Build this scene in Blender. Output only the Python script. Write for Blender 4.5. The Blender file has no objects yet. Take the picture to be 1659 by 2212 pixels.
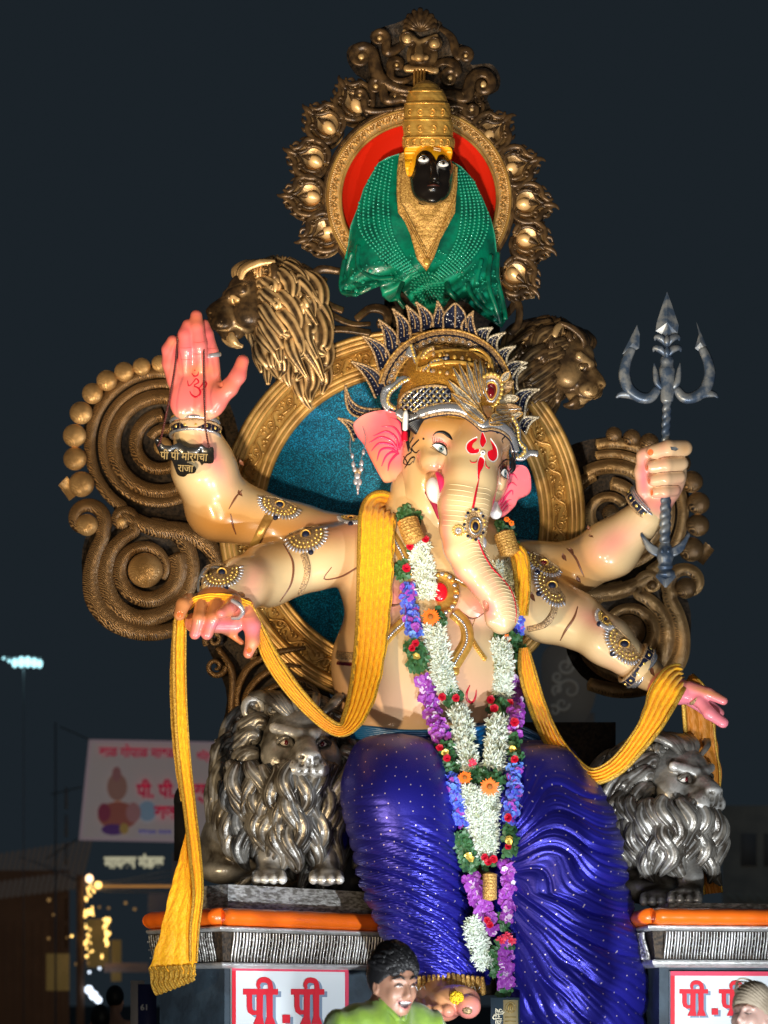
import bpy, math, random
import numpy as np
from mathutils import Vector, Matrix
from mathutils.bvhtree import BVHTree
from mathutils.geometry import delaunay_2d_cdt
R = math.radians
PI = math.pi
rng = np.random.default_rng(7)
random.seed(7)
sc = bpy.context.scene
col = sc.collection

# ------------------------------------------------------------------ camera, night sky, lamps, exposure
cam = bpy.data.cameras.new('camera'); cam.sensor_fit = 'VERTICAL'; cam.sensor_height = 36
cam.lens = 3000 / 2212 * 36; cam.shift_y = (2150 - 1106) / 2212
cam.clip_start = 0.1; cam.clip_end = 500
cam.dof.use_dof = True; cam.dof.focus_distance = 6.8; cam.dof.aperture_fstop = 1.9
camo = bpy.data.objects.new('camera', cam); col.objects.link(camo)
camo.location = (0, -7.5, 1.6); camo.rotation_euler = (R(90), 0, 0)
sc.camera = camo
world = bpy.data.worlds.new('World'); sc.world = world; world.use_nodes = True
bg = world.node_tree.nodes['Background']
bg.inputs[0].default_value = (0.0108, 0.0160, 0.0210, 1); bg.inputs[1].default_value = 1.0
sc.view_settings.view_transform = 'Standard'; sc.view_settings.look = 'None'
sc.view_settings.exposure = 0; sc.view_settings.gamma = 1; sc.view_settings.use_curve_mapping = False

def spot(name, loc, target, power, color, size_deg, radius=0.08, blend=0.3):
    l = bpy.data.lights.new(name, 'SPOT'); l.energy = power * 0.87; l.color = color
    l.spot_size = R(size_deg); l.spot_blend = blend; l.shadow_soft_size = radius
    o = bpy.data.objects.new(name, l); col.objects.link(o); o.location = loc
    o.rotation_euler = (Vector(target) - Vector(loc)).to_track_quat('-Z', 'Y').to_euler()
    return o
# festival floodlights standing in the street in front of the float, plus an added soft fill
spot('floodlight_white', (2.3, -4.3, 0.3), (0.3, 0, 3.3), 980, (0.90, 0.96, 1.0), 74, 0.06, 1.0)
spot('floodlight_white', (0.25, -4.3, 0.2), (0.0, 0, 3.8), 680, (0.93, 0.97, 1.0), 80, 0.06, 1.0)
spot('floodlight_warm', (-3.6, -5.2, 1.6), (0.0, 0, 4.6), 1250, (1.0, 0.74, 0.42), 54, 0.15, 0.7)
spot('floodlight_top', (-0.8, -6.0, 1.2), (0.15, 0, 6.2), 2500, (1.0, 0.84, 0.62), 40, 0.15, 0.7)
spot('soft_fill', (0.6, -9.5, 1.4), (0.1, 0, 3.4), 480, (1.0, 0.90, 0.76), 60, 1.2, 0.6)  # added wide warm fill to lift the shade, not one of the floodlights

# ------------------------------------------------------------------ mapping: u right, v down (photo plane), w towards the street
S = 400.0; CY = 7.5
class Ctx: W0 = 0.0
def P(a):
    """sculpting units (u, v, w) to metres; W0 sets the distance at which a thing stands"""
    a = np.asarray(a, dtype=np.float64)
    Y0 = -Ctx.W0 / S; k0 = (CY + Y0) / CY
    Y = Y0 - a[..., 2] * k0 / S; k = (CY + Y) / CY
    return np.stack([(a[..., 0] - 829.5) / S * k, Y, 1.6 + (2150 - a[..., 1]) / S * k], -1)
class at:
    def __init__(s, w): s.w = w
    def __enter__(s): s.old = Ctx.W0; Ctx.W0 = s.w
    def __exit__(s, *a): Ctx.W0 = s.old

# ------------------------------------------------------------------ object helpers
ORG = {}
def tag(o, label=None, cat=None, group=None, kind=None):
    if label: o['label'] = label
    if cat: o['category'] = cat
    if group: o['group'] = group
    if kind: o['kind'] = kind
    return o
def thing(name, label, cat, uvw, group=None):
    o = bpy.data.objects.new(name, None); col.objects.link(o)
    o.empty_display_size = 0.1
    loc = P(uvw); o.location = loc; ORG[o.name] = loc
    return tag(o, label, cat, group)
def mesh(name, V, F, cols=None, smooth=True, uv=None):
    me = bpy.data.meshes.new(name)
    V = np.asarray(V, dtype=np.float64)
    if isinstance(F, np.ndarray) and F.ndim == 2:
        n, k = F.shape
        me.vertices.add(len(V)); me.vertices.foreach_set('co', V.astype(np.float32).ravel())
        me.loops.add(n * k); me.loops.foreach_set('vertex_index', F.astype(np.int32).ravel())
        me.polygons.add(n); me.polygons.foreach_set('loop_start', np.arange(0, n * k, k, dtype=np.int32))
        me.update(calc_edges=True)
    else:
        me.from_pydata([tuple(v) for v in V], [], [tuple(int(i) for i in f) for f in F])
    if smooth: me.polygons.foreach_set('use_smooth', np.ones(len(me.polygons), dtype=bool))
    if cols is not None:
        a = me.color_attributes.new('Col', 'FLOAT_COLOR', 'POINT')
        c = np.ones((len(V), 4), dtype=np.float32); c[:, :3] = cols
        a.data.foreach_set('color', c.ravel())
    if uv is not None:
        l = me.uv_layers.new(name='UVMap')
        li = np.zeros(len(me.loops), dtype=np.int32); me.loops.foreach_get('vertex_index', li)
        l.data.foreach_set('uv', np.asarray(uv, dtype=np.float32)[li].ravel())
    me.update()
    return me
def obj(name, V, F, mat, parent=None, cols=None, smooth=True, uv=None, mapped=False, label=None):
    """V in sculpting units unless mapped=True (already metres)"""
    W = np.asarray(V) if mapped else P(V)
    if parent is not None: org = ORG[parent.name]
    else: org = np.array([W[:, 0].mean(), W[:, 1].mean(), W[:, 2].min()])
    me = mesh(name, W - org, F, cols, smooth, uv)
    if mat: me.materials.append(mat)
    o = bpy.data.objects.new(name, me); col.objects.link(o)
    if parent is not None: o.parent = parent
    else: o.location = org
    ORG[o.name] = org
    if label: o['label'] = label
    return o
class MB:
    """collects pieces that form one mesh (quads and triangles, sculpting units)"""
    def __init__(s): s.V = []; s.F = []; s.n = 0; s.C = []
    def add(s, VF, c=None):
        V, F = VF[0], VF[1]
        V = np.asarray(V, dtype=np.float64)
        s.V.append(V); s.C.append(np.tile(np.asarray(c if c is not None else (1, 1, 1), dtype=float), (len(V), 1)) if (c is None or np.ndim(c) == 1) else c)
        if isinstance(F, np.ndarray): F = F + s.n; s.F.append(F)
        else: s.F.append([tuple(i + s.n for i in f) for f in F])
        s.n += len(V)
        return s
    def VF(s):
        V = np.concatenate(s.V)
        if all(isinstance(f, np.ndarray) for f in s.F) and len({f.shape[1] for f in s.F}) == 1:
            return V, np.concatenate(s.F)
        F = []
        for f in s.F: F += [tuple(x) for x in (f.tolist() if isinstance(f, np.ndarray) else f)]
        return V, F
    def build(s, name, mat, parent=None, colored=False, **k):
        V, F = s.VF()
        return obj(name, V, F, mat, parent, cols=np.concatenate(s.C) if colored else None, **k)

def crom(pts, n, closed=False):
    p = np.asarray(pts, dtype=float); m = len(p)
    if m == 2 and not closed:
        t = np.linspace(0, 1, n)[:, None]; return p[0] * (1 - t) + p[1] * t
    if closed: q = np.vstack([p[-1], p, p[0], p[1]]); segs = m
    else: q = np.vstack([2 * p[0] - p[1], p, 2 * p[-1] - p[-2]]); segs = m - 1
    L = np.linalg.norm(np.diff(q[1:segs + 2, :3], axis=0), axis=1) + 1e-6
    cum = np.concatenate([[0], np.cumsum(L)])
    s = np.linspace(0, cum[-1], n, endpoint=not closed)
    i = np.clip(np.searchsorted(cum, s, side='right') - 1, 0, segs - 1)
    t = ((s - cum[i]) / L[i])[:, None]
    a, b, c, d = q[i], q[i + 1], q[i + 2], q[i + 3]
    return 0.5 * (2 * b + (c - a) * t + (2 * a - 5 * b + 4 * c - d) * t ** 2 + (3 * b - 3 * c + d - a) * t ** 3)

def tube(pts, r=None, seg=10, n=None, flat=1.0, ridges=0, ramp=0.12, closed=False, ref=(0, 0, 1), twist=0, disp=None, cap=True):
    """pts rows (u,v,w[,r]); flat = depth / width of the section"""
    p = np.asarray([tuple(x) for x in pts], dtype=float)
    if p.shape[1] == 2: p = np.hstack([p, np.zeros((len(p), 1))])
    if p.shape[1] == 3:
        rr = np.ones((len(p), 1)) * r if np.ndim(r) == 0 else np.asarray(r, dtype=float).reshape(-1, 1)
        p = np.hstack([p, rr])
    if n is None: n = max(4, len(p) * 5)
    q = crom(p, n, closed); c = q[:, :3]; rad = np.maximum(q[:, 3], 0.05)
    if closed: T = np.roll(c, -1, 0) - np.roll(c, 1, 0)
    else: T = np.gradient(c, axis=0)
    T /= np.linalg.norm(T, axis=1, keepdims=True) + 1e-9
    ref = np.asarray(ref, dtype=float)
    N = np.cross(T, ref); ln = np.linalg.norm(N, axis=1, keepdims=True)
    bad = ln[:, 0] < 0.15
    if bad.all(): N = np.cross(T, np.array([1.0, 0, 0])); ln = np.linalg.norm(N, axis=1, keepdims=True)
    elif bad.any():
        good = np.where(~bad)[0]
        for i in np.where(bad)[0]: N[i] = N[good[np.argmin(abs(good - i))]]
        N -= T * (N * T).sum(1, keepdims=True); ln = np.linalg.norm(N, axis=1, keepdims=True)
    N /= ln + 1e-9; B = np.cross(T, N)
    th = np.linspace(0, 2 * PI, seg, endpoint=False)
    prof = 1 + ramp * np.cos(ridges * th) if ridges else np.ones(seg)
    s = np.linspace(0, 1, n)[:, None]
    th2 = th[None, :] + twist * s
    rr = rad[:, None] * prof[None, :]
    if disp is not None: rr = rr + disp(s, th[None, :], c)
    V = c[:, None, :] + N[:, None, :] * (np.cos(th2) * rr)[..., None] + B[:, None, :] * (np.sin(th2) * rr * flat)[..., None]
    V = V.reshape(-1, 3)
    i = np.arange(n if closed else n - 1)[:, None]; j = np.arange(seg)[None, :]
    i2 = (i + 1) % n; j2 = (j + 1) % seg
    F = np.stack([i * seg + j, i * seg + j2, i2 * seg + j2, i2 * seg + j], -1).reshape(-1, 4)
    if cap and not closed:
        k = len(V); V = np.vstack([V, c[0] - T[0] * rad[0] * 0.35, c[-1] + T[-1] * rad[-1] * 0.35])
        jj = np.arange(0, seg, 2)
        f0 = np.stack([np.full_like(jj, k), (jj + 2) % seg, (jj + 1) % seg, jj], -1)
        b = (n - 1) * seg
        f1 = np.stack([np.full_like(jj, k + 1), b + jj, b + (jj + 1) % seg, b + (jj + 2) % seg], -1)
        F = np.vstack([F, f0, f1])
    return V, F
def sweep(pts, prof, n=None, closed=False, back=None, ref=(0, 0, 1)):
    """moulding: prof rows (s, h): offset across (times radius column) and height; closes underneath"""
    p = np.asarray([tuple(x) for x in pts], dtype=float)
    if n is None: n = max(6, len(p) * 6)
    q = crom(p, n, closed); c = q[:, :3]; rad = q[:, 3]
    T = (np.roll(c, -1, 0) - np.roll(c, 1, 0)) if closed else np.gradient(c, axis=0)
    T /= np.linalg.norm(T, axis=1, keepdims=True) + 1e-9
    ref = np.asarray(ref, float)
    N = np.cross(T, ref); N /= np.linalg.norm(N, axis=1, keepdims=True) + 1e-9
    pr = list(prof)
    if back is not None: pr = [(prof[0][0], back)] + pr + [(prof[-1][0], back)]
    pr = np.asarray(pr, float); m = len(pr)
    V = c[:, None, :] + N[:, None, :] * (pr[None, :, 0] * rad[:, None])[..., None] + ref[None, None, :] * (pr[None, :, 1] * np.ones((n, 1)))[..., None]
    V = V.reshape(-1, 3)
    i = np.arange(n if closed else n - 1)[:, None]; j = np.arange(m if back is not None else m - 1)[None, :]
    i2 = (i + 1) % n; j2 = (j + 1) % m
    F = np.stack([i * m + j, i * m + j2, i2 * m + j2, i2 * m + j], -1).reshape(-1, 4)
    return V, F
def ball(c, r, nu=12, nv=8):
    r = np.ones(3) * r
    th = np.linspace(0, 2 * PI, nu, endpoint=False); ph = np.linspace(0, PI, nv + 1)
    V = np.stack([np.outer(np.sin(ph), np.cos(th)), np.outer(np.cos(ph), np.ones(nu)) * -1, np.outer(np.sin(ph), np.sin(th))], -1).reshape(-1, 3) * r + np.asarray(c, float)
    i = np.arange(nv)[:, None]; j = np.arange(nu)[None, :]; j2 = (j + 1) % nu
    F = np.stack([i * nu + j, i * nu + j2, (i + 1) * nu + j2, (i + 1) * nu + j], -1).reshape(-1, 4)
    return V, F
def box(c0, c1):
    (a, b, c), (d, e, f) = c0, c1
    V = [(x, y, z) for x in (a, d) for y in (b, e) for z in (c, f)]
    return np.array(V, float), np.array([(0, 1, 3, 2), (4, 6, 7, 5), (0, 4, 5, 1), (2, 3, 7, 6), (0, 2, 6, 4), (1, 5, 7, 3)])
def sheet(poly, step=None, smoothn=None):
    """fills an outline (u, v) with triangles"""
    p = np.asarray(poly, float)[:, :2]
    if smoothn: p = crom(p, smoothn, closed=True)
    vs = [Vector(x) for x in p]; n = len(vs)
    if step:
        lo, hi = p.min(0), p.max(0)
        gx, gy = np.meshgrid(np.arange(lo[0] + step / 2, hi[0], step), np.arange(lo[1] + step / 2, hi[1], step))
        gx = gx + (np.arange(gx.shape[0]) % 2)[:, None] * step / 2
        g = np.stack([gx.ravel(), gy.ravel()], -1)
        g = g[inside(g, p)]
        if len(g):
            seg_a = p; seg_b = np.roll(p, -1, 0)
            d = np.full(len(g), 1e9)
            for a, b in zip(seg_a, seg_b):
                ab = b - a; t = np.clip(((g - a) @ ab) / (ab @ ab + 1e-9), 0, 1)
                d = np.minimum(d, np.linalg.norm(g - a - t[:, None] * ab, axis=1))
            g = g[d > step * 0.35]
        vs += [Vector(x) for x in g]
    r = delaunay_2d_cdt(vs, [(i, (i + 1) % n) for i in range(n)], [], 1, 1e-4)
    return np.array([tuple(v) for v in r[0]]), [tuple(f) for f in r[2]]
def inside(g, p):
    x, y = g[:, 0], g[:, 1]; c = np.zeros(len(g), bool); q = np.roll(p, 1, 0)
    for (x1, y1), (x2, y2) in zip(p, q):
        m = (y1 > y) != (y2 > y)
        c ^= m & (x < (x2 - x1) * (y - y1) / (y2 - y1 + 1e-12) + x1)
    return c
def slab(poly, w, thick, step=None, smoothn=None, H=None):
    """plate with outline poly, front at w (+H(u,v)), back at w-thick"""
    V2, F = sheet(poly, step, smoothn); n = len(V2)
    h = H(V2[:, 0], V2[:, 1]) if H is not None else np.zeros(n)
    front = np.column_stack([V2, w + h]); bk = np.column_stack([V2, (w - thick) + h])
    cnt = {}
    for f in F:
        for a, b in zip(f, f[1:] + f[:1]): cnt[(a, b)] = 1
    side = [(a, b, b + n, a + n) for (a, b) in cnt if (b, a) not in cnt]
    return np.vstack([front, bk]), list(F) + [tuple(i + n for i in f[::-1]) for f in F] + side

# ------------------------------------------------------------------ implicit surfaces for carved and modelled bodies
class SDF:
    def __init__(s, lo, hi, h):
        s.lo = np.asarray(lo, float); s.h = h
        n = np.ceil((np.asarray(hi, float) - s.lo) / h).astype(int) + 1
        s.n = n; s.D = np.full(n, 400.0, np.float32)
    def grid(s, lo, hi):
        a = np.clip(np.floor((np.asarray(lo) - s.lo) / s.h).astype(int), 0, s.n); b = np.clip(np.ceil((np.asarray(hi) - s.lo) / s.h).astype(int) + 1, 0, s.n)
        ax = [(s.lo[i] + s.h * np.arange(a[i], b[i])).astype(np.float32) for i in range(3)]
        return tuple(slice(a[i], b[i]) for i in range(3)), ax[0][:, None, None], ax[1][None, :, None], ax[2][None, None, :]
    def put(s, sl, d, k, op):
        D = s.D[sl]
        if D.size == 0: return
        if op == '+':
            if k > 0:
                h = np.maximum(k - np.abs(D - d), 0) / k; s.D[sl] = np.minimum(D, d) - h * h * k * 0.25
            else: s.D[sl] = np.minimum(D, d)
        else:
            d = -d; h = np.maximum(k - np.abs(D - d), 0) / max(k, 1e-6); s.D[sl] = np.maximum(D, d) + h * h * k * 0.25
    def cap(s, a, b, ra, rb=None, k=8, op='+', flat=1.0):
        """tapered capsule; flat<1 thins it in depth"""
        rb = ra if rb is None else rb
        a = np.asarray(a, float); b = np.asarray(b, float); m = max(ra, rb) + k * 1.5 + s.h * 3
        sl, x, y, z = s.grid(np.minimum(a, b) - m, np.maximum(a, b) + m)
        ab = b - a; L = ab @ ab + 1e-6
        t = np.clip(((x - a[0]) * ab[0] + (y - a[1]) * ab[1] + (z - a[2]) * ab[2]) / L, 0, 1)
        dz = (z - a[2] - t * ab[2]) / flat
        d = np.sqrt((x - a[0] - t * ab[0]) ** 2 + (y - a[1] - t * ab[1]) ** 2 + dz ** 2) - (ra + (rb - ra) * t)
        if flat < 1: d = d * (0.5 + 0.5 * flat)
        s.put(sl, d, k, op); return s
    def ell(s, c, r, k=8, op='+', rot=0, tilt=0):
        """ellipsoid; rot turns it in the photo plane, tilt about the vertical"""
        c = np.asarray(c, float); r = np.ones(3) * np.asarray(r, float); m = r.max() + k * 1.5 + s.h * 3
        sl, x, y, z = s.grid(c - m, c + m)
        x = x - c[0]; y = y - c[1]; z = z - c[2]
        if rot: ca, sa = math.cos(rot), math.sin(rot); x, y = x * ca + y * sa, -x * sa + y * ca
        if tilt: ca, sa = math.cos(tilt), math.sin(tilt); x, z = x * ca + z * sa, -x * sa + z * ca
        k0 = np.sqrt((x / r[0]) ** 2 + (y / r[1]) ** 2 + (z / r[2]) ** 2); k1 = np.sqrt((x / r[0] ** 2) ** 2 + (y / r[1] ** 2) ** 2 + (z / r[2] ** 2) ** 2) + 1e-6
        s.put(sl, k0 * (k0 - 1) / k1, k, op); return s
    def chain(s, pts, k=8, flat=1.0, op='+'):
        for p, q in zip(pts[:-1], pts[1:]): s.cap(p[:3], q[:3], p[3], q[3], k, op, flat)
        return s
    def mesh(s):
        D = s.D; D[0] = D[-1] = 50; D[:, 0] = D[:, -1] = 50; D[:, :, 0] = D[:, :, -1] = 50
        I = D < 0; nx, ny, nz = D.shape
        def C(A, i, j, k): return A[i:nx - 1 + i, j:ny - 1 + j, k:nz - 1 + k]
        cnt = sum(C(I, i, j, k).astype(np.uint8) for i in (0, 1) for j in (0, 1) for k in (0, 1))
        act = (cnt > 0) & (cnt < 8); idx = np.full(act.shape, -1, np.int64); n = int(act.sum()); idx[act] = np.arange(n)
        base = np.argwhere(act).astype(np.float32); acc = np.zeros((n, 3), np.float32); num = np.zeros(n, np.float32)
        cor = {(i, j, k): C(D, i, j, k)[act] for i in (0, 1) for j in (0, 1) for k in (0, 1)}
        for ax in range(3):
            for a in (0, 1):
                for b in (0, 1):
                    o = [0, 0, 0]; oth = [t for t in range(3) if t != ax]; o[oth[0]] = a; o[oth[1]] = b
                    e = list(o); e[ax] = 1; va, vb = cor[tuple(o)], cor[tuple(e)]
                    m = (va < 0) != (vb < 0); t = np.where(m, va / np.where(m, va - vb, 1), 0)
                    for q in range(3): acc[:, q] += np.where(m, o[q] + (t if q == ax else 0), 0)
                    num += m
        V = (base + acc / num[:, None]) * s.h + s.lo
        Fs = []
        for ax in range(3):
            lo = [slice(None)] * 3; hi = [slice(None)] * 3; lo[ax] = slice(0, -1); hi[ax] = slice(1, None)
            a, b = I[tuple(lo)], I[tuple(hi)]; ed = np.argwhere(a != b); fl = a[tuple(ed.T)]
            o1, o2 = [t for t in range(3) if t != ax]
            def cell(d1, d2):
                e = ed.copy(); e[:, o1] -= d1; e[:, o2] -= d2; return idx[tuple(e.T)]
            q = np.stack([cell(0, 0), cell(1, 0), cell(1, 1), cell(0, 1)], -1)
            flip = fl if ax != 1 else ~fl
            q[flip] = q[flip][:, ::-1]; Fs.append(q)
        F = np.concatenate(Fs)
        F = F[(F >= 0).all(1)]
        return V.astype(float), F
def bvh_of(*VFs):
    vs = []; fs = []; n = 0
    for V, F in VFs:
        vs += [tuple(v) for v in np.asarray(V)]; fs += [tuple(int(i) + n for i in f) for f in (F.tolist() if isinstance(F, np.ndarray) else F)]; n += len(V)
    return BVHTree.FromPolygons(vs, fs)
def depth(bvh, u, v, default=None):
    h = bvh.ray_cast(Vector((u, v, 3000)), Vector((0, 0, -1)))
    return h[0][2] if h[0] is not None else default
def on(bvh, pts, off=0.0, default=0.0):
    """drops (u, v) points onto a surface"""
    out = []; last = None
    for p in pts:
        d = depth(bvh, p[0], p[1])
        if d is None: d = last if last is not None else default
        else: last = d
        out.append((p[0], p[1], d + off))
    return np.array(out)
def stroke(bvh, pts, w, off=0.4, n=24, flat=0.35, seg=6, default=0, ridges=0):
    """painted or applied line lying on a surface; w = half width (or list)"""
    q = crom(np.asarray([tuple(p[:2]) + (0,) for p in pts], float), n)[:, :2]
    ww = np.interp(np.linspace(0, 1, n), np.linspace(0, 1, len(w)), w) if np.ndim(w) else np.full(n, w)
    c = on(bvh, q, off, default)
    return tube(np.column_stack([c, ww]), seg=seg, n=n, flat=flat, ridges=ridges)
def patch(bvh, poly, off=0.5, step=3, smoothn=None, default=0, thick=1.5):
    V2, F = sheet(poly, step, smoothn); V = on(bvh, V2, off, default); n = len(V)
    cnt = {}
    for f in F:
        for a, b in zip(f, f[1:] + f[:1]): cnt[(a, b)] = 1
    side = [(a, b, b + n, a + n) for (a, b) in cnt if (b, a) not in cnt]
    B = V.copy(); B[:, 2] -= thick
    return np.vstack([V, B]), list(F) + side
def xf(V, c, scale=1, rot=0, mirror=False, yaw=0):
    V = np.array(V, float)
    if mirror: V[:, 0] *= -1
    if yaw: ca, sa = math.cos(yaw), math.sin(yaw); V[:, 0], V[:, 2] = V[:, 0] * ca + V[:, 2] * sa, -V[:, 0] * sa + V[:, 2] * ca
    if rot: ca, sa = math.cos(rot), math.sin(rot); V[:, 0], V[:, 1] = V[:, 0] * ca - V[:, 1] * sa, V[:, 0] * sa + V[:, 1] * ca
    V *= scale; return V + np.asarray(c, float)
def spiral(c, r0, r1, a0, turns, w=0, n=None, ra=8, rb=4, sx=1.0):
    n = n or max(10, int(abs(turns) * 16)); t = np.linspace(0, 1, n)
    a = a0 + turns * 2 * PI * t; r = r0 * (1 - t) + r1 * t
    return np.column_stack([c[0] + sx * r * np.cos(a), c[1] + r * np.sin(a), np.full(n, w, float), ra * (1 - t) + rb * t])
def proto(name, VF, mat, cols=None, smooth=True):
    """mesh data in local sculpting units (x=u, z=-v, y=-w), to be shared by copies"""
    V = np.asarray(VF[0], float); L = np.stack([V[:, 0], -V[:, 2], -V[:, 1]], -1) / S
    me = mesh(name, L, VF[1], cols, smooth); me.materials.append(mat); return me
def put(name, me, uvw, parent, rot=0, scale=1.0, euler=None, mat=None, label=None):
    o = bpy.data.objects.new(name, me); col.objects.link(o)
    p = P(uvw); Y0 = p[1]; k = (CY + Y0) / CY
    if parent is not None: o.parent = parent; p = p - ORG[parent.name]
    o.location = p; o.rotation_euler = euler if euler is not None else (0, -rot if False else rot, 0)
    s = np.ones(3) * scale * k; o.scale = s
    ORG[o.name] = P(uvw)
    if label: o['label'] = label
    return o
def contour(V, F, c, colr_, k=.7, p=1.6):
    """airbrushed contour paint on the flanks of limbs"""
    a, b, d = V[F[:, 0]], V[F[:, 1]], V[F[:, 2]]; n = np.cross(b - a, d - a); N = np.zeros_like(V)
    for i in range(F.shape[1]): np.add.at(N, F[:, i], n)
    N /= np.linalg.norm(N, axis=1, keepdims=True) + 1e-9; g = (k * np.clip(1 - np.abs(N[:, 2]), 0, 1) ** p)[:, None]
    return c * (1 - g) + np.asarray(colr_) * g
def text_vf(s, size, bold=0.0, res=3, extrude=0.0):
    c = bpy.data.curves.new('lettering', 'FONT'); c.body = s; c.size = size; c.offset = bold; c.resolution_u = res; c.extrude = extrude
    o = bpy.data.objects.new('lettering', c); col.objects.link(o)
    me = bpy.data.meshes.new_from_object(o.evaluated_get(bpy.context.evaluated_depsgraph_get()))
    V = np.array([tuple(v.co) for v in me.vertices]); F = [tuple(p.vertices) for p in me.polygons]
    bpy.data.objects.remove(o); bpy.data.curves.remove(c); bpy.data.meshes.remove(me)
    return np.column_stack([V[:, 0], -V[:, 1], V[:, 2]]), F

# ------------------------------------------------------------------ materials
MATS = {}
def M(name, c=(0.5, 0.5, 0.5), rough=0.5, metal=0.0, bump=None, c2=None, nscale=30, attr=False, coat=0.0, emit=None, estr=1.0, spec=0.5, edge=None, hatch=False, sheen=0, vor=None, aniso=0, stretch=None, mixlo=0.4, mixhi=0.6, sss=0):
    m = bpy.data.materials.new(name); m.use_nodes = True; nt = m.node_tree; N = nt.nodes; L = nt.links
    b = N['Principled BSDF']; b.inputs['Roughness'].default_value = rough; b.inputs['Metallic'].default_value = metal
    b.inputs['Coat Weight'].default_value = coat; b.inputs['Coat Roughness'].default_value = 0.08
    b.inputs['Specular IOR Level'].default_value = spec
    if sheen: b.inputs['Sheen Weight'].default_value = sheen
    tc = N.new('ShaderNodeTexCoord'); src = tc.outputs['Object']
    if stretch:
        mp = N.new('ShaderNodeMapping'); mp.inputs['Scale'].default_value = stretch; L.new(src, mp.inputs[0]); src = mp.outputs[0]
    cur = None
    if attr:
        a = N.new('ShaderNodeAttribute'); a.attribute_name = 'Col'; cur = a.outputs['Color']
    def rgb(c):
        r = N.new('ShaderNodeRGB'); r.outputs[0].default_value = (*c, 1); return r.outputs[0]
    if cur is None: cur = rgb(c)
    def mix(f, a, bb, mode='MIX'):
        x = N.new('ShaderNodeMix'); x.data_type = 'RGBA'; x.blend_type = mode
        if isinstance(f, float): x.inputs[0].default_value = f
        else: L.new(f, x.inputs[0])
        L.new(a, x.inputs[6]); L.new(bb, x.inputs[7]); return x.outputs[2]
    noise = N.new('ShaderNodeTexNoise'); noise.inputs['Scale'].default_value = nscale; noise.inputs['Detail'].default_value = 5; L.new(src, noise.inputs[0])
    if c2 is not None:
        mr = N.new('ShaderNodeMapRange'); mr.inputs[1].default_value = mixlo; mr.inputs[2].default_value = mixhi; L.new(noise.outputs[0], mr.inputs[0])
        cur = mix(mr.outputs[0], cur, rgb(c2))
    if edge is not None:      # dry-brushed paint caught on raised carving
        g = N.new('ShaderNodeNewGeometry'); mr = N.new('ShaderNodeMapRange'); mr.inputs[1].default_value = 0.50; mr.inputs[2].default_value = 0.56; L.new(g.outputs['Pointiness'], mr.inputs[0])
        n2 = N.new('ShaderNodeTexNoise'); n2.inputs['Scale'].default_value = 14; L.new(src, n2.inputs[0])
        mu = N.new('ShaderNodeMath'); mu.operation = 'MULTIPLY'; L.new(mr.outputs[0], mu.inputs[0]); L.new(n2.outputs[0], mu.inputs[1]); mu.use_clamp = True
        m2 = N.new('ShaderNodeMath'); m2.operation = 'MULTIPLY'; m2.inputs[1].default_value = 1.6; m2.use_clamp = True; L.new(mu.outputs[0], m2.inputs[0])
        cur = mix(m2.outputs[0], cur, rgb(edge))
    h = None
    if hatch:                 # chisel and brush hatching
        w = N.new('ShaderNodeTexWave'); w.wave_type = 'BANDS'; w.bands_direction = 'DIAGONAL'; w.inputs['Scale'].default_value = 52; w.inputs['Distortion'].default_value = 7; w.inputs['Detail'].default_value = 3; w.inputs['Detail Scale'].default_value = 0.8
        L.new(src, w.inputs[0]); h = w.outputs[1]
        mr = N.new('ShaderNodeMapRange'); mr.inputs[1].default_value = 0.42; mr.inputs[2].default_value = 0.8; mr.inputs[4].default_value = 0.9; L.new(h, mr.inputs[0])
        cur = mix(mr.outputs[0], cur, rgb(hatch))
    if vor is not None:
        v = N.new('ShaderNodeTexVoronoi'); v.inputs['Scale'].default_value = vor; L.new(src, v.inputs[0])
        bw = N.new('ShaderNodeRGBToBW'); L.new(v.outputs['Color'], bw.inputs[0]); mr = N.new('ShaderNodeMapRange'); mr.inputs[1].default_value = 0.5; mr.inputs[2].default_value = 0.95; mr.inputs[3].default_value = 0.3; mr.inputs[4].default_value = 2.4
        L.new(bw.outputs[0], mr.inputs[0]); vm = N.new('ShaderNodeVectorMath'); vm.operation = 'SCALE'; L.new(cur, vm.inputs[0]); L.new(mr.outputs[0], vm.inputs['Scale']); cur = vm.outputs[0]
    L.new(cur, b.inputs['Base Color'])
    if bump:
        bs, st = bump; n3 = N.new('ShaderNodeTexNoise'); n3.inputs['Scale'].default_value = bs; n3.inputs['Detail'].default_value = 6; L.new(src, n3.inputs[0])
        hh = n3.outputs[0]
        if h is not None:
            ad = N.new('ShaderNodeMath'); ad.operation = 'ADD'; L.new(h, ad.inputs[0]); L.new(hh, ad.inputs[1]); hh = ad.outputs[0]
        bp = N.new('ShaderNodeBump'); bp.inputs['Strength'].default_value = st; bp.inputs['Distance'].default_value = 0.004; L.new(hh, bp.inputs['Height']); L.new(bp.outputs[0], b.inputs['Normal'])
    if emit is not None:
        b.inputs['Emission Color'].default_value = (*emit, 1); b.inputs['Emission Strength'].default_value = estr
    if sss: b.inputs['Subsurface Weight'].default_value = sss; b.inputs['Subsurface Scale'].default_value = 0.02
    MATS[name] = m; return m
bronze = M('antique_bronze', (0.020, 0.012, 0.008), 0.33, 0.4, bump=(60, 0.5), c2=(0.07, 0.038, 0.017), nscale=9, edge=(1.0, 0.62, 0.25), hatch=(0.40, 0.225, 0.085))
bronze_fine = M('carved_bronze_relief', (0.050, 0.030, 0.016), 0.33, 0.4, bump=(80, 0.4), c2=(0.13, 0.075, 0.032), nscale=22, edge=(1.0, 0.64, 0.28))
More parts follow.
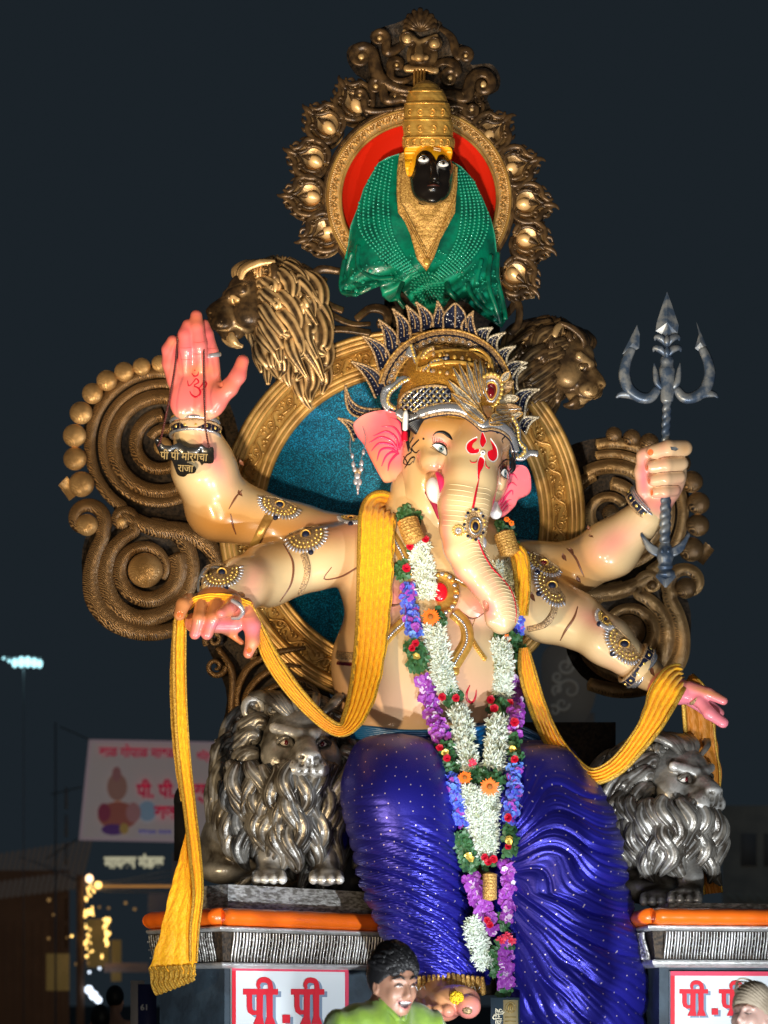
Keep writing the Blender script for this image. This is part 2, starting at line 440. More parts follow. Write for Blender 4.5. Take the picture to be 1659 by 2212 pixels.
bronze_flat = M('dark_bronze_ground', (0.018, 0.014, 0.011), 0.6, 0.4, bump=(90, 0.8), c2=(0.06, 0.04, 0.025), nscale=60)
oldgold = M('brushed_old_gold', (0.60, 0.36, 0.10), 0.33, 0.45, bump=(70, 0.3), c2=(0.36, 0.19, 0.05), nscale=8, edge=(0.9, 0.62, 0.28))
gold = M('polished_gold', (0.80, 0.48, 0.11), 0.30, 0.5, bump=(80, 0.3), c2=(0.62, 0.34, 0.07), nscale=20)
goldpaint = M('yellow_gold_relief', (0.75, 0.46, 0.13), 0.38, 0.3, bump=(220, 1.0), c2=(0.34, 0.17, 0.04), nscale=120)
silver = M('silver_trim', (0.62, 0.65, 0.72), 0.25, 0.8, bump=(150, 0.7))
silverlion = M('silvered_bronze', (0.24, 0.225, 0.20), 0.30, 0.4, bump=(55, 0.7), c2=(0.06, 0.05, 0.04), nscale=10, edge=(1.0, 1.0, 0.98))
steel = M('blue_grey_painted_steel', (0.055, 0.085, 0.14), 0.38, 0.4, bump=(30, 0.5), c2=(0.22, 0.24, 0.26), nscale=16, mixlo=0.45, mixhi=0.62)
teal = M('teal_glitter', (0.005, 0.22, 0.41), 0.35, 0.3, vor=230, bump=(300, 0.8))
redpaint = M('red_paint', (0.72, 0.018, 0.004), 0.4)
skin = M('painted_idol_skin', attr=True, rough=0.30, coat=0.5, spec=0.4, c2=(0.55, 0.36, 0.17), nscale=2.2, mixlo=0.5, mixhi=1.5, bump=(9, 0.25))
pinkpaint = M('magenta_pink_paint', (0.75, 0.03, 0.12), 0.3, coat=0.4)
redline = M('crimson_line_paint', (0.55, 0.008, 0.03), 0.3)
creamline = M('cream_line_paint', (0.85, 0.68, 0.42), 0.35)
blackpaint = M('black_paint', (0.006, 0.006, 0.008), 0.35)
brownpaint = M('brown_line_paint', (0.16, 0.06, 0.03), 0.4)
whitepaint = M('white_paint', (0.8, 0.8, 0.8), 0.3, coat=0.3)
ivory = M('ivory_tusk', (0.82, 0.82, 0.86), 0.25, coat=0.4)
iris = M('blue_iris', (0.10, 0.22, 0.30), 0.2, c2=(0.3, 0.4, 0.42), nscale=300)
navy = M('navy_velvet', (0.004, 0.007, 0.026), 0.6, spec=0.3)
gem_red = M('dark_red_gem', (0.10, 0.004, 0.008), 0.08, coat=1)
ruby = M('bright_ruby', (0.75, 0.006, 0.02), 0.25, coat=0.6)
stone_y = M('topaz_beads', (0.85, 0.60, 0.16), 0.15, 0.5, coat=1)
crystal = M('crystal_beads', (0.60, 0.60, 0.66), 0.1, 0.6, coat=1)
rosegold = M('antique_zari_embroidery', (0.66, 0.44, 0.22), 0.35, 0.3, bump=(260, 1.0), c2=(0.16, 0.10, 0.06), nscale=170)
silverzari = M('silver_zari_embroidery', (0.70, 0.62, 0.46), 0.32, 0.3, bump=(260, 1.0), c2=(0.17, 0.14, 0.10), nscale=170)
green = M('green_painted_relief', (0.0, 0.15, 0.085), 0.36, coat=0.3, bump=(50, 0.5), c2=(0.002, 0.07, 0.045), nscale=14, edge=(0.01, 0.36, 0.22))
greenhi = M('light_green_beads', (0.015, 0.30, 0.19), 0.3, coat=0.4)
yellowcloth = M('yellow_chiffon', (0.95, 0.50, 0.004), 0.65, sheen=0.15, bump=(170, 0.5), c2=(0.85, 0.38, 0.002), nscale=120)
yellowcloth2 = M('yellow_chiffon_gold_border', (0.62, 0.38, 0.05), 0.4, 0.35, bump=(200, 1.0), c2=(0.34, 0.18, 0.02), nscale=150)

# ================================================================== ground and street
def ground():
    V = np.array([(-120, -20, 0), (120, -20, 0), (120, 200, 0), (-120, 200, 0)], float)
    asph = M('night_asphalt', (0.04, 0.04, 0.042), 0.8, bump=(40, 0.5), c2=(0.06, 0.057, 0.052))
    o = obj('ground', V, np.array([(0, 1, 2, 3)]), asph, mapped=True, smooth=False); tag(o, kind='structure')
ground()

# ================================================================== throne back: ring, disc, scroll wings, lion heads
throne = thing('throne_back', 'carved bronze throne back with gold ring, teal disc and scroll wings behind the idol', 'throne', (866, 2150, -300))
RW = -215
with at(0):
    def ring_path(cx, cy, rx, ry, n=72, w=0, r=1):
        a = np.linspace(0, 2 * PI, n, endpoint=False)
        return np.column_stack([cx + rx * np.cos(a), cy + ry * np.sin(a), np.full(n, w, float), np.full(n, r, float)])
    # outer and inner grooved mouldings and the carved band between
    prof_o = [(-1.0, 0), (-.95, 14), (-.72, 22), (-.55, 24), (-.5, 17), (-.36, 17), (-.3, 24), (-.1, 24), (-.04, 16), (.1, 16), (.16, 21), (.4, 20), (.46, 12), (.62, 12), (.7, 15), (.9, 10), (1, 2)]
    prof_i = [(-1, 2), (-.9, 10), (-.6, 14), (-.5, 8), (-.3, 8), (-.2, 14), (.15, 14), (.25, 7), (.45, 7), (.55, 12), (.85, 10), (1, -4)]
    V, F = sweep(ring_path(868, 1122, 377, 390, 144, RW, 20), prof_o, n=180, closed=True, back=-24)
    obj('outer_moulding', V, F, oldgold, throne)
    V, F = sweep(ring_path(868, 1122, 312, 323, 144, RW, 15), prof_i, n=180, closed=True, back=-24)
    obj('inner_moulding', V, F, oldgold, throne)
    V, F = sweep(ring_path(868, 1122, 342, 354, 144, RW, 20), [(-1, 3), (-.5, 0), (.5, 0), (1, 3)], n=180, closed=True, back=-22)
    obj('carved_band', V, F, oldgold, throne)
    vine = MB()
    vine.add(tube(spiral((-3, 2), 11, 2, PI * .9, 1.2, 3, ra=3.2, rb=2), seg=8, flat=1.3))
    vine.add(tube([(-34, 9, 2, 1.6), (-22, 12, 4, 3), (-8, 13, 4, 3.2), (6, 4, 4, 3), (16, -8, 4, 2.8), (27, -10, 3, 2.2), (36, -3, 2, 1.2)], seg=8))
    for k, (x, y, a, l) in enumerate([(-24, 3, -2.2, 11), (-15, -3, -2.0, 12), (8, -12, -1.2, 10), (16, 6, .8, 12), (24, 2, .5, 11), (4, 13, 1.9, 9), (-26, -9, -1.4, 8), (30, 9, 1.2, 7)]):
        vine.add(tube([(x, y, 2, 1), (x + .5 * l * math.cos(a + .5), y + .5 * l * math.sin(a + .5), 5, 3.2), (x + l * math.cos(a), y + l * math.sin(a), 2, .7)], seg=6, n=8))
    vm = proto('vine_ornament', vine.VF(), oldgold)
    nv = 34
    for i in range(nv):
        a = 2 * PI * (i + .3) / nv
        put('vine_ornament', vm, (868 + 344 * math.cos(a), 1122 + 356 * math.sin(a), RW + 1), throne, rot=a + PI / 2, scale=.93)
    pts = ring_path(868, 1122, 306, 316, 96)
    V, F = slab(pts[:, :2], RW - 14, 14)
    obj('disc', V, F, teal, throne)

# scroll wings -----------------------------------------------------
SCP = 14
def wing(T, W):
    """left-hand wing in photo units; T maps the points"""
    def tb(name, pts, ra=None, seg=14, flat=.8, ridges=0, mat=bronze, **k):
        p = np.array([tuple(x) for x in pts], float); p[:, 3] *= .98 if name == 'volute_coil' else 1.08; k['ramp'] = .06
        V, F = tube(p, ra, seg=28, flat=flat * .72, ridges=4, **k); obj(name, T(V), F, mat, throne)
    # ground plate
    V, F = slab([(200, 840), (260, 800), (360, 790), (470, 830), (520, 960), (520, 1130), (470, 1180), (440, 1300), (380, 1360), (300, 1372), (215, 1340), (180, 1260), (185, 1160), (250, 1110), (200, 1040), (180, 950)], W - 22, 25, smoothn=60)
    obj('scroll_ground', T(V), F, bronze_flat, throne)
    c = (348, 962)
    # outermost double band running round the big volute and down to the seat
    a = np.linspace(-1.35, -PI - 1.0, 22)
    P1 = [(c[0] + 154 * math.cos(t), c[1] + 158 * math.sin(t), W, 11) for t in a]
    P1 += [(268, 1110, W + 4, 13), (330, 1140, W + 6, 16), (400, 1150, W + 6, 18), (450, 1178, W + 3, 17), (480, 1230, W, 12)]
    tb('volute_band', P1, ridges=3, seg=18, flat=1.0, ramp=.1)
    a = np.linspace(-1.3, -2 * PI - .3, 40)
    tb('volute_coil', [(c[0] + (132 - 3 * i / 8) * math.cos(t), c[1] + (134 - 3 * i / 8) * math.sin(t), W + 3, 9.5) for i, t in enumerate(a)], seg=14, ridges=2)
    a = np.linspace(-1.0, -1.0 - 2 * PI * 1.02, 44)
    tb('volute_coil', [(c[0] + (106 - 12 * i / 44) * math.cos(t), c[1] + (106 - 12 * i / 44) * math.sin(t), W + 8, 16 - 2 * i / 44) for i, t in enumerate(a)], seg=16, flat=1.1)
    a = np.linspace(-1.6, -1.6 - 2 * PI * 1.15, 44)
    tb('volute_coil', [(c[0] + 4 + (66 - 34 * i / 44) * math.cos(t), c[1] + (66 - 36 * i / 44) * math.sin(t), W + 10 + 6 * i / 44, 15 - 5 * i / 44) for i, t in enumerate(a)], seg=16, flat=1.1)
    V, F = ball((c[0] + 4, c[1] + 2, W + 16), (20, 20, 16), 16, 10); obj('knob', T(V), F, bronze, throne)
    for (x, y, r) in [(345, 785, 18), (306, 792, 19.5), (268, 803, 21.5), (231, 822, 23), (200, 850, 23), (175, 892, 25), (161, 941, 25.5), (162, 991, 25.5), (176, 1046, 28)]:
        V, F = ball((x, y, W + 8), (r, r, r * .85), 20, 12); obj('bead', T(V), F, bronze, throne)
    V, F = slab([(126, 1048), (145, 1028), (168, 1068), (150, 1082)], W, 14); obj('leaf_tip', T(V), F, bronze, throne)
    # left curl and the long band under the lower volute
    s = spiral((186, 1124), 12, 42, .2, 1.05, W + 6, ra=8, rb=15, n=18)
    tb('curl_band', [tuple(p) for p in s] + [(222, 1160, W + 5, 14), (204, 1200, W + 3, 14), (196, 1250, W + 2, 16), (206, 1300, W + 2, 18), (240, 1340, W + 2, 18), (290, 1362, W + 2, 17), (345, 1366, W, 15), (400, 1352, W, 13)], n=90, ridges=2, seg=16, flat=1.0)
    V, F = ball((188, 1134, W + 12), (24, 24, 20), 18, 12); obj('knob', T(V), F, bronze, throne)
    s = spiral((266, 1124), 9, 28, .6, 1.0, W + 8, ra=6, rb=10, n=14)
    tb('curl_band', [tuple(p) for p in s] + [(292, 1146, W + 6, 12), (262, 1166, W + 4, 13), (236, 1200, W + 3, 14), (228, 1250, W + 3, 16), (248, 1304, W + 3, 16), (296, 1334, W + 3, 16), (352, 1326, W + 3, 16), (396, 1290, W + 3, 16), (414, 1230, W + 3, 16), (400, 1175, W + 3, 15), (360, 1140, W + 3, 13), (325, 1128, W, 10)], n=110, ridges=2, seg=16, flat=1.0)
    V, F = ball((262, 1128, W + 12), (11, 11, 12), 14, 10); obj('knob', T(V), F, bronze, throne)
    s = spiral((316, 1230), 40, 74, .5, -1.15, W + 6, ra=8, rb=20, n=26)
    tb('volute_coil', s[::-1], seg=16, flat=1.1)
    V, F = ball((314, 1232, W + 12), (38, 38, 30), 22, 14); obj('knob', T(V), F, bronze, throne)
wing(lambda V: V, -255)
def rightT(V):
    V = np.array(V, float); V[:, 0] = 838 + (838 - V[:, 0]) * .99; V[:, 1] += 145 - (V[:, 1] - 962) * .05; V[:, 2] -= 70; return V
wing(rightT, -255)
# acanthus arm of the throne under the lowered left hand
arm = []
for pts in [
    [(470, 1400, 0, 6), (500, 1450, 6, 8), (500, 1520, 6, 8), (495, 1600, 0, 6)],
    [(520, 1560, 0, 4), (512, 1500, 6, 8), (540, 1440, 8, 8), (600, 1410, 8, 7), (660, 1400, 0, 4)],
    [(535, 1560, 0, 4), (530, 1510, 6, 7), (560, 1465, 8, 8), (610, 1440, 6, 6), (650, 1440, 0, 3)],
    [(560, 1560, 0, 4), (556, 1515, 6, 7), (590, 1485, 6, 7), (630, 1475, 0, 3)],
    [(700, 1530, 0, 3), (680, 1490, 6, 7), (640, 1470, 8, 7), (600, 1500, 0, 4)]]:
    V, F = tube([(a, b, -190 + c, d) for a, b, c, d in pts], seg=12, n=30, ridges=3); obj('acanthus_leaf', V, F, bronze, throne)
for (x, y, r, t, a) in [(466, 1440, 22, 1.3, 0), (462, 1382, 20, 1.2, 2.5), (548, 1410, 12, 1.1, 1)]:
    V, F = tube(spiral((x, y), r, 4, a, t, -186, ra=7, rb=3), seg=10); obj('scroll_curl', V, F, bronze, throne)
V, F = slab([(440, 1370), (520, 1380), (700, 1480), (720, 1640), (560, 1700), (470, 1640), (490, 1500)], -206, 20, smoothn=40); obj('scroll_ground', V, F, bronze_flat, throne)
V, F = box((560, 1560, -320), (1330, 2150, -230)); obj('seat_block', V, F, bronze_flat, throne, smooth=False)

# ================================================================== lion heads (carved)
def lion_parts(kL=1.0, kw=1.0):
    """local units: 1 = cranium radius, +x right, +y down, +z out of the face"""
    s = SDF((-1.35, -1.25, -1.0), (1.35, 1.25, 1.75), .045); k = .22
    s.ell((0, -.05, 0), (.74, .86, .85), k)
    s.ell((0, -.32, .45), (.52, .42, .42), k)
    s.cap((0, -.2, .6), (0, .1, 1.2), .25, .22, .12); s.cap((0, .3, .7), (0, .34, 1.08), .36, .30, .2)              # bridge of the nose
    for q in (-1, 1):
        s.ell((q * .2, .37, 1.12), (.25, .21, .28), .12)               # muzzle pads
        s.ell((q * .46, .18, .55), (.3, .34, .32), .2)                 # cheeks
        s.cap((q * .12, -.26, .88), (q * .54, -.38, .66), .13, .11, .06)  # brows
        s.ell((q * .34, -.12, .84), (.17, .1, .2), .06, op='-')
        s.ell((q * .82, -.72, -.05), (.25, .27, .14), .1, rot=q * .5)  # ears
        s.ell((q * .84, -.72, .08), (.14, .17, .1), .05, op='-')
    s.ell((0, .12, 1.34), (.23, .12, .13), .06)
    s.ell((0, .66, .86), (.3, .2, .3), .12)                            # chin
    s.cap((-.36, .62, .98), (0, .53, 1.36), .04, .035, .04, op='-'); s.cap((.36, .62, .98), (0, .53, 1.36), .04, .035, .04, op='-')
    s.cap((0, .2, 1.45), (0, .5, 1.4), .03, .03, .04, op='-')
    for q in (-1, 1):
        s.cap((q * .1, .17, 1.46), (q * .16, .14, 1.4), .035, .035, .03, op='-')
        for j in range(4):
            s.cap((q * .1, .27 + .07 * j, 1.42), (q * .4, .26 + .1 * j, 1.2), .018, .014, .03, op='-')
    head = s.mesh()
    locks = []
    rr = random.Random(5)
    for ringi, (r0, z0, nl, L, wd) in enumerate([(.78, .28, 17, .95, .19), (.92, -.05, 18, 1.2, .22), (.98, -.38, 17, 1.35, .24), (.8, -.75, 14, 1.35, .26)]):
        for i in range(nl):
            a = 2 * PI * (i + .5 * (ringi % 2)) / nl + rr.uniform(-.08, .08)
            ca, sa = math.cos(a), math.sin(a)                          # a=pi/2 points down
            up = -sa
            if ringi == 0 and sa > .35 and abs(ca) < .65: r1 = r0 * .85
            else: r1 = r0
            p = np.array([ca * r1, sa * r1 * 1.0, z0]); out = np.array([ca, sa * .8 - .05, -.25]); l = .92 * kL * L * rr.uniform(.8, 1.15) * (1.25 if sa > .1 else .85)
            pts = []; ph = rr.uniform(0, 6.28); side = np.array([-sa, ca, 0])
            for j in range(7):
                t = j / 6
                d = p + out * (.38 * math.sin(min(1, t * 1.6) * PI / 2) * (1 - .1 * ringi)) + np.array([ca * .1, 1, -.12]) * l * t ** 1.35 * .95 + side * .20 * math.sin(ph + t * 7.5) * t ** .5
                d[2] += -.25 * t + .17 * math.sin(ph * 1.3 + t * 7.0) * t ** .5
                pts.append((d[0], d[1], d[2], (.6 if sa < -.6 else 1) * 1.15 * kw * wd * (.55 + 2.3 * t * (1 - t) - .34 * t)))
            locks.append(tube(pts, seg=30, n=30, ridges=6, ramp=.15, flat=.85, ref=(0, 0, 1)))
    for i in range(12):                                                # forelock and beard
        x = rr.uniform(-.5, .5); pts = [(x * .6, -.60, .62, .05), (x * 1.2, -.84, .55, .08), (x * 1.6, -.98, .25, .09), (x * 1.9, -.98, -.1, .05)]
        locks.append(tube(pts, seg=10, n=14, ridges=4))
        x = rr.uniform(-.3, .3); pts = [(x, .66, .95, .07), (x * 1.2, .78, .95, .10), (x * 1.1 + rr.uniform(-.1, .1), .92, .85, .08), (x, 1.0, .7, .03)]
        locks.append(tube(pts, seg=10, n=14, ridges=4))
    return head, locks
LION = lion_parts(); LION_TOP = lion_parts(.88, 1.0)
def lion_head(parent, T, mat, eye_mat, eyec=None, part='lion_head', L=None):
    L = L or LION; V, F = L[0]; h = obj(part, T(V), F, mat, parent)
    for i, (V, F) in enumerate(L[1]): obj('mane_lock', T(V), F, mat, h)
    for q in (-1, 1):
        V, F = ball((q * .34, -.12, .75), (.11, .07, .11), 12, 8); obj('eye', T(V), F, eye_mat, h)
        V, F = ball((q * .34, -.115, .84), (.045, .05, .03), 8, 6); obj('pupil', T(V), F, eyec or blackpaint, h)
        V, F = tube([(q * .2, -.06, .82, .02), (q * .34, -.22, .88, .035), (q * .5, -.12, .76, .02)], seg=8, n=10); obj('eyelid', T(V), F, mat, h)
def lionT(c, sc_, yaw, rot, mirror=False, squash=1.0):
    def T(V):
        V = xf(V, (0, 0, 0), 1, 0, False, yaw); V[:, 2] *= squash; return xf(V, c, sc_, rot, mirror)
    return T
lion_head(throne, lionT((572, 655, -210), 90, R(76), R(-4), True, .7), bronze_fine, oldgold, L=LION_TOP)
lion_head(throne, lionT((1205, 782, -240), 82, R(72), R(22), False, .7), bronze_fine, oldgold, L=LION_TOP)

# ================================================================== top medallion
MW = -165
med = thing('medallion_frame', 'oval bronze medallion frame with leaf petals and a carved crest above the throne', 'ornamental frame', (906, 640, MW - 40))
mc = (905, 430)
V, F = slab(ring_path(mc[0], mc[1], 170, 166, 72)[:, :2], MW - 8, 12); obj('red_disc', V, F, redpaint, med)
V, F = sweep(ring_path(mc[0], mc[1], 184, 180, 96, MW, 18), [(-1, 0), (-.95, 12), (-.7, 14), (-.6, 6), (.55, 4), (.62, 10), (.85, 12), (1, -6)], n=128, closed=True, back=-16)
obj('rim', V, F, oldgold, med)
V, F = sweep(ring_path(mc[0], mc[1], 202, 198, 96, MW - 4, 8), [(-1, 0), (-.8, 8), (-.2, 9), (0, 3), (.2, 8), (.8, 6), (1, -4)], n=128, closed=True, back=-12)
obj('rim', V, F, bronze_fine, med)
for rr_, hh, rad in ((170, 8, 2.4), (193, 10, 2.0)):
    mb = MB(); nb = int(2 * PI * rr_ / (rad * 2.4))
    for i in range(nb):
        a = 2 * PI * i / nb; mb.add(ball((mc[0] + rr_ * math.cos(a), mc[1] + rr_ * .978 * math.sin(a), MW + hh), rad, 6, 4))
    tag(mb.build('bead_row', oldgold, med), kind='stuff')
sc_ = MB()
sc_.add(tube(spiral((0, 0), 5.5, 1, 0, 1.1, 6, ra=2.2, rb=1.4), seg=6)); sc_.add(tube([(5, 0, 5, 2), (2, 8, 6, 2), (8, 11, 5, 1)], seg=6, n=8)); sc_.add(tube([(-5, -5, 5, 2), (-1, -9, 6, 2), (5, -7, 5, 1)], seg=6, n=8))
sm = proto('rim_scroll', sc_.VF(), oldgold)
for i in range(58):
    a = 2 * PI * i / 58; put('rim_scroll', sm, (mc[0] + 183 * math.cos(a), mc[1] + 179 * math.sin(a), MW), med, rot=a + (PI if i % 2 else 0))
# lotus petals
def petal():
    m = MB()
    m.add(slab([(0, -44), (9, -34), (26, -24), (33, -6), (30, 14), (15, 30), (-15, 30), (-30, 14), (-33, -6), (-26, -24), (-9, -34)], -4, 14, smoothn=36))
    m.add(ball((0, 8, 0), (10, 14, 12), 14, 8)); m.add(tube([(0, 0, 6, 5), (0, -10, 5, 3), (0, -18, 3, 1)], seg=8, n=8))
    for q in (-1, 1):
        m.add(tube([(q * 4, 31, 2, 3), (q * 20, 27, 5, 4), (q * 33, 12, 6, 4.5), (q * 34, -6, 6, 4.5), (q * 27, -20, 6, 4.5), (q * 14, -26, 5, 4), (q * 8, -36, 4, 3), (q * 12, -44, 3, 2)], seg=10, n=34, ridges=2))
        m.add(tube([(q * 3, 25, 3, 2), (q * 14, 22, 5, 2.6), (q * 22, 10, 7, 3), (q * 21, -5, 7, 3), (q * 10, -14, 6, 3), (q * 3, -24, 5, 2.6), (q * 6, -33, 4, 1.5)], seg=8, n=26))
        m.add(tube(spiral((q * 22, -13), 7, 1, PI / 2, q * 1.1, 8, ra=2.8, rb=1.6), seg=8)); m.add(tube(spiral((q * 20, 20), 6, 1, 0, -q * 1.0, 7, ra=2.4, rb=1.4), seg=8))
        for t in range(4):
            a = -1.35 + t * .42; m.add(tube([(q * 30 * math.cos(a), 32 * math.sin(a), 2, 4), (q * 39 * math.cos(a - .1), 41 * math.sin(a - .1), 3, 3.4), (q * 42 * math.cos(a - .3), 44 * math.sin(a - .3), 0, 1)], seg=6, n=7))
    m.add(tube([(0, -26, 4, 3), (0, -40, 5, 4.5), (1, -50, 3, 3), (5, -56, 0, 1)], seg=8, n=12, ridges=2))
    return m.VF()
pm = proto('lotus_petal', petal(), bronze_fine)
for (x, y) in [(765, 222), (703, 271), (672, 347), (665, 427), (700, 506), (1061, 290), (1113, 363), (1141, 443), (1142, 523), (1116, 600), (1016, 232)]:
    a = math.atan2(y - mc[1], x - mc[0]); put('lotus_petal', pm, (x, y, MW - 8), med, rot=a + PI / 2, scale=1.2 if x != 1016 else .8)
# crest of curls with a mask
V, F = slab([(905, 22), (930, 40), (952, 46), (962, 70), (985, 92), (1010, 100), (1024, 122), (1016, 140), (1060, 138), (1080, 165), (1076, 195), (1052, 210), (1060, 240), (1030, 262), (980, 262), (905, 245), (820, 262), (770, 240), (772, 200), (792, 178), (768, 160), (750, 130), (752, 104), (775, 92), (800, 96), (800, 72), (822, 60), (850, 52), (870, 44), (885, 34)], MW - 10, 16, smoothn=90)
obj('crest_ground', V, F, bronze_flat, med)
curls = [((781, 122), 26, 1, [(800, 118), (820, 165), (860, 190), (900, 196)], 11), ((820, 82), 18, 1, [(836, 90), (838, 112), (868, 96), (880, 60)], 8), ((857, 140), 15, -1, [(846, 148), (846, 170), (870, 175), (895, 165)], 7), ((812, 186), 18, 1, [(826, 192), (836, 215), (870, 214), (895, 225)], 8), ((1006, 120), 15, -1, [(992, 124), (984, 110), (974, 80), (950, 60)], 8), ((972, 168), 19, 1, [(985, 160), (980, 140), (955, 135), (935, 150)], 8), ((1043, 182), 28, -1, [(1022, 184), (1005, 210), (970, 205), (925, 200)], 11), ((1019, 236), 16, 1, [(1005, 232), (985, 225), (960, 228), (940, 222)], 7), ((853, 208), 12, -1, [(862, 204), (878, 204), (890, 215), (905, 220)], 5), ((777, 205), 13, 1, [(788, 215), (790, 235), (815, 240), (850, 236)], 6), ((977, 236), 11, -1, [(968, 232), (955, 235), (940, 240), (925, 240)], 5)]
for (c, r, dr, tail, th) in curls:
    a1 = math.atan2(tail[0][1] - c[1], tail[0][0] - c[0])
    s = spiral(c, r, 3, a1, -dr * 1.35 if True else 0, MW + 8, ra=th * 1.15, rb=th * .5)
    pts = [(x, y, MW + 6, th * (.75 + .30 * i)) for i, (x, y) in enumerate(tail[::-1][:-1])] + [tuple(p) for p in s]
    V, F = tube(pts, seg=14, ridges=3, n=70, flat=1.0); obj('crest_curl', V, F, bronze_fine, med)
    V, F = ball((c[0], c[1], MW + 9), (r * .3, r * .3, 7), 10, 6); obj('crest_knob', V, F, oldgold, med)
for i, a in enumerate(np.linspace(-1.25, 1.25, 9)):
    L = 44 - abs(a) * 10
    V, F = tube([(908, 66, MW + 4, 4), (908 + .55 * L * math.sin(a), 66 - .6 * L * math.cos(a), MW + 12, 6), (908 + L * math.sin(a * 1.05), 64 - L * math.cos(a), MW + 8, 6), (908 + L * 1.12 * math.sin(a * 1.2), 68 - L * 1.02 * math.cos(a * 1.1), MW + 2, 3)], seg=10, n=16); obj('crest_leaf', V, F, bronze_fine, med)
s = SDF((850, 60, MW - 20), (980, 200, MW + 50), 3)
s.ell((912, 120, MW), (34, 36, 18), 8); s.cap((905, 96, MW + 14), (905, 122, MW + 24), 8, 12, 6)
for q in (-1, 1):
    s.ell((909 + q * 29, 88 + q * 5, MW + 8), (18, 15, 14), 6); s.cap((905, 92, MW + 16), (908 + q * 34, 72 + q * 5, MW + 12), 6, 5, 4); s.ell((907 + q * 12, 124, MW + 22), (8, 7, 8), 4)
s.cap((880, 148, MW + 10), (940, 152, MW + 10), 9, 9, 6); s.ell((910, 160, MW + 22), (20, 8, 14), 4, op='-')
V, F = s.mesh(); obj('crest_mask', V, F, bronze_fine, med)
for q in (-1, 1):
    V, F = ball((909 + q * 29, 88 + q * 6, MW + 18), (8, 8, 7), 12, 8); obj('mask_eye', V, F, oldgold, med)
    V, F = tube(spiral((909 + q * 29, 88 + q * 6), 15, 12, 0, 1, MW + 17, ra=2.5, rb=2.5), seg=8); obj('mask_brow', V, F, bronze_fine, med)
for x in (896, 903, 910, 917):
    V, F = tube([(x, 150, MW + 16, 3), (x - 1, 170, MW + 22, 3), (x, 200, MW + 12, 3)], seg=6, n=10); obj('hanging_strand', V, F, oldgold, med)
# lower scrolls joining the medallion to the throne
for pts, c in [([(735, 585), (690, 582), (672, 610), (680, 650), (715, 680), (760, 700), (800, 700)], None), ([(700, 600), (692, 625), (705, 655), (740, 672)], None), ([(1100, 640), (1120, 660), (1118, 700), (1100, 720)], None), ([(770, 690), (800, 668), (830, 672), (836, 694), (815, 700)], None), ([(1085, 690), (1110, 660), (1125, 620)], None), ([(680, 715), (740, 712), (800, 720)], None)]:
    V, F = tube([(x, y, MW - 20, 11 - abs(i - 2) * 1.5 if len(pts) > 4 else 8) for i, (x, y) in enumerate(pts)], seg=14, n=44, ridges=3); obj('lower_scroll', V, F, bronze_fine, med)
V, F = box((830, 560, MW - 130), (1080, 780, MW - 100)); obj('support_post', V, F, bronze_flat, med, smooth=False)

# ================================================================== bust inside the medallion
BW = -130
bust = thing('deity_bust', 'dark faced deity bust in tall gold crown and beaded green cloak before the red disc', 'statue', (915, 690, BW))
outl = [(700, 830), (640, 850), (590, 880), (548, 950), (510, 1020), (480, 1120), (440, 1220), (425, 1330), (400, 1430), (378, 1510), (385, 1570), (420, 1605), (500, 1590), (560, 1560), (600, 1545), (612, 1600), (650, 1630), (700, 1625), (715, 1565), (765, 1630), (830, 1690), (900, 1695), (955, 1650), (985, 1600), (1080, 1640), (1130, 1690), (1190, 1730), (1258, 1772), (1285, 1720), (1280, 1650), (1250, 1560), (1240, 1450), (1222, 1270), (1200, 1180), (1150, 1060), (1105, 970), (1040, 900), (990, 870), (850, 800)]
def Z(p): return [(580.7 + .4 * a, .4 * b) for a, b in p]
outl = Z(outl)
def cloakH(u, v):
    x = (u - 916) / 165; y = (v - 470) / 260
    b = 62 * np.clip(1 - x * x, 0, 1) ** .5 * (1.05 - .25 * np.abs(y))
    f = 5 * np.sin(9 * x + 2.2 * np.sin(y * 3)) * np.clip((v - 380) / 120, 0, 1)
    low = np.clip((v - 560) / 60, 0, 1)
    return b + f * (1 - low) + low * 9 * np.sin((u * .9 + v * 1.6) * .085 + np.sin(u * .05)) - 10
V, F = slab(outl, BW, 40, step=5, H=cloakH); obj('green_cloak', V, F, green, bust)
def cl(p, off=2): return [(u, v, BW + float(cloakH(np.array(u), np.array(v))) + off) for u, v in p]
mb = MB()
for k in range(7):                                                    # bead strings hanging from both shoulders
    for q in (-1, 1):
        t = k / 6
        if q < 0: pts = [(848 - 55 * t, 345 + 26 * t), (838 - 62 * t, 430 + 10 * t), (846 - 66 * t, 500), (872 - 42 * t, 552 + 8 * t), (906 - 14 * t, 592 + 6 * t)]
        else: pts = [(986 + 46 * t, 360 + 40 * t), (998 + 55 * t, 440 + 15 * t), (990 + 58 * t, 510), (966 + 42 * t, 560 + 8 * t), (934 + 12 * t, 598 + 8 * t)]
        q_ = crom([p + (0,) for p in pts], 38)[:, :2]
        for p in cl(q_[inside(q_, np.array(outl))], 2.5): mb.add(ball(p, (3.0, 3.0, 3.4), 8, 5))
tag(mb.build('bead_strings', greenhi, bust), kind='stuff')
for k in range(4):
    for q in (-1, 1):
        t = (k + .5) / 4
        pts = [(842 - 50 * t, 370 + 30 * t), (836 - 60 * t, 460), (850 - 60 * t, 520), (880 - 50 * t, 575)] if q < 0 else [(992 + 44 * t, 385 + 40 * t), (1004 + 52 * t, 470), (990 + 52 * t, 535), (958 + 44 * t, 590)]
        c = cl(crom([p + (0,) for p in pts], 30)[:, :2], 0); V, F = tube([p + (3.2,) for p in c], seg=8, n=36); obj('cloak_fold', V, F, green, bust)
mb = MB(); rc = random.Random(3)
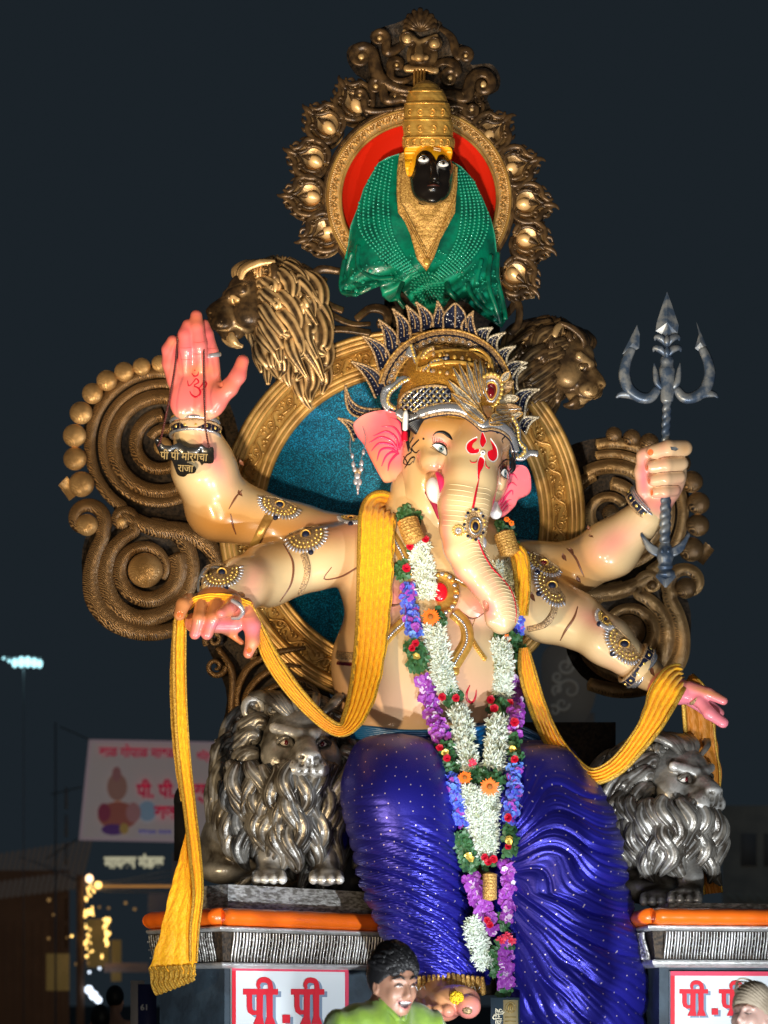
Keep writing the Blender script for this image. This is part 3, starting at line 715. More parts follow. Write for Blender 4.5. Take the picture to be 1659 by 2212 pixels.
for ringr, nn in ((4, 6), (11, 12), (19, 18), (27, 24), (35, 30)):
    for i in range(nn):
        a = 2 * PI * (i + .5 * (nn % 4)) / nn; p = cl([(923 + ringr * math.cos(a), 622 + ringr * .95 * math.sin(a))], 4)[0]
        mb.add(xf(ball((0, 0, 0), (3.8, 1.7, 2.5), 6, 4)[0], p, 1, a).copy() if False else (xf(ball((0, 0, 0), (3.8, 1.7, 2.5), 6, 4)[0], p, 1, a), ball((0, 0, 0), 1, 6, 4)[1]))
for i in range(420):
    u = rc.uniform(745, 1090); v = rc.uniform(540, 690)
    if inside(np.array([(u, v)]), np.array(outl))[0] and abs(v - 560 - abs(u - 915) * .32) < 34: mb.add(ball(cl([(u, v)], 2)[0], (2, 2, 2.5), 6, 4))
tag(mb.build('beadwork', greenhi, bust), kind='stuff')
for x, y in [(760, 600), (785, 610), (748, 622), (770, 628), (800, 585), (1040, 640), (1062, 665), (1080, 640), (1068, 690), (1030, 610), (1085, 672)]:
    V, F = ball(cl([(x, y)], 2)[0], (5, 5, 5), 10, 6); obj('cloak_boss', V, F, greenhi, bust)
for pts in [[(745, 560), (738, 600), (740, 630), (770, 636)], [(760, 545), (750, 590), (775, 615), (815, 610)], [(775, 530), (775, 575), (810, 600), (850, 600)], [(1075, 545), (1075, 600), (1088, 660), (1092, 690)], [(1060, 550), (1055, 610), (1070, 660), (1082, 700)], [(1040, 560), (1030, 610), (1045, 650), (1075, 690)], [(1010, 610), (1020, 640), (1045, 668), (1070, 680)], [(870, 610), (860, 640), (875, 665)], [(965, 610), (972, 630), (990, 650)]]:
    V, F = tube([p + (5,) for p in cl(pts, 2)], seg=8, n=30, ridges=2); obj('cloak_fold', V, F, green, bust)
# collar
colr = Z([(705, 830), (692, 930), (690, 1050), (698, 1150), (735, 1200), (765, 1270), (800, 1400), (852, 1465), (888, 1400), (925, 1300), (965, 1225), (1005, 1150), (1016, 1000), (1010, 890), (985, 880), (985, 960), (950, 1020), (880, 1045), (810, 1020), (760, 950), (742, 900), (742, 820)])
def colH(u, v): return cloakH(u, v) + 7 + 2.5 * np.sin(v * .55 + 2 * np.cos((u - 922) * .06)) * (v > 440)
V, F = slab(colr, BW, 30, step=5, H=colH); obj('gold_collar', V, F, goldpaint, bust)
def cc(p, off=9): return [(u, v, BW + float(cloakH(np.array(u), np.array(v))) + off) for u, v in p]
for k in range(3):
    d = 8 * k
    for pts in ([(868 - d * .3, 350), (862 - d * .2, 420), (874, 470 - d), (900, 520 - d), (921, 560 - d * 1.2)], [(984 + d * .2, 360), (984, 420), (970, 470 - d), (946, 525 - d), (925, 565 - d * 1.2)]):
        V, F = tube([p + (1.8,) for p in cc(pts, 11)], seg=6, n=40); obj('collar_chain', V, F, goldpaint, bust)
V, F = ball(cc([(922, 565)], 12)[0], (8, 9, 5), 14, 8); obj('collar_pendant', V, F, gold, bust)
# face and crown
FW = BW + 75
s = SDF((845, 280, FW - 60), (1000, 470, FW + 75), 2.6)
s.ell((931, 372, FW), (48, 62, 48), 8); s.ell((931, 408, FW + 10), (42, 36, 38), 12); s.cap((925, 400, FW - 20), (922, 430, FW - 42), 30, 30, 10)
s.cap((936, 352, FW + 44), (939, 382, FW + 58), 5, 10, 8); s.ell((937, 398, FW + 46), (15, 5, 8), 4); s.ell((936, 406, FW + 44), (13, 5, 8), 4); s.ell((934, 428, FW + 34), (16, 12, 12), 8)
for x, y in ((915, 343), (957, 353)): s.ell((x, y, FW + 44), (13, 8, 8), 5, op='-'); s.ell((x, y + 26, FW + 28), (15, 16, 14), 10)
s.cap((936, 402, FW + 58), (937, 402, FW + 58), 1, 1, 1)
faceV, faceF = s.mesh()
blackskin = M('black_stone_skin', (0.008, 0.006, 0.005), 0.28, coat=.4)
obj('face', faceV, faceF, blackskin, bust)
fb = bvh_of((faceV, faceF))
ochre = M('turmeric_ochre_paint', (0.80, 0.42, 0.01), 0.4)
V, F = patch(fb, Z([(735, 800), (800, 775), (900, 775), (985, 800), (985, 860), (975, 865), (950, 835), (915, 840), (905, 868), (895, 850), (870, 820), (835, 812), (800, 840), (788, 900), (770, 950), (748, 950), (735, 880)]), 1.5, 2, smoothn=60, default=FW + 20)
obj('ochre_band', V, F, ochre, bust)
for (x, y) in ((915, 344), (957, 354)):
    V, F = ball((x, y + 1, FW + 38), (12.5, 6, 7), 14, 8); e = obj('eye', V, F, whitepaint, bust)
    V, F = ball((x + 1, y - 1, FW + 45), (3.2, 3.2, 2), 8, 6); obj('pupil', V, F, blackpaint, e)
    V, F = tube([(x - 14, y + 1, FW + 38, 1.5), (x, y - 9, FW + 43, 2.4), (x + 13, y, FW + 38, 1.5)], seg=6, n=12); obj('eyelid', V, F, blackskin, e)
V, F = stroke(fb, [(923, 383 + 18), (937, 399), (950, 402)], [1, 3, 1], .3); obj('lips', V, F, M('dark_brown_lip', (0.05, 0.014, 0.01), 0.35), bust)
for y in (319, 323): V, F = stroke(fb, [(937, y), (952, y + 3)], 1.1, 2.5); obj('forehead_mark', V, F, creamline, bust)
def crownV():
    prof = [(322, 55), (312, 57), (300, 56), (297, 53), (280, 54), (262, 54), (258, 51), (244, 51), (226, 49), (222, 45), (208, 42), (196, 36), (192, 31), (184, 25), (178, 16), (174, 6)]
    pts = []
    q = crom([(y, r, 0) for y, r in prof], 60)
    th = np.linspace(0, 2 * PI, 56, endpoint=False); V = []
    for (y, r, _) in q:
        t = (322 - y) / 148; cx = 924 - 6 * t + 2
        rr_ = r * (1 + .012 * np.sin(th * 14 + y * .35) + .018 * math.sin(y * .9))
        V.append(np.column_stack([cx + rr_ * np.cos(th), np.full(56, y) + 6 * np.sin(th) * 0 - (FW * 0), FW + 2 + rr_ * .95 * np.sin(th)]))
    V = np.vstack(V); n = 60
    V[:, 1] -= 7 * ((V[:, 2] - FW) / 55)
    i = np.arange(n - 1)[:, None]; j = np.arange(56)[None, :]; j2 = (j + 1) % 56
    F = np.stack([i * 56 + j, i * 56 + j2, (i + 1) * 56 + j2, (i + 1) * 56 + j], -1).reshape(-1, 4)
    return V, F
V, F = crownV(); crown = obj('tall_crown', V, F, gold, bust)
cb = bvh_of((V, F))
for y in (296, 258, 222, 196):
    t = (322 - y) / 148; r = 55 - 25 * t ** 2.2
    V, F = stroke(cb, [(924 - 6 * t - r * .96, y + 1), (924 - 6 * t - r * .5, y + 0), (924 - 6 * t, y + 0), (924 - 6 * t + r * .5, y), (924 - 6 * t + r * .96, y + 1)], 2.2, .5, n=24, flat=.8); obj('crown_band', V, F, gold, crown)
for (y, nn) in ((278, 4), (242, 4), (308, 6)):
    for i in range(nn):
        t = (322 - y) / 148; r = 55 - 25 * t ** 2.2; x = 924 - 6 * t + r * math.sin((i - (nn - 1) / 2) * 2.2 / nn)
        d = depth(cb, x, y, FW); sq = max(.35, math.cos((i - (nn - 1) / 2) * 2.2 / nn))
        V, F = tube([(x + 7 * sq * math.cos(a), y + 7 * math.sin(a), d + .5, 1.6) for a in np.linspace(0, 2 * PI, 12, endpoint=False)], seg=6, n=18, closed=True); obj('crown_rosette', V, F, gold, crown)
        V, F = ball((x, y, d), (3 * sq, 3, 2.5), 8, 6); obj('crown_stud', V, F, gold, crown)

# ================================================================== the idol
idol = thing('elephant_headed_idol', 'huge painted elephant headed idol with four arms, jewelled crown and blue robe', 'idol', (960, 2150, 60))
CREAM = np.array((0.77, 0.56, 0.30)); OCH = np.array((0.56, 0.235, 0.045)); PINK = np.array((0.86, 0.23, 0.22)); ROSE = np.array((0.85, 0.30, 0.24)); ORG_ = np.array((0.85, 0.24, 0.08)); HOT = np.array((0.88, 0.20, 0.27))
def paint(V, base, spots):
    c = np.tile(np.asarray(base, float), (len(V), 1))
    for s in spots:
        u, v, ru, rv, colr_, k = s[:6]; rot = s[6] if len(s) > 6 else 0
        x = V[:, 0] - u; y = V[:, 1] - v; ca, sa = math.cos(rot), math.sin(rot); x, y = x * ca + y * sa, -x * sa + y * ca
        g = (k * np.exp(-((x / ru) ** 2 + (y / rv) ** 2)))[:, None]; c = c * (1 - g) + np.asarray(colr_) * g
    return c * np.array([.87, .93, .98])
# body: torso, neck and four arms in one skin
s = SDF((345, 900, -170), (1470, 1640, 330), 6)
s.ell((930, 1235, 0), (205, 160, 105), 40); s.ell((920, 1440, 20), (205, 190, 150), 50); s.ell((900, 1560, 0), (190, 90, 130), 40)
s.cap((905, 1060, 30), (910, 1180, 10), 62, 78, 40)
s.ell((880, 1290, 80), (75, 55, 45), 24); s.ell((1030, 1300, 95), (72, 48, 45), 24)
s.chain([(800, 1180, 10, 66), (690, 1206, 45, 62), (578, 1243, 85, 66)], 26); s.chain([(575, 1243, 90, 65), (520, 1262, 170, 56), (475, 1280, 235, 47)], 20)
s.chain([(810, 1185, -60, 62), (640, 1146, -50, 54), (480, 1098, -30, 72)], 30); s.chain([(470, 1090, -20, 70), (440, 1010, 20, 66), (421, 925, 50, 48)], 26)
s.chain([(1130, 1225, -70, 60), (1240, 1228, -60, 54)], 30); s.chain([(1240, 1228, -60, 56), (1320, 1185, -10, 60), (1398, 1112, 30, 40)], 20)
s.chain([(1130, 1270, -10, 66), (1185, 1318, 20, 66), (1240, 1338, 45, 60)], 30); s.chain([(1240, 1338, 45, 58), (1312, 1385, 90, 52), (1392, 1450, 130, 36)], 18); s.chain([(1392, 1450, 130, 34), (1440, 1485, 150, 30)], 12)
bodyV, bodyF = s.mesh()
bc = paint(bodyV, CREAM, [(480, 1130, 130, 60, OCH, .95), (640, 1150, 150, 40, OCH, .85), (740, 1135, 70, 28, ROSE, .6), (545, 1255, 26, 60, ROSE, .6, .2), (600, 1195, 50, 18, OCH, .3), (458, 985, 22, 66, PINK, .9, -.5), (1230, 1235, 90, 70, OCH, .95), (1325, 1170, 56, 28, ROSE, .85, -.6), (1285, 1340, 50, 22, ROSE, .7, .5), (1330, 1440, 50, 20, ROSE, .25, .6), (1420, 1470, 30, 30, OCH, .6),
    (850, 1290, 42, 44, PINK, .8), (1040, 1312, 60, 40, PINK, .7), (750, 1300, 44, 130, (0.66, 0.34, 0.16), .7), (800, 1520, 130, 70, (0.74, 0.34, 0.2), .7), (770, 1450, 60, 110, (0.66, 0.34, 0.16), .6), (1000, 1500, 120, 70, ROSE, .4), (1050, 1560, 40, 60, PINK, .2), (880, 1080, 60, 90, OCH, .35), (940, 1200, 60, 60, OCH, .4), (975, 1400, 40, 90, ROSE, .35)])
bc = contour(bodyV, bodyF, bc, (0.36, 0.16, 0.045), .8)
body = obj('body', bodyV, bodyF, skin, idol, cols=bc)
bb = bvh_of((bodyV, bodyF))
for pts, w in [([(612, 1175), (632, 1215), (628, 1260), (604, 1300)], [1.5, 3, 3, 1.5]), ([(1248, 1310), (1240, 1335), (1222, 1362), (1210, 1384)], [1, 3, 3, 1]), ([(1224, 1184), (1244, 1205), (1256, 1232), (1262, 1246)], [1, 3, 3, 1]), ([(494, 1100), (508, 1075), (523, 1058)], [1, 3, 1]), ([(498, 1110), (503, 1135), (510, 1155)], [1.2, 2.4, 1]), ([(716, 1225), (700, 1250), (735, 1245), (778, 1222)], [1, 2, 3, 2]), ([(828, 1300), (850, 1308), (872, 1302)], [1, 3, 1]), ([(990, 1318), (1020, 1336), (1050, 1322)], [1, 2.5, 1])]:
    V, F = stroke(bb, pts, w, .2); obj('skin_crease', V, F, brownpaint, idol)
for pts, w in [([(1015, 1480), (1008, 1497), (1010, 1512), (1020, 1517), (1027, 1505), (1029, 1490)], [.8, 2.6, 3, 3, 2.4, .8])]:
    V, F = stroke(bb, pts, w, .8); obj('belly_mark', V, F, redline, idol)
for (x, y, a, l) in [(1150, 1290, .3, 12), (1218, 1204, 1.2, 10), (1234, 1190, 1.0, 8), (1249, 1252, .3, 9), (518, 1066, .2, 8), (1272, 1142, .3, 8), (1408, 1450, 1.4, 14), (1440, 1452, 1.3, 12), (521, 1000, -.6, 8), (1276, 1158, 0, 4)]:
    V, F = patch(bb, [(x - 3, y - l), (x + 4, y - l * .3), (x + 6, y + l * .8), (x - 2, y + l * .4), (x - 5, y - 1)], .5, 4, default=60); obj('paint_chip', V, F, brownpaint, idol)

# head
s = SDF((840, 850, -80), (1150, 1400, 320), 3.6)
s.ell((982, 975, 62), (112, 104, 108), 10); s.ell((952, 930, 110), (58, 52, 60), 30); s.ell((1062, 940, 105), (44, 50, 60), 26)
s.ell((920, 1035, 55), (50, 78, 70), 26); s.ell((1066, 1020, 55), (34, 66, 60), 20); s.cap((905, 1080, 40), (950, 1120, 70), 44, 30, 26)
s.ell((941, 994, 145), (37, 34, 34), 14); s.ell((1080, 1030, 118), (17, 32, 28), 12)
TR = [(1032, 930, 118, 62), (1022, 985, 150, 60), (1013, 1040, 178, 61), (1004, 1090, 204, 57), (1000, 1140, 222, 50), (1001, 1180, 230, 43), (1017, 1220, 234, 38), (1047, 1257, 232, 35), (1073, 1290, 226, 35), (1084, 1322, 216, 36), (1083, 1334, 212, 35)]
for p, q in zip(TR[:-1], TR[1:]): s.cap(p[:3], q[:3], p[3], q[3], 10)
s.chain([(1084, 1345, 222, 24), (1064, 1338, 232, 15), (1056, 1322, 234, 9)], 8)
s.ell((1050, 1306, 238), (7, 14, 16), 6, op='-')
s.ell((940, 963, 178), (26, 16, 12), 8, op='-'); s.ell((1088, 1012, 150), (12, 15, 10), 6, op='-')
s.cap((905, 1040, 150), (935, 1032, 190), 9, 7, 8, op='-')
s.ell((936, 1055, 150), (20, 38, 34), 8, op='-')
for i in range(16):                                                    # creases round the trunk
    pass
headV, headF = s.mesh()
hc = paint(headV, CREAM, [(955, 905, 120, 62, OCH, .95), (1085, 950, 30, 60, (0.45, 0.26, 0.16), .75), (1040, 900, 60, 22, OCH, .6), (942, 1012, 28, 18, PINK, .85), (946, 950, 30, 12, PINK, 1.0, .4), (905, 960, 30, 60, OCH, .5), (1085, 1010, 12, 34, PINK, .6), (960, 1170, 12, 60, PINK, .7), (985, 1240, 12, 30, PINK, .8, -.6), (1020, 1275, 14, 34, PINK, .8, -.9), (1058, 1318, 16, 26, HOT, .7), (958, 1100, 9, 60, PINK, .5), (1045, 920, 26, 30, PINK, .3), (890, 1050, 30, 50, OCH, .3), (1040, 1240, 10, 60, ROSE, .35, -.7), (1070, 1270, 8, 50, ROSE, .4, -.6), (975, 1030, 14, 40, OCH, .35), (920, 1045, 20, 40, OCH, .5)])
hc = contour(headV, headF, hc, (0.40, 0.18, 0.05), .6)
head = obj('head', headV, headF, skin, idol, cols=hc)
hb = bvh_of((headV, headF))
def hs(name, pts, w, mat, off=.5, par=head, n=20, **k):
    V, F = stroke(hb, pts, w, off, n=n, **k); return obj(name, V, F, mat, par)
def zc(p): return [(829.5 + 55.24 + .2167 * a - 0, 857.2 + .2167 * b) for a, b in p]       # crop (1600,1550) of the photograph
# left eye
def eye(cx, cy, sx, rot, parts):
    ca, sa = math.cos(rot), math.sin(rot)
    def L(p): return [(cx + (a * ca - b * sa) * sx, cy + (a * sa + b * ca) * (sx if sx > .8 else 1)) for a, b in p]
    V, F = patch(hb, L([(-22, 2), (-12, -7), (0, -9), (12, -5), (20, 6), (19, 11), (8, 10), (-6, 8)]), .8, 2.5, smoothn=30); e = obj('eye', V, F, whitepaint, head)
    V, F = patch(hb, L([(2 + 7.2 * math.cos(a), 1 + 8.0 * math.sin(a)) for a in np.linspace(0, 2 * PI, 16, endpoint=False)]), 1.5, 2); obj('iris', V, F, iris, e)
    V, F = patch(hb, L([(2 + 3 * math.cos(a), 1 + 3 * math.sin(a)) for a in np.linspace(0, 2 * PI, 10, endpoint=False)]), 2.2, 3); obj('pupil', V, F, blackpaint, e)
    V, F = patch(hb, L([(5 + 1.3 * math.cos(a), -2 + 1.3 * math.sin(a)) for a in np.linspace(0, 2 * PI, 8, endpoint=False)]), 2.8, 3); obj('catchlight', V, F, whitepaint, e)
    hs('eyelid_line', L([(-24, 1), (-13, -8), (0, -10.5), (13, -6), (21, 7), (20, 13)]), [1, 2.0, 2.4, 2.0, 1.6, .6], blackpaint, 1, e)
    hs('eyelid_line', L([(-22, 3), (-6, 9), (8, 11), (19, 12)]), [.5, .8, .9, .6], blackpaint, 1, e)
    hs('eyelid_crease', L([(-22, -5), (-11, -14), (2, -16), (15, -11)]), [.3, .7, .7, .3], redline, .5, e)
    for i in range(10):
        x = -23 + i * 3.9; y = -2 - 8 * math.sin((i + 1) / 11 * PI) + .18 * i; hs('eyelash', L([(x, y), (x - 4.5 + i * .3, y - 7.5), (x - 8 + i * .6, y - 12.5)]), [.9, .7, .3], blackpaint, .9, e, n=6, seg=4)
        if i < 6: x = -20 + i * 4.5; y = 5 + i * .9; hs('eyelash', L([(x, y), (x - 2.5, y + 3.5), (x - 5, y + 5.5)]), [.6, .45, .2], blackpaint, .9, e, n=5, seg=4)
eye(952, 968, .84, R(24), 1); eye(1091, 1022, .42, R(4), 1)
hs('eyebrow', [(935, 941), (944, 934), (958, 934), (970, 942), (977, 950)], [.8, 2.4, 3.6, 4.4, 1.2], blackpaint, .7)
hs('eyebrow', [(1076, 1010), (1083, 1000), (1092, 993), (1100, 994)], [.6, 2, 2.6, 1.2], blackpaint, .7)
# red forehead mark with white outline
tl = [([(1037, 934), (1020, 944), (1016, 957), (1024, 967), (1040, 966), (1043, 958), (1035, 958), (1028, 954), (1030, 946), (1037, 940)], 'fan'), ([(1050, 922), (1058, 940), (1055, 948), (1050, 954), (1045, 945), (1046, 934)], 'drop'), ([(1068, 938), (1080, 956), (1082, 974), (1074, 984), (1064, 978), (1061, 965), (1068, 960), (1072, 958), (1070, 948)], 'fan'), ([(1047, 975), (1054, 982), (1052, 996), (1045, 1010), (1042, 1030), (1040, 1012), (1040, 990), (1043, 979)], 'drop')]
tl = [([(x - 8, y + 12) for x, y in p], n_) for p, n_ in tl]
for p, n_ in tl:
    c = np.mean(p, 0); V, F = patch(hb, [tuple(c + (np.array(q) - c) * 1.16) for q in p], .6, 3, smoothn=40); o = obj('forehead_mark_edge', V, F, whitepaint, head)
    V, F = patch(hb, p, 1.3, 2.5, smoothn=40); obj('forehead_mark', V, F, ruby, o)
for p in ([(1023, 986), (1027, 991), (1036, 990), (1039, 984)], [(1057, 988), (1058, 998), (1064, 1004), (1066, 1000)]): hs('forehead_mark_stroke', [(x - 8, y + 8) for x, y in p], [.6, 1.2, 1.4, .5], redline, .8)
V, F = ball(on(hb, [(1043, 978)], 1)[0], (6, 6, 3), 14, 8); o = obj('forehead_gem', V, F, whitepaint, head)
V, F = ball(on(hb, [(1043, 978)], 3.5)[0], (2.4, 2.4, 2), 10, 6); obj('forehead_gem_centre', V, F, steel, o)
V, F = ball(on(hb, [(915, 948)], 1)[0], (2.6, 2.6, 2), 10, 6); obj('temple_stud', V, F, blackpaint, head)
# painted curls at the temples
for p in ([(905, 950), (897, 958), (890, 968), (898, 978), (906, 972)], [(893, 945), (884, 962), (890, 975), (878, 985), (872, 1000), (884, 1004), (892, 996)], [(872, 985), (880, 1000), (874, 1012)], [(1069, 925), (1073, 935), (1084, 932), (1090, 942), (1084, 950), (1087, 958)], [(880, 1003), (888, 990), (896, 988), (893, 1000)]):
    hs('painted_curl', p, [1.6, 2, 2, 1.8, .8], blackpaint, .6)
# trunk lines
hs('trunk_line', [(1035, 1032), (1029, 1060), (1024, 1085), (1021, 1100)], [.8, 2.2, 2.6, 2.6], redline, .8)
hs('trunk_line', [(1030, 1160), (1042, 1192), (1062, 1226), (1090, 1256), (1107, 1284), (1115, 1320), (1113, 1345)], [2.6, 2.6, 2.4, 2.2, 2.0, 1.8, .8], redline, .8, n=50)
for i in range(9):
    y = 1046 + i * 11; x0, x1 = 985 - i * 1.5, 1050 - i * 1.2
    hs('trunk_crease', [(x0 - 16 - i, y), (x0 + 12, y + 2), (1022, y + 7)], [.3, 1.1, .5], creamline, .3, n=12)
    hs('trunk_crease', [(1030 - i * .8, y + 7), (x1, y + 9), (x1 + 12, y + 15)], [.5, 1.1, .3], creamline, .3, n=12)
tr = np.array(TR)
for i in range(22):
    t = i / 21; y = 1172 + 172 * t; cx = np.interp(y, tr[:, 1], tr[:, 0]); r = np.interp(y, tr[:, 1], tr[:, 3]); ax = np.interp(y, [1172, 1210, 1250, 1290, 1320, 1345], [1036, 1053, 1086, 1108, 1114, 1113])
    hs('trunk_crease', [(ax - r * 1.05, y - 3 + 8 * (1 - t)), (ax - r * .5, y - 8 + 2 * (1 - t)), (ax, y - 3)], [.3, 1.0, 1.2], creamline, .3, n=12)
    hs('trunk_crease', [(ax, y - 3), (ax + min(r * .3, 9), y + 4)], [1.2, .4], creamline, .3, n=6)
# mouth, lips and tusks
V, F = tube([(944, 1020, 196, 5), (952, 1036, 210, 8), (956, 1056, 212, 8), (954, 1080, 205, 5), (950, 1120, 190, 3), (952, 1150, 176, 1.5)], seg=12, n=34, flat=.8); obj('lip', V, F, pinkpaint, head)
V, F = tube([(928, 1060, 130, 12), (940, 1088, 140, 9), (950, 1120, 145, 5)], seg=12, n=20); obj('mouth_lining', V, F, M('deep_mouth_paint', (0.30, 0.012, 0.05), 0.5), head)
s = SDF((905, 1005, 120), (975, 1115, 230), 2.5); s.ell((937, 1058, 172), (17, 28, 20), 4, rot=-.1); s.cap((941, 1072, 172), (947, 1088, 166), 10, 3, 8); V, F = s.mesh(); obj('tusk', V, F, ivory, idol)
s = SDF((1045, 1070, 80), (1100, 1130, 170), 2.5); s.cap((1068, 1090, 122), (1071, 1108, 128), 9, 14, 5); V, F = s.mesh(); obj('tusk', V, F, ivory, idol)
V, F = tube([(1068, 1040, 125, 3), (1066, 1060, 130, 6), (1060, 1085, 135, 7), (1054, 1110, 130, 3)], seg=10, n=20); obj('lip', V, F, pinkpaint, head)
# mouse ear folds
def ear(poly, H, w, folds, spots, base):
    V, F = slab(poly, w, 9, step=5, H=H, smoothn=70); e = obj('ear', V, F, skin, idol, cols=paint(V, base, spots))
    eb = bvh_of((V, F))
    for p, ww in folds: V, F = stroke(eb, p, [x * 1.3 for x in ww], .6, n=30, flat=.6); obj('ear_fold', V, F, pinkpaint, e)
zp = lambda p: [(691.3 + a / 3, 636 + b / 3) for a, b in p]
ear(zp([(215, 850), (245, 805), (300, 772), (400, 750), (480, 762), (530, 800), (560, 880), (560, 1120), (530, 1185), (430, 1222), (390, 1180), (330, 1070), (280, 970), (240, 920)]), lambda u, v: 22 * np.clip((860 - u) / 90, 0, 1) ** 1.5 + 5 * np.sin((u + v) * .05), 55,
    [(zp(p), [.5, 1.5, 2.2, 2.4]) for p in ([(400, 855), (480, 862), (522, 930), (512, 1005)], [(345, 918), (430, 888), (492, 930), (506, 1000)], [(318, 962), (390, 925), (460, 948), (503, 1002)], [(332, 1015), (380, 966), (450, 970), (502, 1008)], [(368, 1080), (390, 1012), (440, 995), (502, 1015)], [(398, 1115), (424, 1052), (460, 1022), (505, 1020)], [(440, 1145), (450, 1092), (480, 1050), (508, 1026)], [(455, 800), (510, 820), (535, 900), (522, 985)])],
    [(845, 1030, 34, 18, CREAM, .9, -.3), (815, 1000, 18, 50, ORG_, .75, -.5), (780, 905, 22, 30, CREAM, .3), (858, 960, 14, 50, HOT, .8), (790, 890, 40, 14, (0.9, 0.4, 0.3), .4, -.3)], (0.86, 0.15, 0.17))
ear(zp([(1245, 1115), (1290, 1105), (1335, 1118), (1362, 1170), (1368, 1260), (1345, 1300), (1285, 1330), (1265, 1370), (1210, 1425), (1165, 1445), (1150, 1380), (1180, 1260), (1200, 1180)]), lambda u, v: 12 * np.clip((u - 1090) / 60, 0, 1), 40,
    [(zp([(1160, 1330), (1185, 1250), (1220, 1180), (1255, 1165), (1280, 1200)]), [1, 2, 2, 1.5, .5]), (zp([(1165, 1350), (1200, 1270), (1240, 1220), (1275, 1240)]), [1, 2, 1.5, .5]), (zp([(1170, 1370), (1210, 1300), (1245, 1270), (1250, 1300)]), [1, 2, 1.5, .5]), (zp([(1172, 1390), (1215, 1340), (1240, 1330)]), [1, 2, .5]), (zp([(1180, 1410), (1215, 1370), (1235, 1370)]), [1, 1.6, .5])],
    [(1090, 1070, 16, 50, HOT, .7, .3)], (0.86, 0.18, 0.22))

# hands ---------------------------------------------------------------
def hand_obj(s, base, spots, label=None):
    V, F = s.mesh(); h = obj('hand', V, F, skin, idol, cols=paint(V, base, spots), label=label); return h, bvh_of((V, F))
# raised palm
s = SDF((340, 650, 0), (560, 960, 170), 3)
s.ell((424, 835, 70), (56, 62, 26), 14); s.cap((420, 870, 62), (422, 925, 52), 46, 45, 20, flat=.62); s.ell((455, 868, 86), (34, 38, 22), 16, rot=.5); s.ell((392, 862, 84), (26, 42, 18), 14)
s.chain([(470, 860, 86, 24), (495, 838, 92, 19), (514, 812, 94, 17), (524, 780, 92, 14)], 8)
s.chain([(400, 800, 78, 17), (402, 752, 96, 16.5), (400, 722, 100, 15.5), (406, 702, 96, 13)], 4)
s.chain([(434, 796, 80, 17.5), (430, 745, 98, 17), (424, 706, 100, 16), (424, 682, 94, 13)], 4)
s.chain([(460, 805, 72, 17), (456, 760, 74, 16), (447, 722, 72, 14), (441, 700, 68, 11)], 4)
s.chain([(378, 822, 76, 18), (366, 785, 80, 16), (364, 755, 84, 14.5), (373, 736, 88, 12.5)], 5)
s.cap((462, 812, 100), (488, 846, 98), 5, 4, 8, op='-'); s.cap((424, 925, 94), (432, 880, 104), 3, 3, 8, op='-')
raised, rb_ = hand_obj(s, (0.84, 0.16, 0.15), [(424, 905, 50, 16, CREAM, .8), (430, 800, 40, 12, ORG_, .6), (424, 690, 30, 16, ORG_, .5), (470, 830, 30, 14, ORG_, .5), (372, 740, 12, 10, ORG_, .5), (520, 785, 12, 14, ORG_, .4), (410, 760, 40, 20, HOT, .35)], 'raised open palm painted pink')
for p in ([(404, 823), (407, 819), (412, 822), (408, 829), (414, 832), (412, 842), (404, 843), (400, 834)],):
    pass
om = [([(405, 822), (408, 834), (417, 826), (424, 818), (429, 826), (419, 833), (429, 839), (433, 850), (424, 858), (414, 853), (410, 845)], [.6, 1.6, .8, 1.6, 1.8, 1.2, 1.8, 2.2, 2.4, 1.8, .8]), ([(429, 840), (436, 832), (441, 824), (446, 829), (442, 838), (435, 843)], [1, 1.4, 1.6, 1.8, 1.6, .8]), ([(414, 806), (420, 813), (427, 810), (429, 803)], [.6, 1.6, 1.6, .6])]
for p, w in om: V, F = stroke(rb_, p, w, .4, n=34); obj('om_symbol', V, F, redline, raised)
V, F = ball(on(rb_, [(421, 800)], .3)[0], (1.6, 1.6, 1), 8, 6); obj('om_symbol', V, F, redline, raised)
for (x0, x1, y) in [(418, 442, 738), (417, 442, 763), (389, 414, 750), (390, 416, 775), (447, 468, 752)]:
    V, F = stroke(rb_, [(x0, y + 1), ((x0 + x1) / 2, y + 2), (x1, y)], [.4, .9, .4], .1, n=10); obj('finger_crease', V, F, M('crease_paint', (0.55, 0.09, 0.08), .4) if 'crease_paint' not in MATS else MATS['crease_paint'], raised)
# lowered left-hand side hand
s = SDF((365, 1250, 130), (590, 1440, 380), 3)
s.ell((466, 1300, 262), (60, 26, 42), 14); s.cap((478, 1285, 235), (470, 1300, 262), 42, 40, 14)
s.chain([(408, 1296, 285, 16), (396, 1306, 305, 15.5), (388, 1328, 312, 13)], 4); s.chain([(436, 1304, 295, 15), (430, 1335, 318, 14), (421, 1370, 312, 12)], 4)
s.chain([(468, 1306, 300, 16), (460, 1335, 322, 15), (447, 1370, 318, 13)], 4); s.chain([(505, 1302, 295, 18), (492, 1318, 322, 15), (477, 1325, 336, 12)], 4)
s.cap((420, 1345, 280), (505, 1345, 270), 22, 24, 12, flat=.6)
s.chain([(530, 1310, 270, 20), (544, 1350, 275, 19), (546, 1385, 280, 15), (536, 1412, 284, 11)], 6); s.cap((480, 1355, 262), (522, 1388, 262), 10, 6, 10)
h2, hb2 = hand_obj(s, (0.68, 0.23, 0.075), [(480, 1352, 70, 14, HOT, .95), (420, 1372, 16, 12, HOT, .8), (446, 1374, 16, 10, HOT, .8), (545, 1360, 26, 26, HOT, .8), (538, 1408, 14, 14, PINK, .8), (510, 1312, 26, 14, HOT, .6), (478, 1326, 12, 10, HOT, .6), (545, 1395, 8, 14, CREAM, .5)], 'lowered hand with downturned fingers')
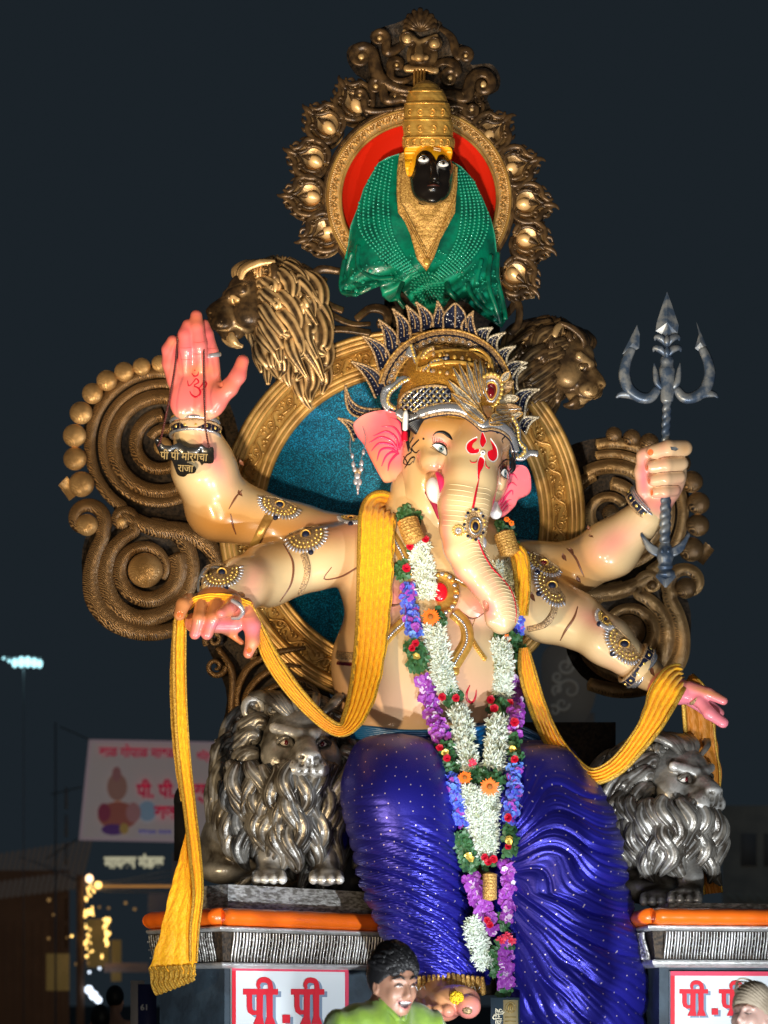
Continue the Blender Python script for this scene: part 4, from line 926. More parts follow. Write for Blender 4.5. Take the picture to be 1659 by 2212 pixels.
nail = M('orange_nail_paint', (0.75, 0.17, 0.05), .2, coat=.6)
for (x, y, r) in [(389, 1327, 7), (538, 1404, 6)]: V, F = patch(hb2, [(x + r * math.cos(a), y + r * 1.1 * math.sin(a)) for a in np.linspace(0, 2 * PI, 14, endpoint=False)], .6, 3); obj('fingernail', V, F, nail, h2)
# fist round the trident
s = SDF((1355, 930, -30), (1520, 1150, 150), 3)
s.ell((1438, 1020, 35), (46, 60, 28), 14); s.chain([(1432, 1060, 30, 34), (1405, 1105, 30, 38)], 16)
s.chain([(1478, 968, 52, 18), (1445, 968, 74, 18), (1412, 976, 76, 15.5)], 3); s.chain([(1472, 1001, 58, 15.5), (1440, 1004, 78, 16), (1409, 1009, 72, 14)], 2.5)
s.chain([(1467, 1030, 56, 15), (1438, 1033, 76, 15.5), (1413, 1038, 70, 13)], 2.5); s.chain([(1456, 1058, 52, 14), (1436, 1061, 70, 14.5), (1417, 1064, 64, 12)], 2.5)
s.chain([(1408, 975, 56, 14), (1391, 985, 48, 15), (1388, 1020, 46, 17), (1396, 1060, 44, 22)], 8)
h3, hb3 = hand_obj(s, (0.80, 0.52, 0.30), [(1390, 1030, 14, 60, HOT, .85), (1432, 985, 12, 60, ROSE, .4), (1430, 1090, 44, 22, PINK, .8), (1470, 1060, 18, 26, ROSE, .5), (1480, 970, 14, 14, OCH, .4)], 'fist gripping the trident')
for (x, y, a, b) in [(1405, 977, 6.5, 7), (1397, 1010, 3, 7.5), (1402, 1038, 3, 7), (1408, 1064, 3, 6.5)]:
    V, F = patch(hb3, [(x + a * math.cos(t), y + b * math.sin(t)) for t in np.linspace(0, 2 * PI, 14, endpoint=False)], .8, 3, default=60); obj('fingernail', V, F, nail, h3)
for p in ([(1412, 993), (1440, 986), (1478, 985)], [(1412, 1023), (1440, 1019), (1474, 1018)], [(1416, 1051), (1438, 1048), (1466, 1049)]):
    V, F = stroke(hb3, p, [.8, 1.4, .8], .1); obj('finger_crease', V, F, brownpaint, h3)
V, F = patch(hb3, [(1448, 965), (1458, 965), (1466, 970), (1460, 974), (1450, 972)], .8, 3); obj('paint_chip', V, F, steel, h3)
# open right-hand side hand
s = SDF((1395, 1430, 80), (1600, 1610, 250), 3)
s.chain([(1425, 1475, 145, 32), (1465, 1494, 158, 27), (1490, 1500, 162, 22)], 8)
s.chain([(1490, 1488, 168, 17), (1530, 1498, 180, 13), (1563, 1514, 184, 9.5)], 4); s.chain([(1484, 1500, 160, 18), (1512, 1514, 178, 14), (1532, 1540, 190, 14), (1562, 1561, 196, 12)], 5)
s.chain([(1492, 1500, 148, 16), (1530, 1520, 146, 12), (1556, 1540, 140, 9)], 4); s.chain([(1486, 1508, 140, 15), (1520, 1532, 130, 11), (1545, 1552, 124, 9)], 4)
h4, hb4 = hand_obj(s, (0.88, 0.22, 0.27), [(1530, 1495, 50, 8, OCH, .8, .3), (1430, 1470, 30, 30, OCH, .8), (1565, 1530, 8, 14, OCH, .3)], 'open hand reaching out to the side')

# rings and bangles ---------------------------------------------------
def ring3(c, ang, rx, rz, tilt=0.3, n=40):
    """loop round a limb whose axis makes angle ang in the photo plane"""
    ax = np.array([math.cos(ang), math.sin(ang), 0]); e1 = np.array([-math.sin(ang), math.cos(ang), 0]); e2 = np.array([0, 0, 1.]) * math.cos(tilt) + ax * math.sin(tilt)
    t = np.linspace(0, 2 * PI, n, endpoint=False); return np.asarray(c, float) + np.outer(np.cos(t), e1) * rx + np.outer(np.sin(t), e2) * rz, np.cross(e1, e2)
def bangle(name, c, ang, rx, rz, tilt, wd, th, mat, par=idol, ridges=0):
    pts, ax = ring3(c, ang, rx, rz, tilt); V, F = tube(np.column_stack([pts, np.full(len(pts), th)]), seg=12, n=72, closed=True, flat=wd / th, ref=ax, ridges=ridges); return obj(name, V, F, mat, par)
def band_bangle(c, ang, rx, rz, tilt, wd, nst=14, mats=None):
    """navy band with gold edges, bars and studs"""
    m = mats or (navy, rosegold, stone_y)
    b = bangle('bangle', c, ang, rx, rz, tilt, wd, 3, m[0]); pts, ax = ring3(c, ang, rx + 1, rz + 1, tilt, nst * 2)
    for q in (-1, 1): bangle('bangle_edge', np.asarray(c, float) + ax * q * wd, ang, rx + 1, rz + 1, tilt, 3.2, 4, m[1] if q < 0 else silver, b, ridges=4)
    for i, p in enumerate(pts):
        if i % 2: V, F = ball(p, (4.2, 4.2, 4.2), 10, 6); obj('bangle_stud', V, F, m[2], b)
        else:
            V, F = tube([tuple(p - ax * wd), tuple(p + ax * wd)], 2.2, seg=6, n=4, ref=(1, .3, 0)); obj('bangle_bar', V, F, m[1], b)
    return b
band_bangle((422, 933, 50), PI / 2 + .05, 52, 46, -.35, 10); bangle('bangle', (421, 913, 50), PI / 2 + .05, 52, 44, -.35, 5, 3, silver, ridges=5); bangle('bangle', (421, 905, 50), PI / 2, 50, 42, -.35, 3, 3, gold)
band_bangle((1392, 1092, 28), -.78, 44, 42, -.3, 9, 12); bangle('bangle', (1400, 1082, 28), -.78, 43, 42, -.3, 3.5, 3, silver)
band_bangle((1376, 1438, 122), .62, 46, 42, .25, 11, 12); bangle('bangle', (1390, 1448, 126), .62, 42, 40, .25, 5, 4, silver); bangle('bangle', (1368, 1432, 118), .62, 46, 42, .25, 3, 3, gold)
band_bangle((480, 1280, 222), 2.75, 62, 52, .9, 7, 14, (navy, rosegold, gold)); bangle('bangle', (474, 1284, 236), 2.75, 62, 52, .95, 3, 3, silver); bangle('bangle', (486, 1276, 212), 2.75, 60, 50, .9, 3, 3, rosegold, ridges=4)
V, F = tube([(500, 1296, 330, 4.5), (518, 1308, 334, 5), (524, 1322, 330, 5), (516, 1334, 322, 4.5), (500, 1335, 316, 3.5)], seg=8, n=24, ridges=4); obj('finger_ring', V, F, crystal, h2)
bangle('finger_ring', (457, 768, 72), PI / 2 - .15, 19, 19, 0, 5, 2.5, crystal, raised, ridges=5); bangle('finger_ring', (1478, 1494, 160), .5, 22, 22, .1, 6, 2.5, silver, h4, ridges=5); bangle('finger_ring', (1504, 1510, 172), .9, 16, 17, .1, 4, 2, rosegold, h4, ridges=5)
# forearm and arm jewels
def jewel(bv, c, W, Hh, rot, name='armlet', default=50, dark=False, strap=None):
    ca, sa = math.cos(rot), math.sin(rot)
    def L(p): return [(c[0] + a * ca - b * sa, c[1] + a * sa + b * ca) for a, b in p]
    half = [(W * math.cos(t), Hh * math.sin(t) ** .8) for t in np.linspace(0, PI, 15)]
    V, F = patch(bv, L([(W, 0), (W * .8, -Hh * .18), (0, -Hh * .3), (-W * .8, -Hh * .18)] + [(-x, y) for x, y in half[:-1]]), 1.5, 5, default=default); base = obj(name, V, F, rosegold, idol)
    for f, mt, sz, nn in ((.55, stone_y, 2.6, 9), (.76, stone_y, 3.0, 13), (.98, crystal, 3.6, 19)):
        pts = on(bv, L([(W * f * math.cos(t), Hh * f * math.sin(t) ** .8) for t in np.linspace(.05, PI - .05, nn)]), 4, default)
        for i, p in enumerate(pts):
            t = .05 + (PI - .1) * i / (nn - 1)
            if f > .9: V, F = ball((0, 0, 0), (sz * 1.7, sz * .7, sz * .8), 8, 5); obj('fringe_bead', xf(V, p, 1, rot + t), F, mt, base)
            else: V, F = ball(p, sz, 8, 5); obj('bead', V, F, mt, base)
    p = on(bv, L([(0, Hh * .12)]), 4, default)[0]; V, F = ball(p, (W * .17, Hh * .2, 5), 14, 8); g = obj('gem', V, F, navy if not dark else gem_red, base)
    V, F = tube([(p[0] + W * .22 * math.cos(t), p[1] + Hh * .26 * math.sin(t), p[2] - 1, 2) for t in np.linspace(0, 2 * PI, 16, endpoint=False)], seg=6, n=24, closed=True); obj('gem_rim', V, F, gold, base)
    p = on(bv, L([(0, Hh * 1.12)]), 3, default)[0]; V, F = ball(p, (6, 6, 4), 10, 6); obj('gem', V, F, navy, base)
    return base
jewel(bb, (659, 1150), 46, 40, R(-16)); jewel(bb, (605, 1086), 46, 30, R(18)); jewel(bb, (478, 1232), 44, 36, R(-14), default=180); jewel(bb, (758, 1116), 26, 14, R(2))
jewel(bb, (1196, 1262), 48, 34, R(58)); jewel(bb, (1176, 1212), 42, 26, R(30), dark=True); jewel(bb, (1352, 1388), 50, 34, R(50), default=110); jewel(bb, (1310, 1335), 24, 18, R(50), default=90)
def strap(bv, pts, w=7, mat=rosegold, name='armlet_strap'):
    V, F = stroke(bv, pts, w, .5, n=34, flat=.3, seg=10); return obj(name, V, F, mat, idol)
strap(bb, [(655, 1198), (662, 1225), (658, 1252), (644, 1282)], 9); strap(bb, [(585, 1108), (572, 1130), (556, 1160), (545, 1178)], 11, oldgold); strap(bb, [(1200, 1300), (1196, 1325), (1176, 1348), (1140, 1358)], 8)
strap(bb, [(727, 1414), (758, 1418), (800, 1414)], 9, rosegold, 'waist_band'); strap(bb, [(728, 1432), (760, 1435), (790, 1432)], 4, gem_red, 'waist_band')
# necklace, chest plate and sacred thread
for p, w in [([(820, 1402), (845, 1370), (872, 1345)], 12), ([(842, 1150), (860, 1180), (880, 1220), (892, 1240)], 13), ([(985, 1250), (1010, 1262), (1040, 1268)], 12), ([(990, 1330), (1012, 1370), (1030, 1400), (1048, 1425)], 6), ([(980, 1325), (1003, 1350), (1008, 1385), (990, 1420), (978, 1440)], 15)]:
    V, F = stroke(bb, p, w, 1, n=30, flat=.5, seg=14); obj('gold_collar_piece', V, F, gold, idol)
    for k in (-.5, 0, .5):
        q = np.array(p, float); d = np.gradient(q, axis=0); nrm = np.column_stack([-d[:, 1], d[:, 0]]); nrm /= np.linalg.norm(nrm, axis=1, keepdims=True)
        V, F = stroke(bb, [tuple(x) for x in q + nrm * w * k], w * .14, w * .42, n=30); obj('collar_ridge', V, F, gold, idol)
    q2 = crom(np.array([t + (0,) for t in p], float), max(6, int(len(p) * 5)))[:, :2]
    for x in on(bb, q2, w * .5 + 1): V, F = ball(x, (3.2, 3.2, 2.4), 8, 5); obj('collar_bead', V, F, silver if w > 10 else gold, idol)
V, F = patch(bb, [(966 + 26 * math.cos(a), 1280 + 42 * math.sin(a)) for a in np.linspace(0, 2 * PI, 26, endpoint=False)], 6, 6, thick=8); pl = obj('chest_medallion', V, F, gold, idol)
V, F = ball(on(bb, [(950, 1279)], 12)[0], (17, 21, 8), 20, 10); obj('chest_ruby', V, F, ruby, pl)
for i in range(14):
    a = -1.9 + 3.8 * i / 13; p = on(bb, [(956 + 29 * math.cos(a), 1282 + 42 * math.sin(a))], 10)[0]; V, F = ball(p, (6, 5, 5), 10, 6); obj('medallion_boss', V, F, silver if i % 2 else gold, pl)
V, F = ball(on(bb, [(983, 1450)], 4)[0], (10, 11, 8), 14, 8); obj('buckle_boss', V, F, gold, idol)
V, F = stroke(bb, [(1027, 1335), (1010, 1380), (985, 1440), (968, 1480), (962, 1505)], .7, 1, n=20); obj('thread', V, F, goldpaint, idol)
# nose ornament on the trunk
p0 = on(hb, [(1023, 1132)], 0)[0]
def J(x, y, off=3): return on(hb, [(x, y)], off)[0]
V, F = patch(hb, [(1022, 1098), (1036, 1112), (1044, 1135), (1042, 1155), (1030, 1166), (1016, 1160), (1008, 1142), (1010, 1120)], 2, 4, smoothn=30, thick=4, default=250); orn = obj('trunk_jewel', V, F, rosegold, head)
for i in range(22):
    a = 2 * PI * i / 22; V, F = ball(J(1025 + 22 * math.cos(a), 1133 + 33 * math.sin(a), 4), 3.4, 8, 6); obj('jewel_bead', V, F, [stone_y, crystal, navy][i % 3], orn)
for r, m_ in ((14, silver), (9, gold)):
    V, F = tube([tuple(J(1027 + r * .9 * math.cos(a), 1136 + r * 1.25 * math.sin(a), 5)) + (2,) for a in np.linspace(0, 2 * PI, 16, endpoint=False)], seg=6, n=30, closed=True); obj('jewel_ring', V, F, m_, orn)
V, F = ball(J(1027, 1137, 4), (6, 9, 5), 12, 8); obj('gem', V, F, navy, orn)
for (x, y, r) in [(985, 1146, 11), (980, 1150, 4)]:
    for i in range(12):
        a = 2 * PI * i / 12; V, F = ball(J(990 + r * math.cos(a), 1146 + r * math.sin(a), 3), 3, 8, 5); obj('jewel_bead', V, F, stone_y if r > 5 else crystal, orn)
V, F = ball(J(1046, 1172, 4), (6, 12, 5), 10, 6); obj('jewel_drop', V, F, crystal, orn)

# ------------------------------------------------------------------ crown
crn = obj('crown', *tube([(820, 930, 10, 3), (836, 830, 20, 4)], seg=6), navy, idol)
def cz(p): return [(691.3 + a / 3, 636 + b / 3) for a, b in p]
def plate(pts, w, th, mat, name, par, step=None, sn=None, H=None):
    V, F = slab(pts, w, th, step, sn, H); return obj(name, V, F, mat, par)
# arched halo band
A_ = np.linspace(PI * 1.06, PI * 2.02, 60)
arc = lambda r: [(963 + r * 1.0 * math.cos(a), 855 + r * .98 * math.sin(a)) for a in A_]
hw = 40
V, F = sweep([(x, y, hw, 14) for x, y in arc(131)], [(-1, 0), (-.9, 5), (.9, 5), (1, 0)], n=90, back=-5); halo = obj('halo_band', V, F, rosegold, crn)
for r in (146, 133, 116): V, F = tube([(x, y, hw + 6, 2.4) for x, y in arc(r)], seg=8, n=120, ridges=0, disp=lambda s, t, c: .6 * np.sin(s * 500) + 0 * t); obj('halo_cord', V, F, goldpaint if r != 133 else navy, crn)
for i in range(26):
    a = A_[0] + (A_[-1] - A_[0]) * (i + .5) / 26; x, y = 963 + 125 * math.cos(a), 855 + 122.5 * math.sin(a)
    V, F = tube([(x + 6 * math.cos(t), y + 6 * math.sin(t), hw + 7, 1.8) for t in np.linspace(0, 2 * PI, 10, endpoint=False)], seg=6, n=16, closed=True); o = obj('mirror_rim', V, F, rosegold, crn)
    V, F = ball((x, y, hw + 6), (3.4, 3.4, 2), 10, 5); obj('mirror', V, F, crystal, o)
# flames
dots = {}
def flame(base, tip, wd, bend, w=34, rimmat=rosegold):
    wd *= 1.12; bend *= 1.5
    b = np.array(base, float); t = np.array(tip, float); d = t - b; L = np.linalg.norm(d); d /= L; n = np.array([-d[1], d[0]])
    def pt(s, o): c = b + d * L * s + n * bend * L * math.sin(s * PI * .95) * .8 * (1 - .2 * s); return c + n * o
    S_ = np.linspace(0, 1, 14); prof = [wd * (1 - x) ** .75 * (1 + .35 * math.sin(x * PI)) for x in S_]
    left = [tuple(pt(x, -p)) for x, p in zip(S_, prof)]; right = [tuple(pt(x, p)) for x, p in zip(S_[:-1], prof[:-1])]
    poly = left + right[::-1]
    V, F = slab(poly, w, 5); f = obj('flame_plate', V, F, navy, crn)
    V, F = tube([(x, y, w + 2, 2.7) for x, y in left + [tuple(t + d * 3)] + right[::-1]], seg=6, n=60, disp=lambda s, tt, c: .5 * np.sin(s * 240) + 0 * tt); obj('flame_border', V, F, rimmat, f)
    V, F = tube([tuple(pt(x, 0)) + (w + 2, 1.6 * (1 - x * .6)) for x in np.linspace(.15, .92, 8)], seg=6, n=24); obj('flame_vein', V, F, rimmat, f)
    mb = MB()
    for x in np.arange(.05, .8, 9 / L):
        for o in (-.5, .5):
            q = pt(x + .02 * o, o * wd * (1 - x) ** .75 * 1.15); mb.add(ball((q[0], q[1], w + 1.5), 1.5, 6, 4))
    tag(mb.build('sequins', crystal, f), kind='stuff')
FL = [((240, 930), (120, 808), 9, .16), ((365, 770), (172, 590), 11, -.28), ((395, 640), (205, 440), 14, .12), ((420, 470), (275, 275), 14, .14), ((470, 390), (380, 168), 14, .12), ((540, 310), (470, 98), 13, .14), ((615, 250), (560, 78), 12, .12), ((695, 225), (622, 55), 12, .12), ((755, 215), (760, 48), 12, .10), ((975, 265), (992, 115), 13, -.15), ((1050, 310), (1115, 220), 13, -.25), ((1130, 390), (1200, 252), 11, -.3), ((1175, 460), (1265, 340), 11, -.22), ((1215, 530), (1338, 445), 11, -.18), ((1250, 610), (1335, 475), 12, -.3), ((1290, 760), (1420, 620), 14, -.25), ((1310, 880), (1412, 800), 10, -.2), ((455, 700), (300, 640), 12, .2), ((480, 560), (330, 400), 12, .15), ((430, 760), (330, 720), 9, -.2)]
for i, (b, t, w_, bd) in enumerate(FL[:17]):
    flame(cz([b])[0], cz([t])[0], w_, bd, 34 + (i % 2) * 4, rosegold if i < 10 else silverzari)
# central leaf of the halo
lf = cz([(790, 215), (800, 150), (790, 190), (820, 110), (875, 58), (925, 100), (945, 150), (945, 215), (870, 225)])
plate(cz([(800, 218), (800, 140), (835, 90), (877, 58), (918, 92), (940, 130), (948, 215), (870, 222)]), 40, 5, navy, 'halo_leaf', crn)
for p in ([(800, 218), (800, 140), (835, 90), (877, 58), (918, 92), (940, 130), (948, 215)], [(877, 62), (877, 140), (875, 215)]): V, F = tube([q + (44, 2.2) for q in cz(p)], seg=6, n=50); obj('leaf_border', V, F, rosegold, crn)
mb = MB()
for i in range(34): mb.add(ball(cz([(random.uniform(815, 930), random.uniform(110, 212))])[0] + (42,), 1.6, 6, 4))
tag(mb.build('sequins', crystal, crn), kind='stuff')
# gold dome of the crown
def dome():
    q = crom([(905, 128, 0), (880, 124, 0), (850, 112, 0), (838, 108, 0), (815, 104, 0), (800, 96, 0), (780, 84, 0), (760, 62, 0), (752, 34, 0), (749, 8, 0)], 44); th = np.linspace(0, 2 * PI, 60, endpoint=False); V = []
    for (y, r, _) in q:
        cx = 985 - (905 - y) * .10
        rr_ = r * (1 + .012 * math.sin(y * .55)); V.append(np.column_stack([cx + rr_ * np.cos(th), y + .14 * rr_ * np.cos(th) + 0 * th, 60 + rr_ * .85 * np.sin(th)]))
    i = np.arange(43)[:, None]; j = np.arange(60)[None, :]; j2 = (j + 1) % 60
    return np.vstack(V), np.stack([i * 60 + j, i * 60 + j2, (i + 1) * 60 + j2, (i + 1) * 60 + j], -1).reshape(-1, 4)
netgold = M('gold_net_cloth', (0.72, 0.36, 0.05), 0.38, 0.55, bump=(240, 1.0), c2=(0.30, 0.13, 0.02), nscale=190)
V, F = dome(); dm = obj('crown_dome', V, F, netgold, crn); db = bvh_of((V, F), (headV, headF))
def ds(name, pts, w, mat, off=2, n=40, par=None, **k):
    V, F = stroke(db, pts, w, off, n=n, default=120, **k); return obj(name, V, F, mat, par or crn)
for y in (765, 790): ds('dome_band', [(905 + (790 - y) * .6, y + 8), (940, y - 4), (985, y - 8), (1030, y), (1058, y + 16)], 5, gold)
for yy, hh in ((772, 6), (808, 5)):
    for i in range(13):
        a = -1.25 + 2.5 * i / 12; x = 982 + 78 * math.sin(a); y = yy + 14 * math.sin(a) + 6 * (1 - math.cos(a)); V, F = ball(on(db, [(x, y)], 2, 120)[0], (4 * math.cos(a) ** .5 + .6, hh, 4), 8, 6); obj('dome_boss', V, F, (gold, rosegold)[i % 2], dm)
for pts in ([(900, 800), (905, 770), (930, 750), (955, 752), (960, 768)], [(1065, 815), (1060, 780), (1040, 758), (1015, 755), (1008, 768)], [(925, 800), (935, 780), (955, 778), (960, 792)]):
    ds('dome_scroll', pts, [2, 4, 4, 3, 2], gold, 3)
# brow band
bz = cz([(500, 760), (560, 800), (610, 790), (680, 762), (760, 742), (850, 735), (930, 752), (1000, 800), (1050, 842), (1110, 838), (1180, 858), (1230, 905), (1255, 970), (1262, 1020)])
ds('brow_band', bz, 9, silver, 4, 90, flat=.6, seg=12, ridges=3); ds('brow_cord', [(x, y + 11) for x, y in bz], 3, rosegold, 4, 90); ds('brow_cord', [(x, y - 10) for x, y in bz], 3, rosegold, 5, 90); ds('brow_edge', [(x, y + 15) for x, y in bz], 1.8, navy, 2, 90)
# lattice panel
lat = cz([(520, 735), (520, 690), (560, 640), (640, 605), (740, 590), (820, 600), (850, 640), (840, 700), (780, 735), (680, 755), (600, 775)])
V, F = patch(db, lat, 3, 5, smoothn=50, default=140, thick=6); lp = obj('lattice_panel', V, F, navy, crn)
ds('lattice_border', lat[:6], 3, rosegold, 6, 50, par=lp)
la = np.array(lat)
for q in (1, -1):
    for k in range(-4, 12):
        seg_ = []
        for t in np.linspace(0, 130, 40):
            x = 860 + k * 14 + (t * .64 if q > 0 else 90 - t * .64); y = 830 + t * .62
            if inside(np.array([(x, y)]), la)[0]: seg_.append((x, y))
        if len(seg_) > 4: ds('lattice_bar', [seg_[0], seg_[len(seg_) // 2], seg_[-1]], 1.7, silver, 5, 16, par=lp)
for i in range(8):
    for j in range(6):
        x = 867 + i * 14 + (7 if j % 2 else 0); y = 836 + j * 9.5
        if inside(np.array([(x, y)]), la)[0]: V, F = ball(on(db, [(x, y)], 5, 140)[0], (3.2, 3.2, 2), 4, 4); obj('lattice_stone', V, F, stone_y, lp)
# feather leaves and large teardrop gem
def leafp(b, t, wd, mat=rosegold, lift=10):
    b = np.array(b, float); t = np.array(t, float); d = t - b; n = np.array([-d[1], d[0]]) / np.linalg.norm(d)
    S_ = np.linspace(0, 1, 9); pr = [wd * math.sin(PI * min(1, .15 + x * .85)) ** .8 for x in S_]
    poly = [tuple(b + d * x + n * p) for x, p in zip(S_, pr)] + [tuple(b + d * x - n * p) for x, p in zip(S_[::-1][1:], pr[::-1][1:])]
    V, F = patch(db, poly, lift, 4, default=150, thick=4); f = obj('crown_feather', V, F, mat, crn)
    V, F = stroke(db, poly + [poly[0]], 1.2, lift + .8, n=44, default=150); obj('feather_edge', V, F, goldpaint, f); V, F = stroke(db, [tuple(b), tuple((b + t) / 2), tuple(t)], 1.2, lift + 1, n=12, default=150); obj('feather_vein', V, F, silver, f)
for i, (b, t, w_) in enumerate([((1040, 790), (860, 470), 8), ((1040, 770), (900, 450), 8), ((1030, 700), (950, 440), 8), ((1040, 660), (1000, 430), 8), ((1060, 640), (1035, 415), 7), ((1080, 620), (1070, 460), 7), ((1050, 800), (830, 555), 10), ((1060, 810), (850, 640), 11), ((1065, 820), (900, 690), 11), ((1160, 640), (1255, 560), 11), ((1160, 690), (1290, 670), 12), ((1140, 750), (1310, 740), 13), ((1110, 800), (1320, 770), 12), ((1100, 830), (1290, 790), 10), ((1180, 560), (1230, 500), 8)]):
    leafp(cz([b])[0], cz([t])[0], w_, rosegold if i % 2 else silverzari, 8 + i * .35)
gc = cz([(1110, 622)])[0]; gd = depth(db, gc[0], gc[1], 150) + 16
def drop(k, n=24): return [(gc[0] + k * (13 * math.sin(a)) * (1 + .25 * math.cos(a)), gc[1] + 2 - k * 19 * math.cos(a) * (1.0 if math.cos(a) < 0 else 1.15)) for a in np.linspace(0, 2 * PI, n, endpoint=False)]
plate(drop(1.9), gd - 4, 8, rosegold, 'teardrop_mount', crn)
for k, mt, r in ((1.75, stone_y, 4.2), (1.15, silver, 3), (.9, gold, 2)):
    if k > 1.5:
        for p in drop(k, 22): V, F = ball(p + (gd - 1,), r, 10, 6); obj('mount_stone', V, F, mt, crn)
    else: V, F = tube([p + (gd - 1, r) for p in drop(k)], seg=8, n=60, closed=True); obj('mount_rim', V, F, mt, crn)
V, F = slab(drop(.78), gd, 4); obj('teardrop_gem', V, F, gem_red, crn)
V, F = ball((gc[0], gc[1] + 3, gd - 1), (9, 13, 7), 16, 10); obj('teardrop_gem', V, F, gem_red, crn)
# bead ropes at both sides of the crown
def rope(pts, r=4.2, w=95, mats=(stone_y, silver)):
    q = crom([p + (0,) for p in pts], 100)[:, :2]; L = np.concatenate([[0], np.cumsum(np.linalg.norm(np.diff(q, axis=0), axis=1))]); n = int(L[-1] / (r * 1.9))
    V, F = tube([tuple(p) + (w - 3, r * 1.5) for p in q[::6]], seg=8, n=50, flat=.6); b = obj('bead_rope', V, F, mats[1], crn)
    for i in range(n): p = [np.interp(i / n * L[-1], L, q[:, k]) for k in (0, 1)]; V, F = ball((p[0], p[1], w), r, 8, 6); obj('rope_bead', V, F, mats[0], b)
rope(cz([(590, 330), (610, 400), (630, 460), (610, 530), (540, 560), (490, 600), (450, 640), (440, 700), (500, 750)]), 3.6, 105)
rope(cz([(1250, 800), (1280, 860), (1290, 950), (1330, 1000), (1300, 1050), (1250, 1060)]), 4, 100)
rope(cz([(690, 480), (730, 440), (800, 420), (840, 410)]), 4, 130, (crystal, navy)); rope(cz([(735, 570), (730, 520), (715, 480)]), 4, 135, (crystal, navy)); rope(cz([(660, 410), (700, 360), (740, 345)]), 3.6, 118, (stone_y, rosegold))
for p in ([(590, 330), (575, 370), (590, 400)], [(600, 560), (540, 545), (480, 590), (420, 620), (410, 690), (440, 750)], [(1240, 950), (1260, 1040), (1310, 1060), (1360, 1030), (1410, 1035)], [(1230, 820), (1240, 900), (1290, 960)]):
    V, F = tube([q + (98, 7 if i else 2) for i, q in enumerate(cz(p))], seg=10, n=40, ridges=3, flat=.7); obj('silver_scroll', V, F, silver, crn)
# hair and side tassel under the crown
for i in range(9):
    V, F = tube([(870 + i * 4, 905 + i * 2, 120, 2), (878 + i * 3.5, 918 + i * 3, 138, 4), (888 + i * 3, 912 + i * 2, 146, 3), (905 + i * 2, 905, 150, 1.5)], seg=8, n=18); obj('hair_strand', V, F, blackpaint, crn)
for p in ([(868, 900), (872, 930), (880, 950), (884, 975)], [(876, 905), (884, 935), (893, 950), (888, 965)], [(884, 910), (896, 930), (902, 940), (912, 925)], [(1103, 925), (1108, 950), (1110, 980), (1105, 1010)], [(1102, 990), (1108, 1000), (1108, 1012), (1102, 1020)]):
    V, F = tube([q + (112, 6 - abs(i - 1.5) * 1.6) for i, q in enumerate(p)], seg=8, n=24, ridges=3); obj('hair_strand', V, F, blackpaint, crn)
tas = obj('tassel', *tube([(877, 886, 150, 2), (876, 896, 152, 5.5), (875, 925, 152, 5.5), (875, 930, 152, 3)], seg=12, n=24, ridges=6), whitepaint, crn)
V, F = tube([(875, 932, 152, 5), (874, 940, 152, 6), (874, 952, 152, 6.5)], seg=14, n=12, ridges=7, ramp=.2); obj('tassel_skirt', V, F, redline, tas)
# hanging crystal earring
for p in ([(757, 945), (756, 965), (760, 985), (768, 1005)], [(783, 920), (790, 950), (782, 985), (776, 1005)]): V, F = tube([q + (70, .9) for q in p], seg=5, n=20); obj('earring_wire', V, F, silver, idol)
er = obj('earring', *ball((773, 1020, 72), (8, 9, 6), 10, 6), rosegold, idol)
for (x, y, a, b) in [(761, 985, 4, 6), (785, 977, 4, 6), (763, 1003, 4.5, 7), (781, 1000, 4.5, 7), (766, 1014, 5, 6), (780, 1013, 5, 6), (772, 1028, 7, 7), (768, 1040, 5, 8), (777, 1041, 5, 8), (773, 1053, 4, 8), (773, 1063, 2.5, 6)]:
    V, F = ball((x, y, 76), (a, b, 4), 8, 6); obj('earring_crystal', V, F, crystal, er)
V, F = ball((862, 1108, 30), (9, 9, 8), 8, 6); obj('earring_drop', V, F, crystal, idol)

# ================================================================== robe (dhoti) of the idol
def satin():
    m = M('blue_satin_with_sequins', (0.024, 0.022, 0.36), 0.33, 0.6, bump=(220, 0.3), spec=0.7); nt = m.node_tree; N = nt.nodes; L = nt.links; b = N['Principled BSDF']
    uv = N.new('ShaderNodeUVMap'); uv.uv_map = 'UVMap'
    v = N.new('ShaderNodeTexVoronoi'); v.voronoi_dimensions = '2D'; v.inputs['Scale'].default_value = 1; v.inputs['Randomness'].default_value = .35; L.new(uv.outputs[0], v.inputs['Vector'])
    lt = N.new('ShaderNodeMath'); lt.operation = 'LESS_THAN'; lt.inputs[1].default_value = .058; L.new(v.outputs['Distance'], lt.inputs[0])
    mx = N.new('ShaderNodeMix'); mx.data_type = 'RGBA'; L.new(lt.outputs[0], mx.inputs[0])
    src = b.inputs['Base Color'].links[0].from_socket; L.new(src, mx.inputs[6]); mx.inputs[7].default_value = (.62, .52, .60, 1); L.new(mx.outputs[2], b.inputs['Base Color'])
    return m
satinm = satin()
bluecloth = M('bright_blue_satin', (0.0, 0.11, 0.33), 0.35, 0.1, bump=(60, .4), spec=.8)
def sn(x, y, k=0): return np.sin(x * 1.7 + 1.3 * np.sin(y * 1.1 + k) + k) * .6 + np.sin(x * .6 - y * 1.9 + 2 * k + np.sin(x * 1.2)) * .4
def puff(ph, e=.55): return np.abs(np.sin(ph / 2)) ** e
